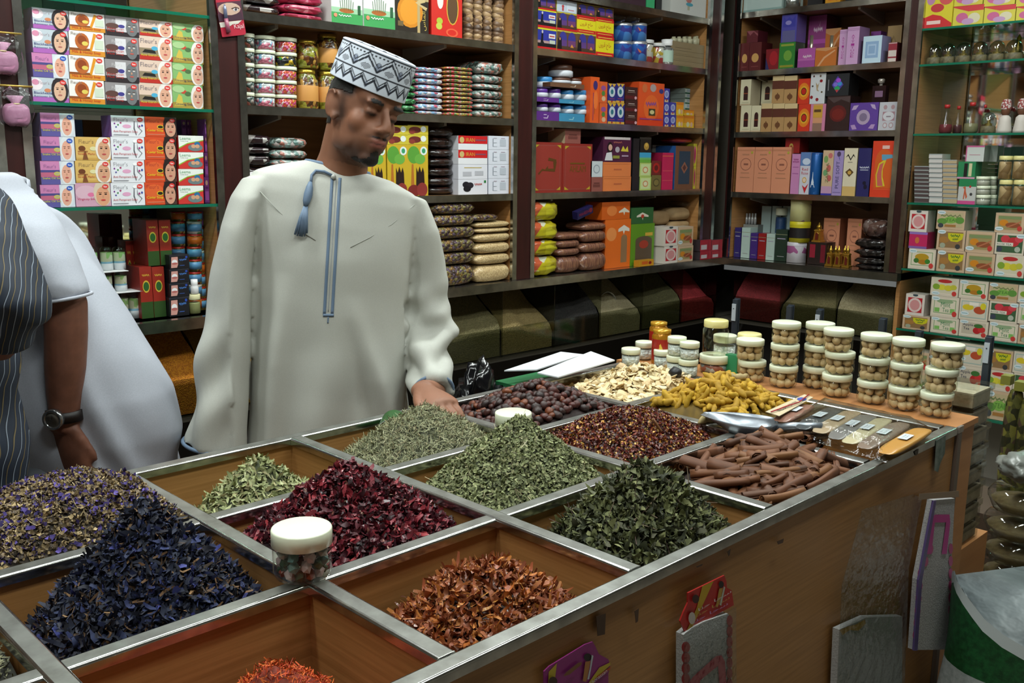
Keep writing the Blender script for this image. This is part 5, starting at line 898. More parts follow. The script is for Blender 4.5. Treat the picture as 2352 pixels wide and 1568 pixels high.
for i, (x0, x1, ys) in enumerate([(620, 768, (492, 288)), (772, 916, (507, 222))]):
    z = W.z
    for k, y in enumerate(ys):
        t, z = rnd(W, x0, x1, y, lambda r, h: [('jar_body', [(r*.9, 0), (r, h*.05), (r, h*.72), (r*.75, h*.86), (r*.72, h*.9)], NUTH, True, False), ('lid', [(r*.78, h*.88), (r*.8, h*.9), (r*.8, h*.985), (0, h)], GOLDLID, False, False)]+([('paper_label', [(r*1.005, h*.2), (r*1.015, h*.21), (r*1.015, h*.58), (r*1.005, h*.59)], LABELC, False, False)] if k == 0 or i else []), 'jar of nuts in honey, %s one of the %s column' % (['lower', 'upper'][k], ['left', 'right'][i]), 'honey jar', 'honey_nut_jar', z, .01, 'honey nut jars')
bags(W, 1380, 1492, [790, 745, 695, 650, 600, 550, 515], GREENC, 'flat bag of green candy', 'candy_bag', .14, cat='candy bag'); bags(W, 1485, 1692, [785, 735, 690, 645, 600, 555, 515, 475], CANDYB, 'flat bag of pastel candy balls', 'candy_bag', .14, cat='candy bag'); bags(W, 1690, 1908, [795, 770, 740, 710, 680, 650, 620, 590, 560, 530, 500, 475], STICKC, 'flat bag of striped stick candy', 'candy_bag', .14, cat='candy bag'); bags(W, 1905, 2160, [782, 735, 705, 640, 595, 530, 435], STONEL, 'bag of pebble candy', 'candy_bag', .16, cat='candy bag')
W = Wall('b', ZB[1], .02, Ac); bags(W, 250, 470, [1180, 1100, 1040, 955], DKWHITE, 'bag of dark wrapped candy left of the man', 'candy_bag', .15, cat='candy bag'); bags(W, 460, 735, [1190, 1130, 1060, 975], STONEL, 'bag of pebble candy left of the man', 'candy_bag', .15, cat='candy bag', seed0=2)
Bc = (880, 270, 3.8243)
W = Wall('b', ZB[1], .02, Bc)
for i, x in enumerate((-130, 40, 217)): stack(W, x, x+(180 if i else 160), [('palm', 237), ('palmtop', 152), ('palmtop', 68)][:3 if i else 1], '%s column' % ['left', 'middle', 'right'][i], .09, group='date boxes')
bags(W, 405, 655, [605, 522, 437, 352, 272, 172, 82], DATES, 'dark pack of pressed dates', 'date_pack', .16, .02, cat='date pack', pinch=False, wr=.04)
stack(W, 660, 915, [('dateblack', 541), ('datewhite', 411), ('iran', 286), ('iran', 161)], '', .14); stack(W, 925, 1105, [('ingred', 535), ('ingred', 411), ('ingred', 282), ('ingred', 162)], '', .14)
W = Wall('b', ZL, .0, Bc); bags(W, 430, 845, [1295, 1185, 1068, 955, 850, 748], NUTMIX, 'long bag of mixed nuts and seeds', 'nut_bag', .11, cat='nut bag', wr=.07); bags(W, 815, 1152, [1290, 1195, 1095, 1012, 968, 912], SESAME, 'long bag of pale sesame', 'sesame_bag', .12, cat='sesame bag', wr=.06)
bags(W, 800, 1040, [850], NUTMIX, 'small nut bag lying on the sesame bags', 'nut_bag', .1, z0=W.top(900, 912), cat='nut bag')

# ---- bay B
Bd = (1180, 0, 4.704)
W = Wall('b', ZB[4], .02, Bd); stack(W, 1050, 1425, [('dkpurple', -120)], '', .1); stack(W, 1432, 1520, [('greentop', -120)], '', .1); stack(W, 1532, 1680, [('blacktop', -120)], '', .1, .05); stack(W, 1690, 2105, [('plainwhite', -140)], '', .2)
W = Wall('b', ZB[3], .02, Bd)
for i, (x0, x1, its) in enumerate([(240, 458, [('prayer', 305), ('prayer', 108), ('night', -80)]), (465, 680, [('night', 335), ('night', 138), ('whiteperf', -60)]), (680, 883, [('night', 362), ('yellowred', 190), ('night', 12)]), (885, 1078, [('yellowred', 392), ('yellowred', 212), ('night', 35)])]): stack(W, x0, x1, its, '%s column' % ['first', 'second', 'third', 'fourth'][i], .09, group='incense cartons')
BLUETIN = P_tin(speck('blue_print_tin', ['#2a5aa8', '#4a84c8', '#3a3a8a', '#c06a4a'], 30, .3, 0), M('#b8b8bc', .3, .6))
for i, x in enumerate((1088, 1245)):
    z = W.z
    for k, y in enumerate((452, 258)): t, z = rnd(W, x, x+145, y, BLUETIN, 'blue printed incense tin in plastic, %s of the %s pair' % (['lower', 'upper'][k], ['left', 'right'][i]), 'tin', 'incense_tin', z, .01, 'incense tins')
    a = W.along(x+60, z); bags(W, x-5, x+150, [150+20*i], FILM, 'crumpled clear film over the %s blue tins' % ['left', 'right'][i], 'plastic_film', .12, 0, z0=z-.005, cat='plastic film', wr=.3)
for i, (x0, x1, y) in enumerate([(1355, 1472, 432), (1478, 1602, 470)]): rnd(W, x0, x1, y, P_jar(speck('printed_jar_%d' % i, ['#c0a03a', '#a83a3a', '#c8c0b8', '#4a5aa0'], 35, .4, 0), M('#c8c8c8', .3), .96, .16), 'printed round jar, %s of two beside the silver bottle' % ['left', 'right'][i], 'jar', 'printed_jar', None, .02)
rnd(W, 1604, 1692, 420, lambda r, h: [('bottle', [(r*.9, 0), (r, h*.03), (r, h*.62), (r*.5, h*.74)], M('#b8bcbc', .2, .8), True, False), ('paper_label', [(r*1.01, h*.12), (r*1.01, h*.56)], M('#a8c0b0', .5), False, False), ('cap', [(r*.82, h*.74), (r*.86, h*.76), (r*.86, h*.98), (0, h)], M('#dedede', .35), False, False)], 'silver bottle with white cap on the incense shelf', 'bottle', 'silver_bottle', None, -.005)
o_, z = stack(W, 1705, 2060, [('cardtray', 668), ('cardtray', 612), ('cardtray', 560), ('cardtray', 465)], 'in the stack near the corner', .15)
for k in range(12): rnd(W, 1705+56*(k % 6), 1705+56*(k % 6)+44, 395, lambda r, h: [('vial', [(r, 0), (r, h*.7), (r*.6, h*.75), (r*.6, h), (0, h)], M('#a8a488', .25), True, False)], 'tiny pale vial standing in the top cardboard tray', 'vial', 'vial', z, .02+.06*(k//6), 'vials in the top tray', 8)
W = Wall('b', ZB[2], .015, Bd)
def roll_jar(lid): return lambda r, h: [('jar_body', [(r*.8, 0), (r, h*.1), (r, h*.5), (r*.85, h*.6)], M('#ccd0d8', .35), True, False), ('lid', [(r*.9, h*.55), (r*.94, h*.6), (r*.94, h*.95), (r*.86, h), (0, h)], lid, False, False)]
LP, LBl, LBr = M('#5a3090', .35), M('#3a8ac8', .35), M('#5a3a2c', .35)
for i, (x0, x1, dz, lid, rows) in enumerate([(216, 490, 'purptray', LP, ((1205, 1130), (1052, 970))), (490, 766, 'bluetray', LBl, ((1228, 1150), (1078, 985)))]):
    z = W.z
    for k, (yt, yj) in enumerate(rows):
        _, z = stack(W, x0, x1, [(dz, yt)], '%s of two' % ['lower', 'upper'][k], .12, z0=z)
        for q in range(2):
            w_ = (x1-x0)/2; t, z2 = rnd(W, x0+w_*q+8, x0+w_*(q+1)-8, yj-10, roll_jar(lid), 'cream jar with %s lid, %s row, %s' % (['purple', 'blue'][i], ['lower', 'upper'][k], ['left', 'right'][q]), 'cream jar', 'cream_jar', z, .01, 'cream jars in trays', 14)
            z2_ = z2
        z = z2_+.001
    if i == 1: _, z = stack(W, 396, 762, [('browntray', 900)], 'on the blue-lidded jars', .12, z0=z); zbt = z
    else: rnd(W, 250, 390, 832, roll_jar(LBl), 'tall white cream jar with bright blue lid', 'cream jar', 'cream_jar', z, .03)
for q in range(2): t, z2 = rnd(W, 400+190*q, 580+125*q, 845+5*q, roll_jar(LBr), 'cream jar with brown lid, %s in the brown tray' % ['left', 'right'][q], 'cream jar', 'cream_jar', zbt, .01, 'cream jars in trays', 14)
rnd(W, 408, 596, 708, roll_jar(LBr), 'large white jar with brown lid on top of the trays', 'cream jar', 'cream_jar', z2, .01)
stack(W, 820, 916, [('mehndi', 830)], '', .17, -.005); stack(W, 922, 1008, [('mehndismall', 1113), ('mehndismall', 882)], '', .1)
for q in range(2): stack(W, 1015+90*q, 1103+90*q, [('eyeblue', 1115), ('eyeblue', 903)], '%s column' % ['left', 'right'][q], .07)
stack(W, 1202, 1336, [('brownbox', 1215), ('brownbox', 1085), ('brownbox', 940)], '', .08); stack(W, 1340, 1612, [('mehndibig', 892)], '', .13, -.005)
for q in range(2): stack(W, 1616+68*q, 1682+68*q, [('bluewhite', 1243), ('bluewhite', 1105)]+([('bluewhite', 955)] if q == 0 else []), '%s column' % ['left', 'right'][q], .06)
stack(W, 1757, 1832, [('yellowsm', 1250), ('yellowsm', 1103)], 'left column', .06); stack(W, 1835, 1945, [('yellowsm', 1250), ('yellowsm', 1188)], 'right column', .06, .03)
stack(W, 1850, 2040, [('greenwhite', 1335), ('greenwhite', 1285), ('greenwhite', 1235), ('greenwhite', 1185), ('greenwhite', 1122), ('greenwhite', 1070), ('greenwhite', 1015), ('greenwhite', 960)], '', .09, .08)
Be = (1180, 280, 4.3556)
W = Wall('b', ZB[1], .015, Be)
stack(W, 190, 480, [('ahlam1', 203)], '', .12, -.005); _, z = stack(W, 486, 776, [('ahlam2', 218)], '', .12, -.005); stack(W, 512, 668, [('brownsm', 58)], 'on the maroon boxes', .1, z0=z)
stack(W, 768, 886, [('brownsm', 552), ('whitesm', 392)], 'left of the orange boxes', .07, -.005); stack(W, 890, 1170, [('orangeflat', 547), ('orangeflat', 402), ('faiza', 152)], '', .14)
stack(W, 1182, 1250, [('blackplain', 165)], 'beside the plum box', .08); stack(W, 1256, 1372, [('lime', 548), ('lime', 408), ('cyangreen', 306), ('blackgold', 153)], '', .09)
stack(W, 1376, 1470, [('olive', 532), ('redgold', 388)], '', .08); stack(W, 1386, 1562, [('silverbox', 306), ('silverbox', 232)], 'behind the magenta carton', .05, .12); stack(W, 1476, 1586, [('magenta', 308)], '', .09)
stack(W, 1604, 1788, [('carpet', 240)], '', .12); _, z = stack(W, 1790, 1880, [('pinkyellow', 442), ('pinkyellow', 218)], '', .08, .02); bags(W, 1600, 1860, [158], M('#b02a20', .3, 0, Coat_Weight=.6), 'red plastic packet on top of the carpet-patterned box', 'red_packet', .1, .03, z0=z, cat='packet')
W = Wall('b', ZL, .0, Be)
bags(W, 165, 480, [1345, 1185, 995, 800], YSNACK, 'yellow snack bag beside the dark post', 'snack_bag', .14, cat='snack bag', wr=.16, over=.04)
bags(W, 450, 695, [1340, 1262, 1180, 1110], BROWNPK, 'brown incense stick packet, left column', 'incense_packet', .13, .01, cat='packet', wr=.05); bags(W, 690, 960, [1305, 1205, 1085, 1010], BROWNPK, 'brown incense stick packet, right column', 'incense_packet', .13, .0, cat='packet', wr=.05)
mh = MB(); mh.box((0, 0, 0), (1, 1, 1), M('#1f1c48', .3, 0, Coat_Weight=.5)); prints(mh, [('e', .86, .5, .1, .32, '#7a2430'), ('t', 'MAHEEN', .12, .3, .62, .4, '#8a2030')]); o = mh.build('incense_bag'); z = W.top(800, 1040); W.place(o, W.along(640, z), z+.03, .0); o.scale = (.105, .03, .034); o.rotation_euler = (.12, -.28, 0); tag(o, 'dark blue incense bag with red lettering lying tilted', 'packet')
_, z = stack(W, 905, 1160, [('orangetea', 975)], '', .1, .02); stack(W, 880, 1160, [('orangelid', 800)], '', .1, .02, z0=z); _, z = stack(W, 1162, 1396, [('greentea', 1018)], '', .1, .02); stack(W, 1172, 1394, [('greenlid', 857)], '', .1, .02, z0=z)
stack(W, 1250, 1400, [('yellowmini', 1380)], 'in front of the green box', .03, -.025)
for c, (x0, x1, tops, g) in enumerate([(1400, 1590, (1265, 1170, 1035, 890), .06), (1590, 1880, (1275, 1190, 1085, 985, 855), .04)]): bags(W, x0, x1, tops, KRAFT, 'folded brown paper packet in the %s pile' % ['left', 'right'][c], 'paper_packet', .13, g, cat='packet', pinch=False, wr=.05)
bags(W, 1690, 1905, [790], FILM, 'crumpled clear bag on the brown paper packets', 'plastic_film', .1, .05, z0=W.top(1740, 855, .04), cat='plastic film', wr=.3)
W2 = Wall('b', ZL, -.02, Be); DES['t_spiceb'] = dict(DES['t_spice'], desc='white and brown tea box on the counter ledge'); stack(W2, 1640, 1790, [('t_spiceb', 1240), ('t_spiceb', 1048)], '', .09); stack(W2, 1500, 1636, [('t_small', 1240), ('t_small', 1048)], 'on the counter ledge', .09)
stack(W2, 1862, 1975, [('redtin', 1290), ('redtin', 1178)], 'left of the corner', .1); stack(W2, 1978, 2085, [('redtin', 1290), ('redtin', 1178)], 'nearest the corner', .1)

# ---- bay C (right wall)
Cc = (1640, 0, 4.9)
W = Wall('r', ZC[4], .02, Cc); stack(W, 290, 760, [('tealwhite', -120)], '', .2); rnd(W, 800, 960, -60, lambda r, h: [('can', [(r, 0), (r, h), (0, h)], M('#a8aca8', .2, .8), True, False)], 'silver can on the top perfume shelf', 'can', 'silver_can')
for i, (x0, d) in enumerate([(1050, 'blacktop'), (1250, 'yellowmini'), (1480, 'blacktop'), (1700, 'dkpurple')]): stack(W, x0, x0+170, [(d, -80)], 'above the perfumes, %s' % ['first', 'second', 'third', 'fourth'][i], .1)
W = Wall('r', ZC[3], .015, Cc)
_, z = stack(W, 286, 386, [('maroon', 487)], 'at the left end', .1); _, z = stack(W, 388, 522, [('maroon', 478)], 'second from left', .1); stack(W, 366, 492, [('maroonsm', 347)], 'on the maroon cartons', .09, z0=z)
stack(W, 576, 722, [('redblue', 552)], '', .09); _, z = stack(W, 722, 902, [('greenperf', 478)], '', .09); stack(W, 750, 922, [('blueperf', 162)], '', .09, z0=z)
stack(W, 1035, 1232, [('pinktall', 118)], '', .12, .12); stack(W, 936, 1130, [('pinkcube', 543)], '', .08); stack(W, 1230, 1402, [('orangeperf', 322)], 'standing behind', .1, .12); stack(W, 1132, 1370, [('orangeperf', 535)], 'standing in front', .08)
PB_ = lambda c: (lambda r, h: [('flacon', [(r, 0), (r, h*.5), (r*.6, h*.62)], M(c, .1, 0, Transmission_Weight=.6), True, False), ('cap', [(r*.3, h*.62), (r*.3, h), (0, h)], M('#c0b8a0', .2, .7), False, False)])
for i, (x0, c) in enumerate([(1010, '#a8802a'), (1235, '#a86a2a')]): rnd(W, x0, x0+140, 400, PB_(c), 'small amber perfume bottle behind the %s carton' % ['pink', 'orange'][i], 'perfume bottle', 'perfume_bottle', None, .09)
stack(W, 1392, 1478, [('attitude', 335)], 'left of two', .08, .01); stack(W, 1478, 1612, [('attitude', 303)], 'right of two', .1, -.005); stack(W, 1662, 1872, [('ice', 405)], '', .09); stack(W, 1950, 2048, [('maroonwhite', 478)], '', .07); stack(W, 1926, 2085, [('brownpaper', 290)], 'on the perfume shelf', .06, .1)
stack(W, 1740, 1850, [('purple', 355)], 'behind the ice-blue carton', .06, .14)
W = Wall('r', ZC[2], .015, Cc)
stack(W, 290, 407, [('cream_arch', 1188), ('cream_arch', 895)], 'first column', .09); stack(W, 410, 517, [('cream_arch', 1188)], 'second column', .09); stack(W, 525, 655, [('cream_arch', 905)], 'behind the tan cartons', .06, .1, z0=W.top(580, 1165))
for q, (x0, x1) in enumerate([(520, 642), (646, 778), (780, 922)]): stack(W, x0, x1, [('browncream', 1165)]+([('browncream', 852)] if q else []), '%s column' % ['left', 'middle', 'right'][q], .09)
stack(W, 936, 1068, [('sunburst', 1172), ('sunburst', 887)], '', .09); stack(W, 1072, 1242, [('pinkgold', 1170), ('polka', 822)], '', .09); stack(W, 1250, 1512, [('darkred', 1080), ('holo', 830)], '', .1); _, z = stack(W, 1516, 1835, [('violet', 1155)], '', .1); stack(W, 1842, 2055, [('ornate', 1148)], '', .1)
def sq_bottle(W, x0, x1, yt, z0, label, g=0.):
    a0, a1 = W.along(x0, z0, g), W.along(x1, z0, g); zt = W.top((x0+x1)/2, yt, g); t = empty('perfume_bottle'); W.place(t, a0, z0+.0005, g); w_, h = a1-a0, zt-z0
    m = MB(); m.box((0, 0, 0), (w_, .035, h*.7), M('#2a1a1c', .08, 0, Transmission_Weight=.2)); m.build('flacon', t); m = MB(); m.box((w_*.22, -.0015, h*.22), (w_*.8, 0, h*.48), M('#7a5a78', .4)); m.build('paper_label', t)
    m = MB(); m.lathe([(w_*.12, h*.7), (w_*.12, h*.8), (w_*.24, h*.82), (w_*.26, h*.96), (w_*.18, h), (0, h)], M('#b8b0a8', .2, .5), 10, (w_*.5, .017)); m.build('stopper', t); tag(t, label, 'perfume bottle')
sq_bottle(W, 1772, 1922, 885, z, 'dark square perfume bottle standing on the violet box', .02)
Cd = (1640, 290, 4.2375)
W = Wall('r', ZC[1], .015, Cd)
for q, (x0, x1) in enumerate([(208, 376), (378, 545), (548, 728)]): stack(W, x0, x1, [('peach', 202)], '%s of three on the middle shelf' % ['left', 'middle', 'right'][q], .09)
stack(W, 738, 820, [('pinklady', 268)], '', .08); stack(W, 822, 918, [('redrose', 252)], '', .08)
bd = lambda r, h: [('can_body', [(r*.96, 0), (r, h*.01), (r, h*.93), (r*.95, h*.95)], M('#1e5aa0', .3, .3), True, False), ('cap', [(r*.97, h*.95), (r*.97, h*.99), (0, h)], M('#18488a', .3), False, False)]
t, _ = rnd(W, 924, 1032, 252, bd, 'blue spray can with white tower print', 'spray can', 'spray_can'); m = MB(); rr = .02
tw = [(-.25, .0), (.25, .0), (.12, .2), (.16, .2), (.05, .42), (.02, .7), (-.02, .7), (-.05, .42), (-.16, .2), (-.12, .2)]
bb = t.children[0].data; R0 = max(v.co.x for v in bb.vertices); H0 = max(v.co.z for v in bb.vertices)
m.add([(x*R0*1.6, -math.sqrt(max(0, (R0*1.01)**2-(x*R0*1.6)**2))-.0006, H0*(.18+z_*.55)) for x, z_ in tw], [(0, 1, 2, 9), (9, 2, 3, 8), (8, 3, 4, 7), (7, 4, 5, 6)], M('#c8d4e4', .4)); m.build('tower_print', t)
stack(W, 1036, 1140, [('zahra', 233)], '', .08); stack(W, 1142, 1236, [('puresoft', 235)], '', .08); stack(W, 1240, 1368, [('tulip', 212)], '', .09); stack(W, 1378, 1502, [('navy', 212)], '', .09); stack(W, 1510, 1742, [('spray', 142)], '', .08, -.01)
z = W.top(720, 262, .03); stack(W, 690, 830, [('redflat', 115)], 'lying across the cartons', .09, .02, z0=z)
W = Wall('r', ZL, .03, Cd)
for q, (x0, x1, d, y) in enumerate([(190, 250, 'thinnavy', 985), (258, 340, 'thinwhite', 985), (346, 415, 'thinpurple', 1038), (420, 496, 'thinred', 1042), (500, 580, 'thinwhite', 1045), (586, 700, 'thingreen', 1005)]): stack(W, x0, x1, [(d, y)], ['', 'near the corner', '', '', 'beside the red foil carton', ''][q], .07, .01)
for q in range(3): stack(W, 440+100*q, 530+100*q, [('tealsmall', 775)], 'behind the thin cartons, %s' % ['left', 'middle', 'right'][q], .05, .15)
rnd(W, 580, 682, 792, P_jar(M('#2a4a7a', .5), CREAMLID, .95, .14), 'blue jar with cream lid behind the thin cartons', 'jar', 'blue_jar', None, .11)
o_, z = stack(W, 270, 412, [('silverbox', 955)], 'behind the navy carton', .07, .1)
for k in range(5): rnd(W, 275+28*k, 275+28*k+24, 845, lambda r, h: [('vial', [(r, 0), (r, h*.6), (r*.7, h*.65), (r*.7, h), (0, h)], M('#b8b8b8', .2, .3), True, False)], 'tiny silver-capped vial behind the navy carton', 'vial', 'vial', z, .11, 'silver-capped vials', 8)
def hexa(fill, band, top): return lambda r, h: [('tin_body', [(r, 0), (r, h*.82)], fill, True, False), ('lid', [(r*1.02, h*.82), (r*1.02, h*.98), (r*.98, h), (0, h)], top, False, False)]+([('label_band', [(r*1.005, h*.2), (r*1.005, h*.7)], band, False, False)] if band else [])
FLW = speck('floral_tin', ['#c8c4cc', '#c8c4cc', '#a05a8a', '#c8c4cc'], 22, .4, 0); CRM = speck('cream_floral_tin', ['#c8c48a', '#c8c48a', '#c8c490', '#8a6a94'], 20, .4, 0)
t, z = rnd(W, 702, 892, 1122, hexa(FLW, None, M('#c4c0c8', .4)), 'white floral hexagonal tin at the bottom of its stack', 'tin', 'hexagonal_tin', None, -.01, None, 6); t, z = rnd(W, 726, 930, 922, hexa(M('#c0b41e', .4), M('#1c1a1c', .4), M('#c4b81e', .4)), 'yellow and black hexagonal tin in the middle of its stack', 'tin', 'hexagonal_tin', z, -.01, None, 6); rnd(W, 736, 940, 707, hexa(CRM, None, M('#c4c08a', .4)), 'cream floral hexagonal tin at the top of its stack', 'tin', 'hexagonal_tin', z, -.01, None, 6)
_, z = stack(W, 905, 1082, [('darkbox', 1128)], '', .09, .01)
GOLD = M('#b8923a', .25, .85)
def tower(label, x0, x1, yt, z0, g):
    a0, a1 = W.along(x0, z0, g), W.along(x1, z0, g); h = W.top((x0+x1)/2, yt, g)-z0; w_ = a1-a0; t = empty('gold_perfume_tower'); W.place(t, (a0+a1)/2, z0+.0005, g+w_/2)
    m = MB(); m.lathe([(w_*.7, 0), (w_*.66, h*.08), (w_*.55, h*.1), (w_*.42, h*.55), (w_*.5, h*.57), (w_*.46, h*.62), (w_*.2, h*.68)], GOLD, 4, smooth=False, cap0=True); m.build('tower_body', t)
    m = MB(); m.lathe([(w_*.2, h*.68), (w_*.26, h*.74), (w_*.22, h*.82), (w_*.1, h*.88), (w_*.05, h*.98), (0, h)], GOLD, 12); m.build('stopper', t)
    m = MB(); q = w_*.39; m.prism([(-w_*.16, h*.12), (w_*.16, h*.12), (w_*.14, h*.42), (0, h*.5), (-w_*.14, h*.42)], -q-.002, -q+.004, M('#5a1c14', .3)); m.build('window', t)
    for c in t.children: c.rotation_euler = (0, 0, PI/4) if c.name.startswith('tower_body') else (0, 0, 0)
    tag(t, label, 'perfume bottle', 'gold tower bottles')
tower('large gold tower-shaped perfume bottle on the dark gift box', 945, 1036, 935, z, .01)
for q, (x0, g) in enumerate([(1072, -.01), (1152, -.012), (1238, -.012), (1120, .05), (1210, .05)]): tower('small gold tower-shaped perfume bottle, %s' % ['front left', 'front middle', 'front right', 'rear left', 'rear right'][q], x0, x0+72, 1160, ZL, g)
stack(W, 1042, 1200, [('peach', 893)], 'left of two on the ledge', .08, .1); stack(W, 1272, 1410, [('peach', 898)], 'right of two on the ledge', .08, .1)
bags(W, 1330, 1675, [1345, 1275, 1190, 1090], DARKBAG, 'dark bag of resin chunks beside the post', 'resin_bag', .15, -.01, cat='bag', wr=.18); bags(W, 1400, 1690, [900], speck('brown_resin_bag', ['#4a3430', '#5c443c', '#382622', '#6b5a54'], 40, .25, .8, .008, .8), 'brown resin bag on top of the dark bags', 'resin_bag', .15, -.0, z0=W.top(1500, 1090, -.01), cat='bag', wr=.18)

# ---- bay D (glass, right wall)
Dc = (2050, 0, 3.2667)
W = Wall('r', ZD[5], .02, Dc); stack(W, 232, 440, [('yellowpack', -60)], '', .1, -.01)
for q, (x0, x1) in enumerate([(448, 676), (680, 917), (922, 1150), (1155, 1380)]): stack(W, x0, x1, [('yellowpack2', 42), ('yellowpack2', -110)], '%s column' % ['first', 'second', 'third', 'fourth'][q], .08)
W = Wall('r', ZD[4], .02, Dc)
GLB = glassy('globe_glass', '#ccd6d4', .02, 1.2, 1.6)
def globe(r, h): return [('globe_base', [(r*.95, 0), (r, h*.04), (r*.95, h*.3), (r*.85, h*.34)], noisy('globe_base', '#4a4430', '#6b6244', 60, .6, .6), True, False), ('glass_dome', [(r*math.cos(a)*.98, h*.34+(h*.66)*(.32+.68*math.sin(a)) if a > -.45 else h*.34) for a in [-.5+k*(PI/2+.5)/9 for k in range(10)]], GLB, False, False), ('figurine', [(r*.5, h*.34), (r*.45, h*.45), (r*.2, h*.5), (r*.25, h*.6), (r*.08, h*.7), (0, h*.72)], M('#a8863a', .4, .4), False, False)]
for i, xc in enumerate((308, 410, 525, 650, 776, 905)): rnd(W, xc-55-2*i, xc+55+2*i, 330-7*i, globe, 'snow globe on the upper glass shelf, %s from left' % ['first', 'second', 'third', 'fourth', 'fifth', 'sixth'][i], 'snow globe', 'snow_globe', None, .0+.0*i, 'snow globes')
rnd(W, 900, 965, 245, lambda r, h: [('figure', [(r*.8, 0), (r*.5, h*.2), (r*.9, h*.5), (r*.5, h*.7), (r*.6, h*.85), (0, h)], GOLD, True, False)], 'golden figurine behind the snow globes', 'figurine', 'gold_figurine', None, .16)
W = Wall('r', ZD[3], .02, Dc)
def sandb(c): return lambda r, h: [('bottle', [(r*.8, 0), (r, h*.08), (r, h*.2), (r*.85, h*.4), (r*.38, h*.62), (r*.36, h*.88)], CLEAR, True, False), ('coloured_sand', [(r*.78, h*.01), (r*.97, h*.08), (r*.97, h*.2), (r*.9, h*.32), (0, h*.33)], M(c, .8), True, False), ('stopper', [(r*.42, h*.88), (r*.42, h), (0, h)], M('#b02a2a', .4), True, False)]
for i, (x0, x1, y, c, g) in enumerate([(345, 442, 785, '#6a1c24', .01), (448, 515, 795, '#4a1c20', .08), (530, 636, 768, '#7a7454', .01), (652, 704, 785, '#6b3a2a', .08)]): rnd(W, x0, x1, y, sandb(c), 'sand-filled souvenir bottle with red stopper, %s from left' % ['first', 'second', 'third', 'fourth'][i], 'bottle', 'sand_bottle', None, g, 'sand bottles')
rnd(W, 655, 772, 840, globe, 'snow globe on the lower glass shelf beside the dolls', 'snow globe', 'snow_globe', None, -.01)
def doll(r, h): return [('robe', [(r, 0), (r*1., h*.08), (r*.8, h*.35), (r*.75, h*.45), (r*.4, h*.52)], M('#c4bcb4', .6), True, False), ('head', [(r*.3, h*.5), (r*.6, h*.58), (r*.62, h*.7), (r*.55, h*.8)], M('#6a4430', .5), False, False), ('headscarf', [(r*.66, h*.7), (r*.7, h*.85), (r*.5, h*.98), (0, h)], speck('chequered_scarf', ['#c4b8b4', '#8a3a3a'], 160, .7, 0), False, False)]
for i, x0 in enumerate((778, 900, 1025)): rnd(W, x0, x0+112, 742-6*i, doll, 'small robed doll with chequered headscarf, %s of three' % ['left', 'middle', 'right'][i], 'doll', 'robed_doll', None, .0, 'robed dolls')
W = Wall('r', ZD[2], .02, Dc)
for c, (x0, x1, y0, n, mt, nm) in enumerate([(162, 270, 1245, 9, '#4a3c3c', 'dark'), (272, 372, 1150, 10, '#c4c0bc', 'white'), (376, 482, 1190, 10, '#b09c7a', 'beige')]):
    z = W.z; D('flat'+nm, mt, [('r', 0, .78, 1, 1, '#9aa0a0'), ('r', 0, 0, 1, .1, '#70706c')], mt, 'flat clear box with %s filling' % nm)
    stack(W, x0, x1, [('flat'+nm, 1508+4*c-(1508-y0)*(k+1)/n) for k in range(n)], 'stacked on the glass shelf', .09)
_, z = stack(W, 484, 616, [('runner', 1342), ('greenslim', 1212)], '', .07); stack(W, 545, 682, [('pinkwhite', 1092)], '', .07, .01, z0=z); stack(W, 690, 782, [('silverbox', 1092)], 'beside the white and pink carton', .07, .08, z0=z)
for c, (x0, x1, g) in enumerate([(622, 730, 0), (728, 778, .06)]):
    z = W.z
    for k, y in enumerate((1460, 1392, 1322)): t, z = rnd(W, x0, x1, y, P_jar(M('#c0bcae', .5), CREAMLID, .9, .35), 'low cream-lidded pot, %s, %s stack' % (ordn(k, 3), ['front', 'rear'][c]), 'pot', 'cream_pot', z, g, 'cream-lidded pots')
ROOT = speck('root_pieces', ['#a8845a', '#8a6a44', '#c0a074', '#6b5238'], 26, .5, .8, .008)
for c, (x0, x1) in enumerate([(786, 888), (892, 1000), (1005, 1110)]):
    z = W.z
    for k, y in enumerate((1348, 1168)): t, z = rnd(W, x0, x1, y, P_jar(ROOT, YELLOWLID, .92, .17), 'clear jar of root pieces with yellow lid, %s of the %s column' % (['lower', 'upper'][k], ['first', 'second', 'third'][c]), 'jar', 'root_jar', z, .0, 'yellow-lidded root jars')
De = (2040, 440, 3.4087)
TD = .085
W = Wall('r', ZD[1], .01, De)
stack(W, 152, 362, [('t_honey', 448)], 'at the left end, middle glass shelf', TD); stack(W, 158, 300, [('pinksmall', 316), ('t_small', 148)], 'on the middle glass shelf', TD, z0=W.top(250, 448))
stack(W, 374, 594, [('t_ginger', 460), ('t_ginger', 298), ('t_green', 122)], 'second column, middle glass shelf', TD); stack(W, 600, 824, [('t_spice', 482), ('t_spice', 312)], 'third column, middle glass shelf', TD); stack(W, 830, 1058, [('t_lemon', 495), ('t_rose', 325), ('t_spice', 148)], 'fourth column, middle glass shelf', TD); stack(W, 1064, 1290, [('t_mint', 510), ('t_green', 340), ('t_honey', 165)], 'last column, middle glass shelf', TD)
W = Wall('r', ZD[0], .01, De)
stack(W, 108, 318, [('t_ginger', 970)], 'left end, lower glass shelf', TD); stack(W, 128, 276, [('t_small', 802)], 'on the lower glass shelf', TD, z0=W.top(210, 970))
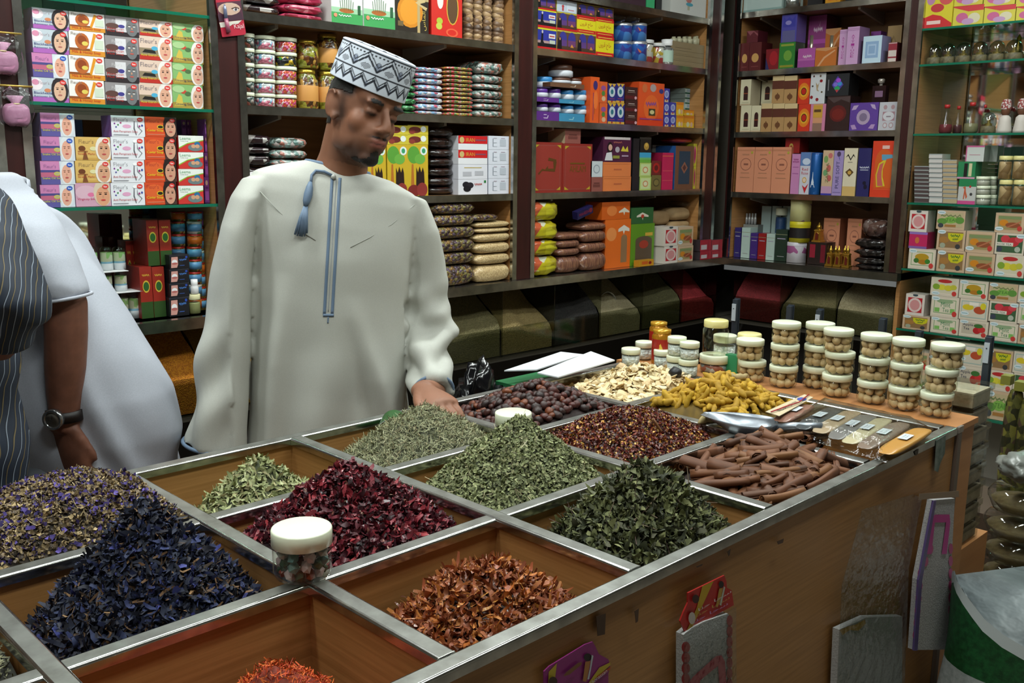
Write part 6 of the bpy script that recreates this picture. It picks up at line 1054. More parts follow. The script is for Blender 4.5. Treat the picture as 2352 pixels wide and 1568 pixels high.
stack(W, 328, 545, [('t_mint', 985), ('t_mint', 820), ('t_lemon', 652)], 'second column, lower glass shelf', TD); stack(W, 550, 775, [('t_apple', 1008), ('t_fruit', 842), ('t_honey', 672)], 'third column, lower glass shelf', TD); stack(W, 782, 1006, [('t_mint', 1025), ('t_rose', 862), ('t_green', 692)], 'fourth column, lower glass shelf', TD); stack(W, 1010, 1240, [('t_ginger', 1045), ('t_mint', 880), ('t_lemon', 710)], 'last column, lower glass shelf', TD)
ZD7 = .36
struct(sbox('trim_61', (EX, YC['D'][1], ZD7-.012), (EX+SD-.02, YC['D'][0]-.02, ZD7-.001), GLASS_EDGE)); W = Wall('r', ZD7, .01, De)
for c, (x0, x1, its) in enumerate([(110, 315, [('t_green', 1400), ('t_spice', 1250)]), (318, 530, [('t_honey', 1500), ('t_green', 1340), ('t_spice', 1175)]), (528, 745, [('t_lemon', 1540), ('t_apple', 1365), ('t_fruit', 1190)]), (748, 965, [('t_green', 1560), ('t_lemon', 1400), ('t_ginger', 1235)]), (970, 1190, [('t_mint', 1580), ('t_rose', 1430), ('t_fruit', 1260)])]): stack(W, x0, x1, its, '%s column, bottom glass shelf' % ['first', 'second', 'third', 'fourth', 'last'][c], TD)
# ------------------------------------------------------------------ goods standing on and around the table
ZC_ = ZT+.001
ec = empty('end_cabinet', (2.035, 1.2, 0)); 
def epart(n, a, b, mt): o = sbox(n, a, b, mt); o.parent = ec; o.matrix_parent_inverse = Matrix.Translation((-2.035, -1.2, 0)); return o
epart('cabinet_body', (1.977, .712, .1), (2.093, 1.60, ZT-.012), ORANGEWOOD); epart('cabinet_top', (1.977, .706, ZT-.012), (2.097, 1.60, ZT), ORANGEWOOD); epart('metal_edge', (1.976, .700, .1), (1.994, .712, ZT-.013), M('#7a6c62', .4, .6)); epart('metal_edge', (1.976, .700, ZT-.012), (2.0, .706, ZT+.001), M('#a59a90', .35, .6)); epart('plinth', (1.98, .73, 0), (2.09, 1.58, .1), M('#2a2420', .7))
tag(ec, 'narrow orange wood cabinet joined to the table end, holding jars', 'cabinet')
def push(P, r): v = np.array([P[0], P[1], 0]); return P+v/np.linalg.norm(v)*r
JARP = glassy('jar_plastic', '#fbfcf6', .05, .16)
def mkjar(name, loc, r, h, label, cat, lid=CREAMLID, lh=.27, group=None, glass=JARP):
    t = empty(name, loc); hl = h*lh
    m = MB(); m.lathe([(r*.72, 0), (r*.9, h*.04), (r*.97, h*.14), (r*.97, h-hl-h*.08), (r*.88, h-hl)], glass, 28, cap0=True); m.build('jar_body', t)
    m = MB(); m.lathe([(r*.96, h-hl-h*.01), (r, h-hl), (r, h-h*.035), (r*.975, h-h*.008), (r*.93, h), (0, h)], lid, 36); m.build('lid', t)
    tag(t, label, cat, group); return t
NUT = noisy('nutmeg', '#b89c72', '#d0b58c', 28, .6, .25, .003)
nutm = [fruit('nutmeg', .0104, NUT, 50+i) for i in range(4)]
for me in nutm: me.transform(Matrix.Diagonal((1, 1, 1.28, 1)))
JR, JH = .0335, .0518
random.seed(5)
stacks = [((1725, 880), 2, 'first stack'), ((1797, 893), 3, 'second stack'), ((1868, 897), 3, 'third stack, set back'), ((1919, 915), 3, 'fourth stack'), ((2000, 931), 3, 'fifth stack'), ((2073, 946), 3, 'sixth stack'), ((2147, 962), 3, 'last stack at the table end')]
OFF = {(6, 1): (6, 0), (6, 2): (14, 0), (3, 2): (-4, 0), (3, 1): (3, 0), (0, 1): (-7, 0), (5, 2): (0, 0)}
nn_ = 0
for si, ((x, y), n, nm) in enumerate(stacks):
    for k in range(n):
        ox = OFF.get((si, k), (0, 0))[0]; c = push(onz(x+ox, y, ZC_), JR); loc = (c[0]+(.012 if si == 2 else 0), c[1], ZC_+k*(JH+.0004))
        t = mkjar('nutmeg_jar', loc, JR, JH, 'clear jar of nutmegs with cream lid, %s, %s' % (nm, ['bottom', 'middle', 'top'][k] if n == 3 else ['bottom', 'top'][k]), 'jar', group='nutmeg jars')
        for lv in range(2):
            m_ = 8 if lv == 0 else 6; rr = .0205 if lv == 0 else .0212
            for q in range(m_ if lv else 8):
                if nn_ >= 300: break
                a = 2*PI*q/m_+lv*.4+random.uniform(-.12, .12)+si; o = obj('nutmeg', random.choice(nutm)); o.location = (loc[0]+rr*math.cos(a), loc[1]+rr*math.sin(a), loc[2]+.0113+lv*.0172+random.uniform(-.0008, .0015)); o.rotation_euler = (random.uniform(0, 6), random.uniform(0, 6), random.uniform(0, 6)); s = random.uniform(.86, 1.02); o.scale = (s, s, s); nn_ += 1
                tag(o, 'pale brown whole nutmeg inside a clear cream-lidded jar', 'nutmeg', 'nutmegs in the jars')
# small crystal jars, tins and big jar further back
CRY = speck('white_crystals', ['#d4dade', '#c4ccd0', '#e4e8ea'], 150, .3, .9, .004)
def pjar(x0, x1, yb, yt, label, fill=None, lid=CREAMLID, z0=ZC_, name='crystal_jar', group=None, lh=.3, sh=0):
    xc = (x0+x1)/2; P = onz(xc, yb, z0); dep = float((P-CAMP) @ F_); r = (x1-x0)/2*dep/FPX; c = push(P, r); dep = float((c-CAMP) @ F_); r = (x1-x0)/2*dep/FPX
    h = (yb-yt)*dep/FPX*.97; t = mkjar(name, (c[0], c[1], z0), r, h, label, 'jar', lid, lh, group)
    if fill:
        m = MB(); m.lathe([(r*.68, h*.02), (r*.9, h*.1), (r*.92, h*(1-lh)*.85), (0, h*(1-lh)*.86)], fill, 18, cap0=True); o = m.build('contents', t); o['kind'] = 'stuff'
    return c, r, h
gp = 'white crystal jars'
for i, (x0, x1, yb, yt, lev) in enumerate([(1426, 1470, 842, 802, 0), (1458, 1500, 828, 786, 0), (1529, 1572, 862, 818, 0), (1557, 1602, 868, 827, 0), (1500, 1540, 845, 805, 0)]):
    c, r, h = pjar(x0, x1, yb, yt, 'small white crystal jar, %s' % ['far left front', 'far left behind', 'bottom of the left pair beside the golden tin', 'bottom of the right pair beside the golden tin', 'behind the golden tins'][i], CRY, group=gp)
    if i in (2, 3): mkj = mkjar('crystal_jar', (c[0]+.002, c[1], ZC_+h+.0005), r, h, 'small white crystal jar on top of the %s pair' % ['left', 'right'][i-2], 'jar', group=gp, lh=.3); m = MB(); m.lathe([(r*.68, h*.02), (r*.9, h*.1), (r*.92, h*.58), (0, h*.6)], CRY, 18, cap0=True); o = m.build('contents', mkj); o['kind'] = 'stuff'
c, r, h = pjar(1605, 1673, 860, 818, 'wide low jar below the tall clear jar', speck('trinkets', ['#8a9aa4', '#a8aeb0', '#a05a4a', '#c4ccd0'], 60, .4, .6), name='low_jar', lh=.45)
t = empty('tall_clear_jar', (c[0], c[1], ZC_+h+.0006)); rr = r*.9; hh = .088; m = MB(); m.lathe([(rr*.8, 0), (rr*.95, hh*.04), (rr*.97, hh*.7), (rr*.85, hh*.8)], JARP, 24, cap0=True); m.build('jar_body', t); m = MB(); m.lathe([(rr*.88, hh*.8), (rr*.9, hh*.81), (rr*.9, hh*.98), (rr*.85, hh), (0, hh)], YELLOWLID, 28); m.build('lid', t); tag(t, 'tall empty clear jar with pale yellow lid', 'jar')
pjar(1635, 1688, 850, 770, 'white-filled jar behind the tall clear jar', CRY, name='crystal_jar', lh=.2, group=gp); pjar(1689, 1743, 868, 766, 'jar with pale yellow lid behind the nutmeg jars', M('#b8a070', .6), YELLOWLID, name='yellow_lid_jar', lh=.18)
GOLDT = speck('golden_tin_print', ['#b8781a', '#c8922a', '#a8281e', '#b8841e'], 14, .25, 0)
for i, (x0, x1, yb, yt) in enumerate([(1497, 1543, 840, 754), (1496, 1539, 826, 743)]):
    P = onz((x0+x1)/2, yb, ZC_); dep = float((P-CAMP) @ F_); r = (x1-x0)/2*dep/FPX; c = push(P, r); h = (yb-yt)*dep/FPX*.97; t = empty('golden_tin', (c[0]-.004+(.03 if i else 0), c[1]+(.03 if i else 0), ZC_)); m = MB(); m.lathe([(r*.9, 0), (r, h*.04), (r, h*.8), (r*.82, h*.88)], M('#b07416', .25, .4), 24, cap0=True); m.build('tin_body', t)
    m = MB(); m.lathe([(r*1.01, h*.14), (r*1.012, h*.15), (r*1.012, h*.72), (r*1.01, h*.73)], M('#9a2018', .3), 24); lb = m.build('label_band', t); m = MB(); m.lathe([(r*.86, h*.88), (r*.9, h*.9), (r*.9, h*.98), (0, h)], M('#c8942a', .25, .4), 24); m.build('lid', t)
    hs = [(-.28, .16), (-.1, .2), (.0, .34), (.12, .18), (.24, .2), (.16, .4), (.34, .62), (.26, .66), (.3, .78), (.12, .86), (.06, .78), (-.08, .66), (-.2, .5), (-.3, .34), (-.4, .5), (-.38, .3)]
    m = MB(); vd = math.atan2(-c[1], -c[0])
    m.add([(r*1.02*math.cos(vd-x_*.8), r*1.02*math.sin(vd-x_*.8), h*(.14+z_*.56)) for x_, z_ in hs], [(0, 1, 13), (1, 2, 12, 13), (2, 5, 11, 12), (3, 4, 5, 2), (5, 6, 10, 11), (6, 7, 9, 10), (7, 8, 9), (13, 14, 15)], M('#d0a83a', .35)); m.build('horse_print', t)
    tag(t, ['golden tin with rearing horse on red label', 'second golden tin standing behind the horse tin'][i], 'tin')
o = obj('green_packet', box_mesh('greentop')); P = onz(1755, 845, ZC_); o.location = (2.05, P[1], ZC_); o.scale = (.02, .035, .05); tag(o, 'bright green packet between the nutmeg jar stacks', 'packet')
# pebble-candy jar at the front crossing
PR, PH = .0385, .0655
P = push(onz(697, 1352, ZT+.0012), PR); pl = (P[0], P[1], ZT+.0022); mkjar('pebble_candy_jar', pl, PR, PH, 'clear jar of coloured pebble candy on the chrome crossing', 'jar', lh=.32)
def pebble(name, R, mat, seed):
    bm = bmesh.new(); bmesh.ops.create_icosphere(bm, subdivisions=1, radius=R); rr = random.Random(seed)
    for v in bm.verts: v.co *= rr.uniform(.8, 1.15); v.co.x *= 1.25
    me = bpy.data.meshes.new(name); bm.to_mesh(me); bm.free(); me.materials.append(mat); return me
PEB = [('pale pink', '#b8a4a8'), ('rust red', '#7a3424'), ('teal', '#5a7a7a'), ('dark green', '#344434'), ('grey white', '#9a9a98')]
pm = [[pebble('pebble_candy', .0078, M(c, .3, 0, Coat_Weight=.4), 7*i+j) for j in range(2)] for i, (_, c) in enumerate(PEB)]
for lv in range(3):
    for q in range(11 if lv < 2 else 8):
        a = 2*PI*q/(11 if lv < 2 else 8)+lv*.3; i = (q*3+lv*2+q//3) % 5; rr = .0262 if lv else .0235; o = obj('pebble_candy', random.choice(pm[i])); o.location = (pl[0]+rr*math.cos(a), pl[1]+rr*math.sin(a), pl[2]+.0095+lv*.0125); o.rotation_euler = (random.uniform(0, 6), random.uniform(0, 6), random.uniform(0, 6)); tag(o, '%s pebble candy inside the jar at the chrome crossing' % PEB[i][0], 'candy', 'pebble candies in the jar')
# cream lid jar half hidden behind the green herb heap
mkjar('herb_jar', (1.305, 1.315, ZT-.045), .037, .078, 'jar with cream lid half hidden behind the green herb heap', 'jar', lh=.3)
# black lime and nutmeg on the garlic
for (x, y, yy, R, mt, lab, cat) in [(1552, 855, 1.33, .0155, M('#15161a', .5), 'round black dried lime beside the garlic flakes', 'dried lime'), (1428, 843, 1.47, .013, NUT, 'single brown nutmeg behind the garlic flake heap', 'nutmeg'), (1590, 878, 1.29, .012, noisy('husk', '#8a5c3a', '#a87448', 40, .8), 'brown husk between garlic flakes and turmeric', 'husk')]:
    P = ony(x, y, yy); o = obj(cat.replace(' ', '_'), fruit(cat, R, mt, 77)); o.location = P; tag(o, lab, cat)
# open carton with white flaps behind the table
CARDW = noisy('white_card', '#cdd2d8', '#d8dce2', 12, .75, .05)
ct = empty('open_carton', (1.66, 1.72, .5)); m = MB()
A0 = onz(1158, 858, .925)
m.box((A0[0]+.005, 1.60, .5), (A0[0]+.2, 1.70, .90), M('#1c6a3c', .5)); o = m.build('carton_body', ct); o.parent = ct; o.matrix_parent_inverse = Matrix.Translation((-1.66, -1.72, -.5))
for q in [[(1158, 853, .93), (1288, 810, .955), (1340, 816, .955), (1232, 851, .93)], [(1234, 858, .93), (1357, 809, .965), (1412, 829, .96), (1282, 868, .93)]]:
    pts = [Vector(onz(*p)) for p in q]; m = MB(); n_ = Vector((0, 0, .003)); m.add([tuple(p) for p in pts]+[tuple(p+n_) for p in pts], [(3, 2, 1, 0), (4, 5, 6, 7), (0, 1, 5, 4), (1, 2, 6, 5), (2, 3, 7, 6), (3, 0, 4, 7)], CARDW); o = m.build('flap', ct); o.matrix_parent_inverse = Matrix.Translation((-1.66, -1.72, -.5))
tag(ct, 'green carton with open white flaps behind the dried fruits', 'carton')
sup = sbox('low_stool', (1.58, 1.60, .0), (1.93, 1.80, .498), M('#3a2c22', .7)); tag(sup, 'dark low bench behind the spice table', 'bench')
def crumple(name, c, dims, mat, seed, label, cat, sub=4, amp=.35):
    bm = bmesh.new(); bmesh.ops.create_icosphere(bm, subdivisions=sub, radius=1)
    for v in bm.verts:
        d = v.co.copy(); s = 1+amp*(noise.noise(d*2+Vector((seed, 0, 0)))+.8*abs(noise.noise(d*4.5+Vector((0, seed, 0))))+.35*abs(noise.noise(d*11+Vector((0, 0, seed))))-.35); v.co = Vector((d.x*dims[0]*s, d.y*dims[1]*s, d.z*dims[2]*s))
    for f_ in bm.faces: f_.smooth = True
    me = bpy.data.meshes.new(name); bm.to_mesh(me); bm.free(); me.materials.append(mat); o = obj(name, me); o.location = c; tag(o, label, cat); return o
P = ony(1096, 890, 1.70); crumple('black_plastic_bag', (P[0], P[1], .80), (.075, .06, .15), M('#0c0c10', .18), 3, 'crumpled black plastic bag behind the table beside the hand', 'plastic bag')
s2 = sbox('small_stool', (P[0]-.05, 1.64, 0), (P[0]+.07, 1.76, .655), M('#2a211b', .7)); tag(s2, 'small dark stool under the black plastic bag', 'stool')
# green scoop rim behind the rosemary
m = MB(); P = ony(886, 952, 1.525); R = .026
ring = [[(-.03+.06*j/5+.004*math.sin(j), (R+e)*math.cos(a), (R+e)*math.sin(a)) for a in [PI*k/12 for k in range(13)]] for e, js in ((0, range(6)),) for j in js]
V_, F_c = loft(ring, close=False, cap=False); m.add(V_, F_c, M('#1c4a1e', .35), True); ring2 = [[(x, y*1.07, z*1.07) for x, y, z in r] for r in ring]; V2, F2 = loft(ring2, close=False, cap=False); m.add(V2, [f[::-1] for f in F2], M('#23501f', .35), True)
e0 = [ring[0], ring2[0]]; V3, F3 = loft(e0, close=False, cap=False); m.add(V3, F3, M('#c4ccd0', .35)); o = m.build('herb_scoop'); o.location = (P[0]+.01, 1.515, ZT-.012); o.rotation_euler = (0, -.1, .75); tag(o, 'green and white curved scoop pushed into the rosemary', 'scoop')
# aluminium scoop by the turmeric
AL = noisy('aluminium', '#8a9098', '#a2a8b0', 30, .38, .1, .001, .85)
L0 = onz(1613, 953, ZT+.02); L1 = onz(1786, 965, ZT+.03); dv = Vector(L1-L0); Ls = dv.length
rings = []
for j in range(15):
    t = j/14; R = .046*math.sin(min(1, t*1.15+.08)*PI*.62)**.8*(1 if t < .8 else math.sqrt(max(.02, 1-((t-.8)/.2)**2))); op = .12+.88*min(1, t*2.2)
    rings.append([(t*Ls, R*math.cos(a), -R*.75*math.sin(a)*op) for a in [PI*k/14 for k in range(15)]])
m = MB(); V_, F_c = loft(rings, False, False); m.add(V_, F_c, AL, True); sp = empty('aluminium_scoop', tuple(L0+np.array([0, 0, .004])), math.atan2(dv.y, dv.x)); b_ = m.build('scoop_bowl', sp); md = b_.modifiers.new('s', 'SOLIDIFY'); md.thickness = .0012
m = MB(); m.tube([(Ls-.004, 0, -.01), (Ls+.03, 0, -.002), (Ls+.085, 0, .004)], [.008, .0085, .009], AL, 10); m.build('handle', sp); tag(sp, 'aluminium scoop lying between turmeric and cinnamon', 'scoop')
# clear bag of ground spice strips
sb = empty('spice_sampler', (0, 0, 0)); cols = ['#8a5f4e', '#2f3438', '#a08a6a', '#6b6864', '#b3a884', '#7a6656', '#b8822e']
c_pts = [((1790, 968), (1858, 930)), ((1838, 985), (1925, 938)), ((1878, 994), (1965, 945)), ((1914, 1008), (2000, 954)), ((1946, 1018), (2035, 962)), ((1982, 1030), (2076, 972)), ((2030, 1042), (2126, 985))]
mids = []
zs_ = [ZT+.028-.002*i for i in range(7)]
for i, (a, b) in enumerate(c_pts):
    p, q = Vector(onz(*a, zs_[i])), Vector(onz(*b, zs_[i])); d = (q-p); wd = .039; u_ = bag_mesh('sampler%d' % i, noisy('ground_spice_%d' % i, cols[i], cols[i], 40, .45, .2, .002, Coat_Weight=.5, Coat_Roughness=.15), i % 5, True, .04).copy(); u_.transform(Matrix.Translation((-.0, -.5, -.5))); u_.transform(Matrix.Diagonal((d.length*1.02, wd, .012, 1)))
    o = obj('spice_packet', u_, sb); o.location = p; o.rotation_euler = (0, -math.asin(d.z/d.length), math.atan2(d.y, d.x))
    m = MB(); m.box((0, 0, 0), (1, 1, 1), M('#c8d0d4', .5)); prints(m, [('q', .15, .55, .7, .2, '#8a949c'), ('q', .2, .25, .6, .18, '#8a949c')] if i not in (3, 5) else [('t', ['', '', '', 'BLACK', '', 'KASHMIRI'][i] if i == 3 else 'GROUND', .15, .55, .6, .26, '#4a4e54'), ('t', 'PEPPER' if i == 3 else 'CINNAMON', .1, .18, .8, .28, '#4a4e54')]); lb = m.build('paper_label', o); lb.rotation_euler = (-PI/2, 0, 0); lb.location = (d.length*.40, -.009, .0092); lb.scale = (.04, .0006, .018); mids.append((p+q)/2)
hull = [Vector(onz(*p, ZT+.006)) for p in [(1770, 985), (2035, 1062), (2145, 985), (1870, 925)]]; top = [v+Vector((0, 0, .034)) for v in hull]; cen = sum(hull, Vector())/4
m = MB(); N = 14; V_ = []; F_c = []
for lay in (0, 1):
    for j in range(N+1):
        for i in range(N+1):
            s, t = i/N, j/N; P = (hull[0]*(1-s)+hull[1]*s)*(1-t)+(hull[3]*(1-s)+hull[2]*s)*t; e = min(1, 6*min(s, 1-s, t, 1-t)); P = P+Vector((0, 0, (.030*e if lay == 0 else -.002)+.004*noise.noise(P*55)*e)); V_.append(tuple(P))
    o_ = lay*(N+1)**2
    for j in range(N):
        for i in range(N): a = o_+j*(N+1)+i; F_c.append((a, a+1, a+N+2, a+N+1) if lay == 0 else (a, a+N+1, a+N+2, a+1))
m.add(V_, F_c, FILM, True); m.build('clear_bag', sb)
pc = [Vector(onz(*p, ZT+.04)) for p in [(1758, 945), (1848, 905), (1868, 912), (1790, 955)]]; m = MB(); m.add([tuple(p) for p in pc]+[tuple(p-Vector((0, 0, .001))) for p in pc], [(0, 3, 2, 1), (4, 5, 6, 7)], M('#c4b494', .6)); cd = m.build('header_card', sb)
ux = (pc[1]-pc[0]); uy = (pc[3]-pc[0]); g, fs = text_geo('INDIAN SPICES'); m = MB(); m.add([tuple(pc[0]+ux*(.14+.5*a)+uy*(.62-.3*b)+Vector((0, 0, .0008))) for a, b in g], fs, M('#4a3a34', .6)); m.build('card_lettering', sb)
m = MB(); rb = [pc[0]*.6+pc[3]*.4+Vector((0, 0, .003)), pc[0]*.35+pc[2]*.3+pc[3]*.35+Vector((0, 0, .004)), pc[2]*.45+pc[3]*.4+pc[1]*.15+Vector((0, 0, .004)), pc[1]*.5+pc[2]*.5+Vector((0, 0, .003))]; m.tube(rb, .0013, M('#a8182a', .4), 6); m.build('red_cord', sb)
m = MB(); m.add([tuple(pc[0]+ux*(.78+.08*math.cos(k*PI/4))+uy*(.4+.3*math.sin(k*PI/4))+Vector((0, 0, .0008))) for k in range(8)], [tuple(range(8))], M('#3a4a9a', .6)); m.build('blue_motif', sb)
tag(sb, 'clear bag of seven ground spice strips with card header', 'spice pack')
# stacks beyond the cabinet
HALVA = noisy('halva', '#9a8a72', '#b0a088', 60, .7, .5); PLBOX = glassy('box_plastic', '#eef0ee', .06, .3)
fl_ = sbox('low_counter', (2.10, .728, 0), (2.30, 1.5, .60), ORANGEWOOD); tag(fl_, 'low brown counter behind the end cabinet', 'counter')
for k in range(8):
    z = .602+.0455*k; dx = .003*((k*7) % 3-1); t = empty('halva_box', (2.20+dx, .795, z)); m = MB(); m.box((-.055, -.06, 0), (.055, .06, .03), PLBOX); m.build('tray', t); m = MB(); m.box((-.058, -.063, .03), (.058, .063, .044), PLBOX); m.build('lid', t); m = MB(); m.box((-.051, -.056, .002), (.051, .056, .034), HALVA if k != 7 else noisy('halva_pale', '#b8ac90', '#c8bea4', 60, .7, .5)); m.build('contents', t); tag(t, 'clear box of halva behind the cabinet, %s' % ordn(k, 8), 'food box', 'stacked halva boxes')
for k in range(11):
    z = .002+.062*k; t = empty('round_tray', (2.43+.006*((k*5) % 3-1), .70, z)); m = MB(); m.lathe([(.05, 0), (.064, .004), (.075, .03), (.078, .034)], PLBOX, 18, cap0=True); m.build('tray', t); m = MB(); m.lathe([(.079, .034), (.078, .042), (.068, .058), (0, .06)], PLBOX, 18); m.build('lid', t); m = MB(); m.lathe([(.048, .003), (.07, .028), (0, .04)], noisy('tray_food', '#6b5a3a', '#8a7850', 40, .7, .5), 14, cap0=True); m.build('contents', t); tag(t, 'round clear food tray beside the green sack, %s' % ordn(k, 11), 'food tray', 'stacked round trays')
crumple('plastic_wrap', (2.43, .70, .735), (.07, .06, .035), M('#7f827c', .3), 5, 'crumpled white plastic bag on the round trays', 'plastic bag', 4, .3)
for i, (x, zt_) in enumerate([(2312, 885), (2345, 900), (2376, 905)]):
    P = onx(x, 980, 2.75); t = empty('hanging_packet', (P[0], P[1], .5)); m = MB(); zz = onx(x, zt_, 2.75)[2]; 
    u_ = bag_mesh('leafpacket', speck('green_packet_print', ['#4a4a24', '#2c2c1c', '#5e5e30', '#4a3c30', '#6e6a30'], 60, .3, .2), i, False, .06).copy(); u_.transform(Matrix.Diagonal((.05, .034, zz-.51, 1))); o = obj('packet_body', u_, t); o.rotation_euler = (0, 0, -.8); m.box((.005, .005, zz-.5), (.04, .03, zz-.5+.025), M('#7a7a34', .4)); m.build('packet_top', t); tag(t, 'tall green and yellow packet at the right edge, %s' % ['left', 'middle', 'right'][i], 'packet', 'tall green packets')
lo = sbox('back_crate', (2.70, .45, 0), (2.95, 1.3, .498), M('#4a3a2c', .7)); tag(lo, 'brown crate under the tall green packets', 'crate')
# slotted metal uprights behind the jars
UP = M('#4c5561', .35, .7)
for i, (x, yt, xb_) in enumerate([(1688, 688, 2.33), (1812, 703, 2.33), (1880, 712, 2.33), (2025, 733, 2.33), (2108, 762, 2.33), (2270, 775, 2.33)]):
    P = onx(x, yt, xb_); t = empty('metal_upright', (P[0], P[1], .0)); m = MB(); m.box((0, -.007, 0), (.012, .007, P[2]), UP); m.box((.012, -.009, 0), (.015, .009, P[2]+.003), UP); m.build('upright_bar', t)
    if i in (0, 2, 5): m = MB(); m.box((-.004, -.006, P[2]-.06), (-.001, .006, P[2]-.012), M('#b4bcc4', .4)); pl_ = m.build('white_plate', t); m = MB(); m.lathe([(.0015, 0), (.0015, .001), (0, .001)], M('#30343a', .5), 8); h_ = m.build('screw', t); h_.location = (-.0042, 0, P[2]-.025); h_.rotation_euler = (0, -PI/2, 0)
    tag(t, 'grey metal upright behind the jars, %s from left' % ['first', 'second', 'third', 'fourth', 'fifth', 'sixth'][i], 'metal upright', 'metal uprights')
# green and white sack, lower right
SKG = noisy('sack_green', '#123f20', '#1c5a2e', 90, .5, .4, .002); SKW = noisy('sack_white', '#9aa2a0', '#b4bab8', 90, .5, .4, .002); SKI = noisy('sack_inside', '#6d7678', '#8a9496', 8, .45, .8, .02)
gs = empty('woven_sack', (1.99, .535, 0)); N = 40
def sackring(z, s, top=False, inn=0):
    out = []
    for k in range(N):
        a = 2*PI*k/N; e = abs(math.cos(a))**.7*math.copysign(1, math.cos(a)), abs(math.sin(a))**.7*math.copysign(1, math.sin(a)); w_ = 1+.10*noise.noise((math.cos(a)*2, math.sin(a)*2, z*5))
        zz = z+(.035*math.sin(3*a+1)+.05*max(0, math.cos(a-2.4)) if top else 0); out.append((.15*s*w_*e[0]*(1-inn), .14*s*w_*e[1]*(1-inn), zz))
    return out
rings = [sackring(z, s) for z, s in ((.0, .9), (.06, 1.04), (.15, 1.08), (.25, 1.05), (.34, 1.02), (.40, 1.0), (.47, .98), (.51, .97))]+[sackring(.545, .98, True), sackring(.57, .985, True)]
V_, F_c = loft(rings, True, False); m = MB()
for fi, f in enumerate(F_c): pass
nr = N; fl = [F_c[i*nr:(i+1)*nr] for i in range(len(rings)-1)]
m.add(V_, sum(fl[0:2], []), SKW, True); m.add(V_, sum(fl[2:4], []), SKG, True); m.add(V_, sum(fl[4:6], []), SKW, True); m.add(V_, sum(fl[6:8], []), SKG, True); m.add(V_, fl[8], M('#c4cccc', .4), True); m.build('sack_body', gs)
V_, F_c = loft([sackring(.57, .985, True), sackring(.54, .95, True, .04), sackring(.45, .9, False, .06), sackring(.36, .7, False, .1)], True, True); m = MB(); m.add(V_, F_c, SKI, True); m.build('sack_lining', gs)
tag(gs, 'open green and white woven sack standing at the lower right', 'sack')
# packages taped on the table front
FY = VS[3]-.001
def fpt(x, y): P = ony(x, y, FY); return P[0], P[2]
def flat(name, pts, mat, th=.004, off=0., parent=None):
    m = MB(); q = [fpt(*p) for p in pts]; m.prism(q, FY-off-th, FY-off, mat); return m.build(name, parent)
def fprint(parent, prs, off, name='print'):
    m = MB()
    for i, (pts, c) in enumerate(prs): m.add([(x, FY-off-.0004*(i+1), z) for x, z in [fpt(*p) for p in pts]], [tuple(range(len(pts)))], M(c, .45))
    return m.build(name, parent)
def ell(cx, cy, rx, ry, n=14, a0=0, a1=2*PI): return [(cx+rx*math.cos(a0+(a1-a0)*k/n), cy+ry*math.sin(a0+(a1-a0)*k/n)) for k in range(n)]
def ftext(parent, s, p0, p1, hpx, col, off):
    g, fs = text_geo(s); m = MB(); m.add([(x, FY-off, z) for x, z in [fpt(p0[0]+(p1[0]-p0[0])*a, p0[1]+(p1[1]-p0[1])*a-hpx*b) for a, b in g]], fs, M(col, .5)); return m.build('lettering', parent)
pk = empty('pink_card', (0, 0, 0)); o = flat('card_body', [(1246, 1600), (1246, 1540), (1258, 1528), (1340, 1478), (1358, 1472), (1364, 1482), (1372, 1500), (1394, 1512), (1398, 1526), (1394, 1545), (1394, 1600)], M('#8a2a72', .4), .0015, .001, pk)
fprint(pk, [([(1256, 1540), (1275, 1520), (1270, 1560), (1272, 1600), (1254, 1600)], '#b8a02a'), ([(1345, 1568), (1372, 1530), (1397, 1518), (1397, 1525), (1362, 1556), (1352, 1600)], '#b8a02a'), ([(1398, 1527), (1396, 1534), (1365, 1556), (1366, 1550)], '#b04a1e'), (ell(1344, 1506, 9, 9), '#1c1414'), ([(1338, 1516), (1350, 1514), (1346, 1535), (1340, 1562), (1332, 1560)], '#a8703a'), ([(1352, 1500), (1356, 1502), (1350, 1535), (1346, 1556), (1342, 1556), (1348, 1530)], '#b8c0c4'), ([(1286, 1549), (1292, 1540), (1320, 1518), (1329, 1516), (1328, 1522), (1300, 1545)], '#7a5030'), (ell(1262, 1560, 10, 11), '#3a2414')], .0026)
ftext(pk, 'PS', (1300, 1590), (1320, 1578), 14, '#c4b43a', .0045); ftext(pk, 'Soft Khorassan', (1328, 1588), (1388, 1540), 9, '#d8d0d4', .0045); tag(pk, 'pink and yellow bath mitt card on the table front', 'card')
rl = empty('red_loofah_pack', (0, 0, 0)); flat('header_card', [(1548, 1420), (1556, 1400), (1566, 1378), (1566, 1356), (1650, 1316), (1655, 1330), (1656, 1344), (1667, 1350), (1672, 1384), (1560, 1446)], M('#b02420', .4), .002, .008, rl)
fprint(rl, [([(1598, 1340), (1624, 1328), (1605, 1370), (1572, 1440), (1562, 1442), (1585, 1390)], '#b8951e'), (ell(1641, 1336, 6, 8), '#1c1414'), ([(1636, 1345), (1644, 1344), (1640, 1368), (1632, 1388), (1628, 1386)], '#b08a3a'), ([(1646, 1340), (1649, 1342), (1640, 1384), (1636, 1382)], '#b0b8a8'), (ell(1572, 1412, 8, 14), '#c0b4ac'), (ell(1580, 1368, 8, 10), '#3a1414')], .0105)
for i in range(3): m = MB(); ftext(rl, '\uFE8E\uFEE7\uFEA3 \uFE8E\uFEA3\uFEB3', (1575+6*i, 1425-14*i), (1655+4*i, 1382-14*i), 7, ['#c08ac0', '#c49a4a', '#d8ccd0'][i], .0122)
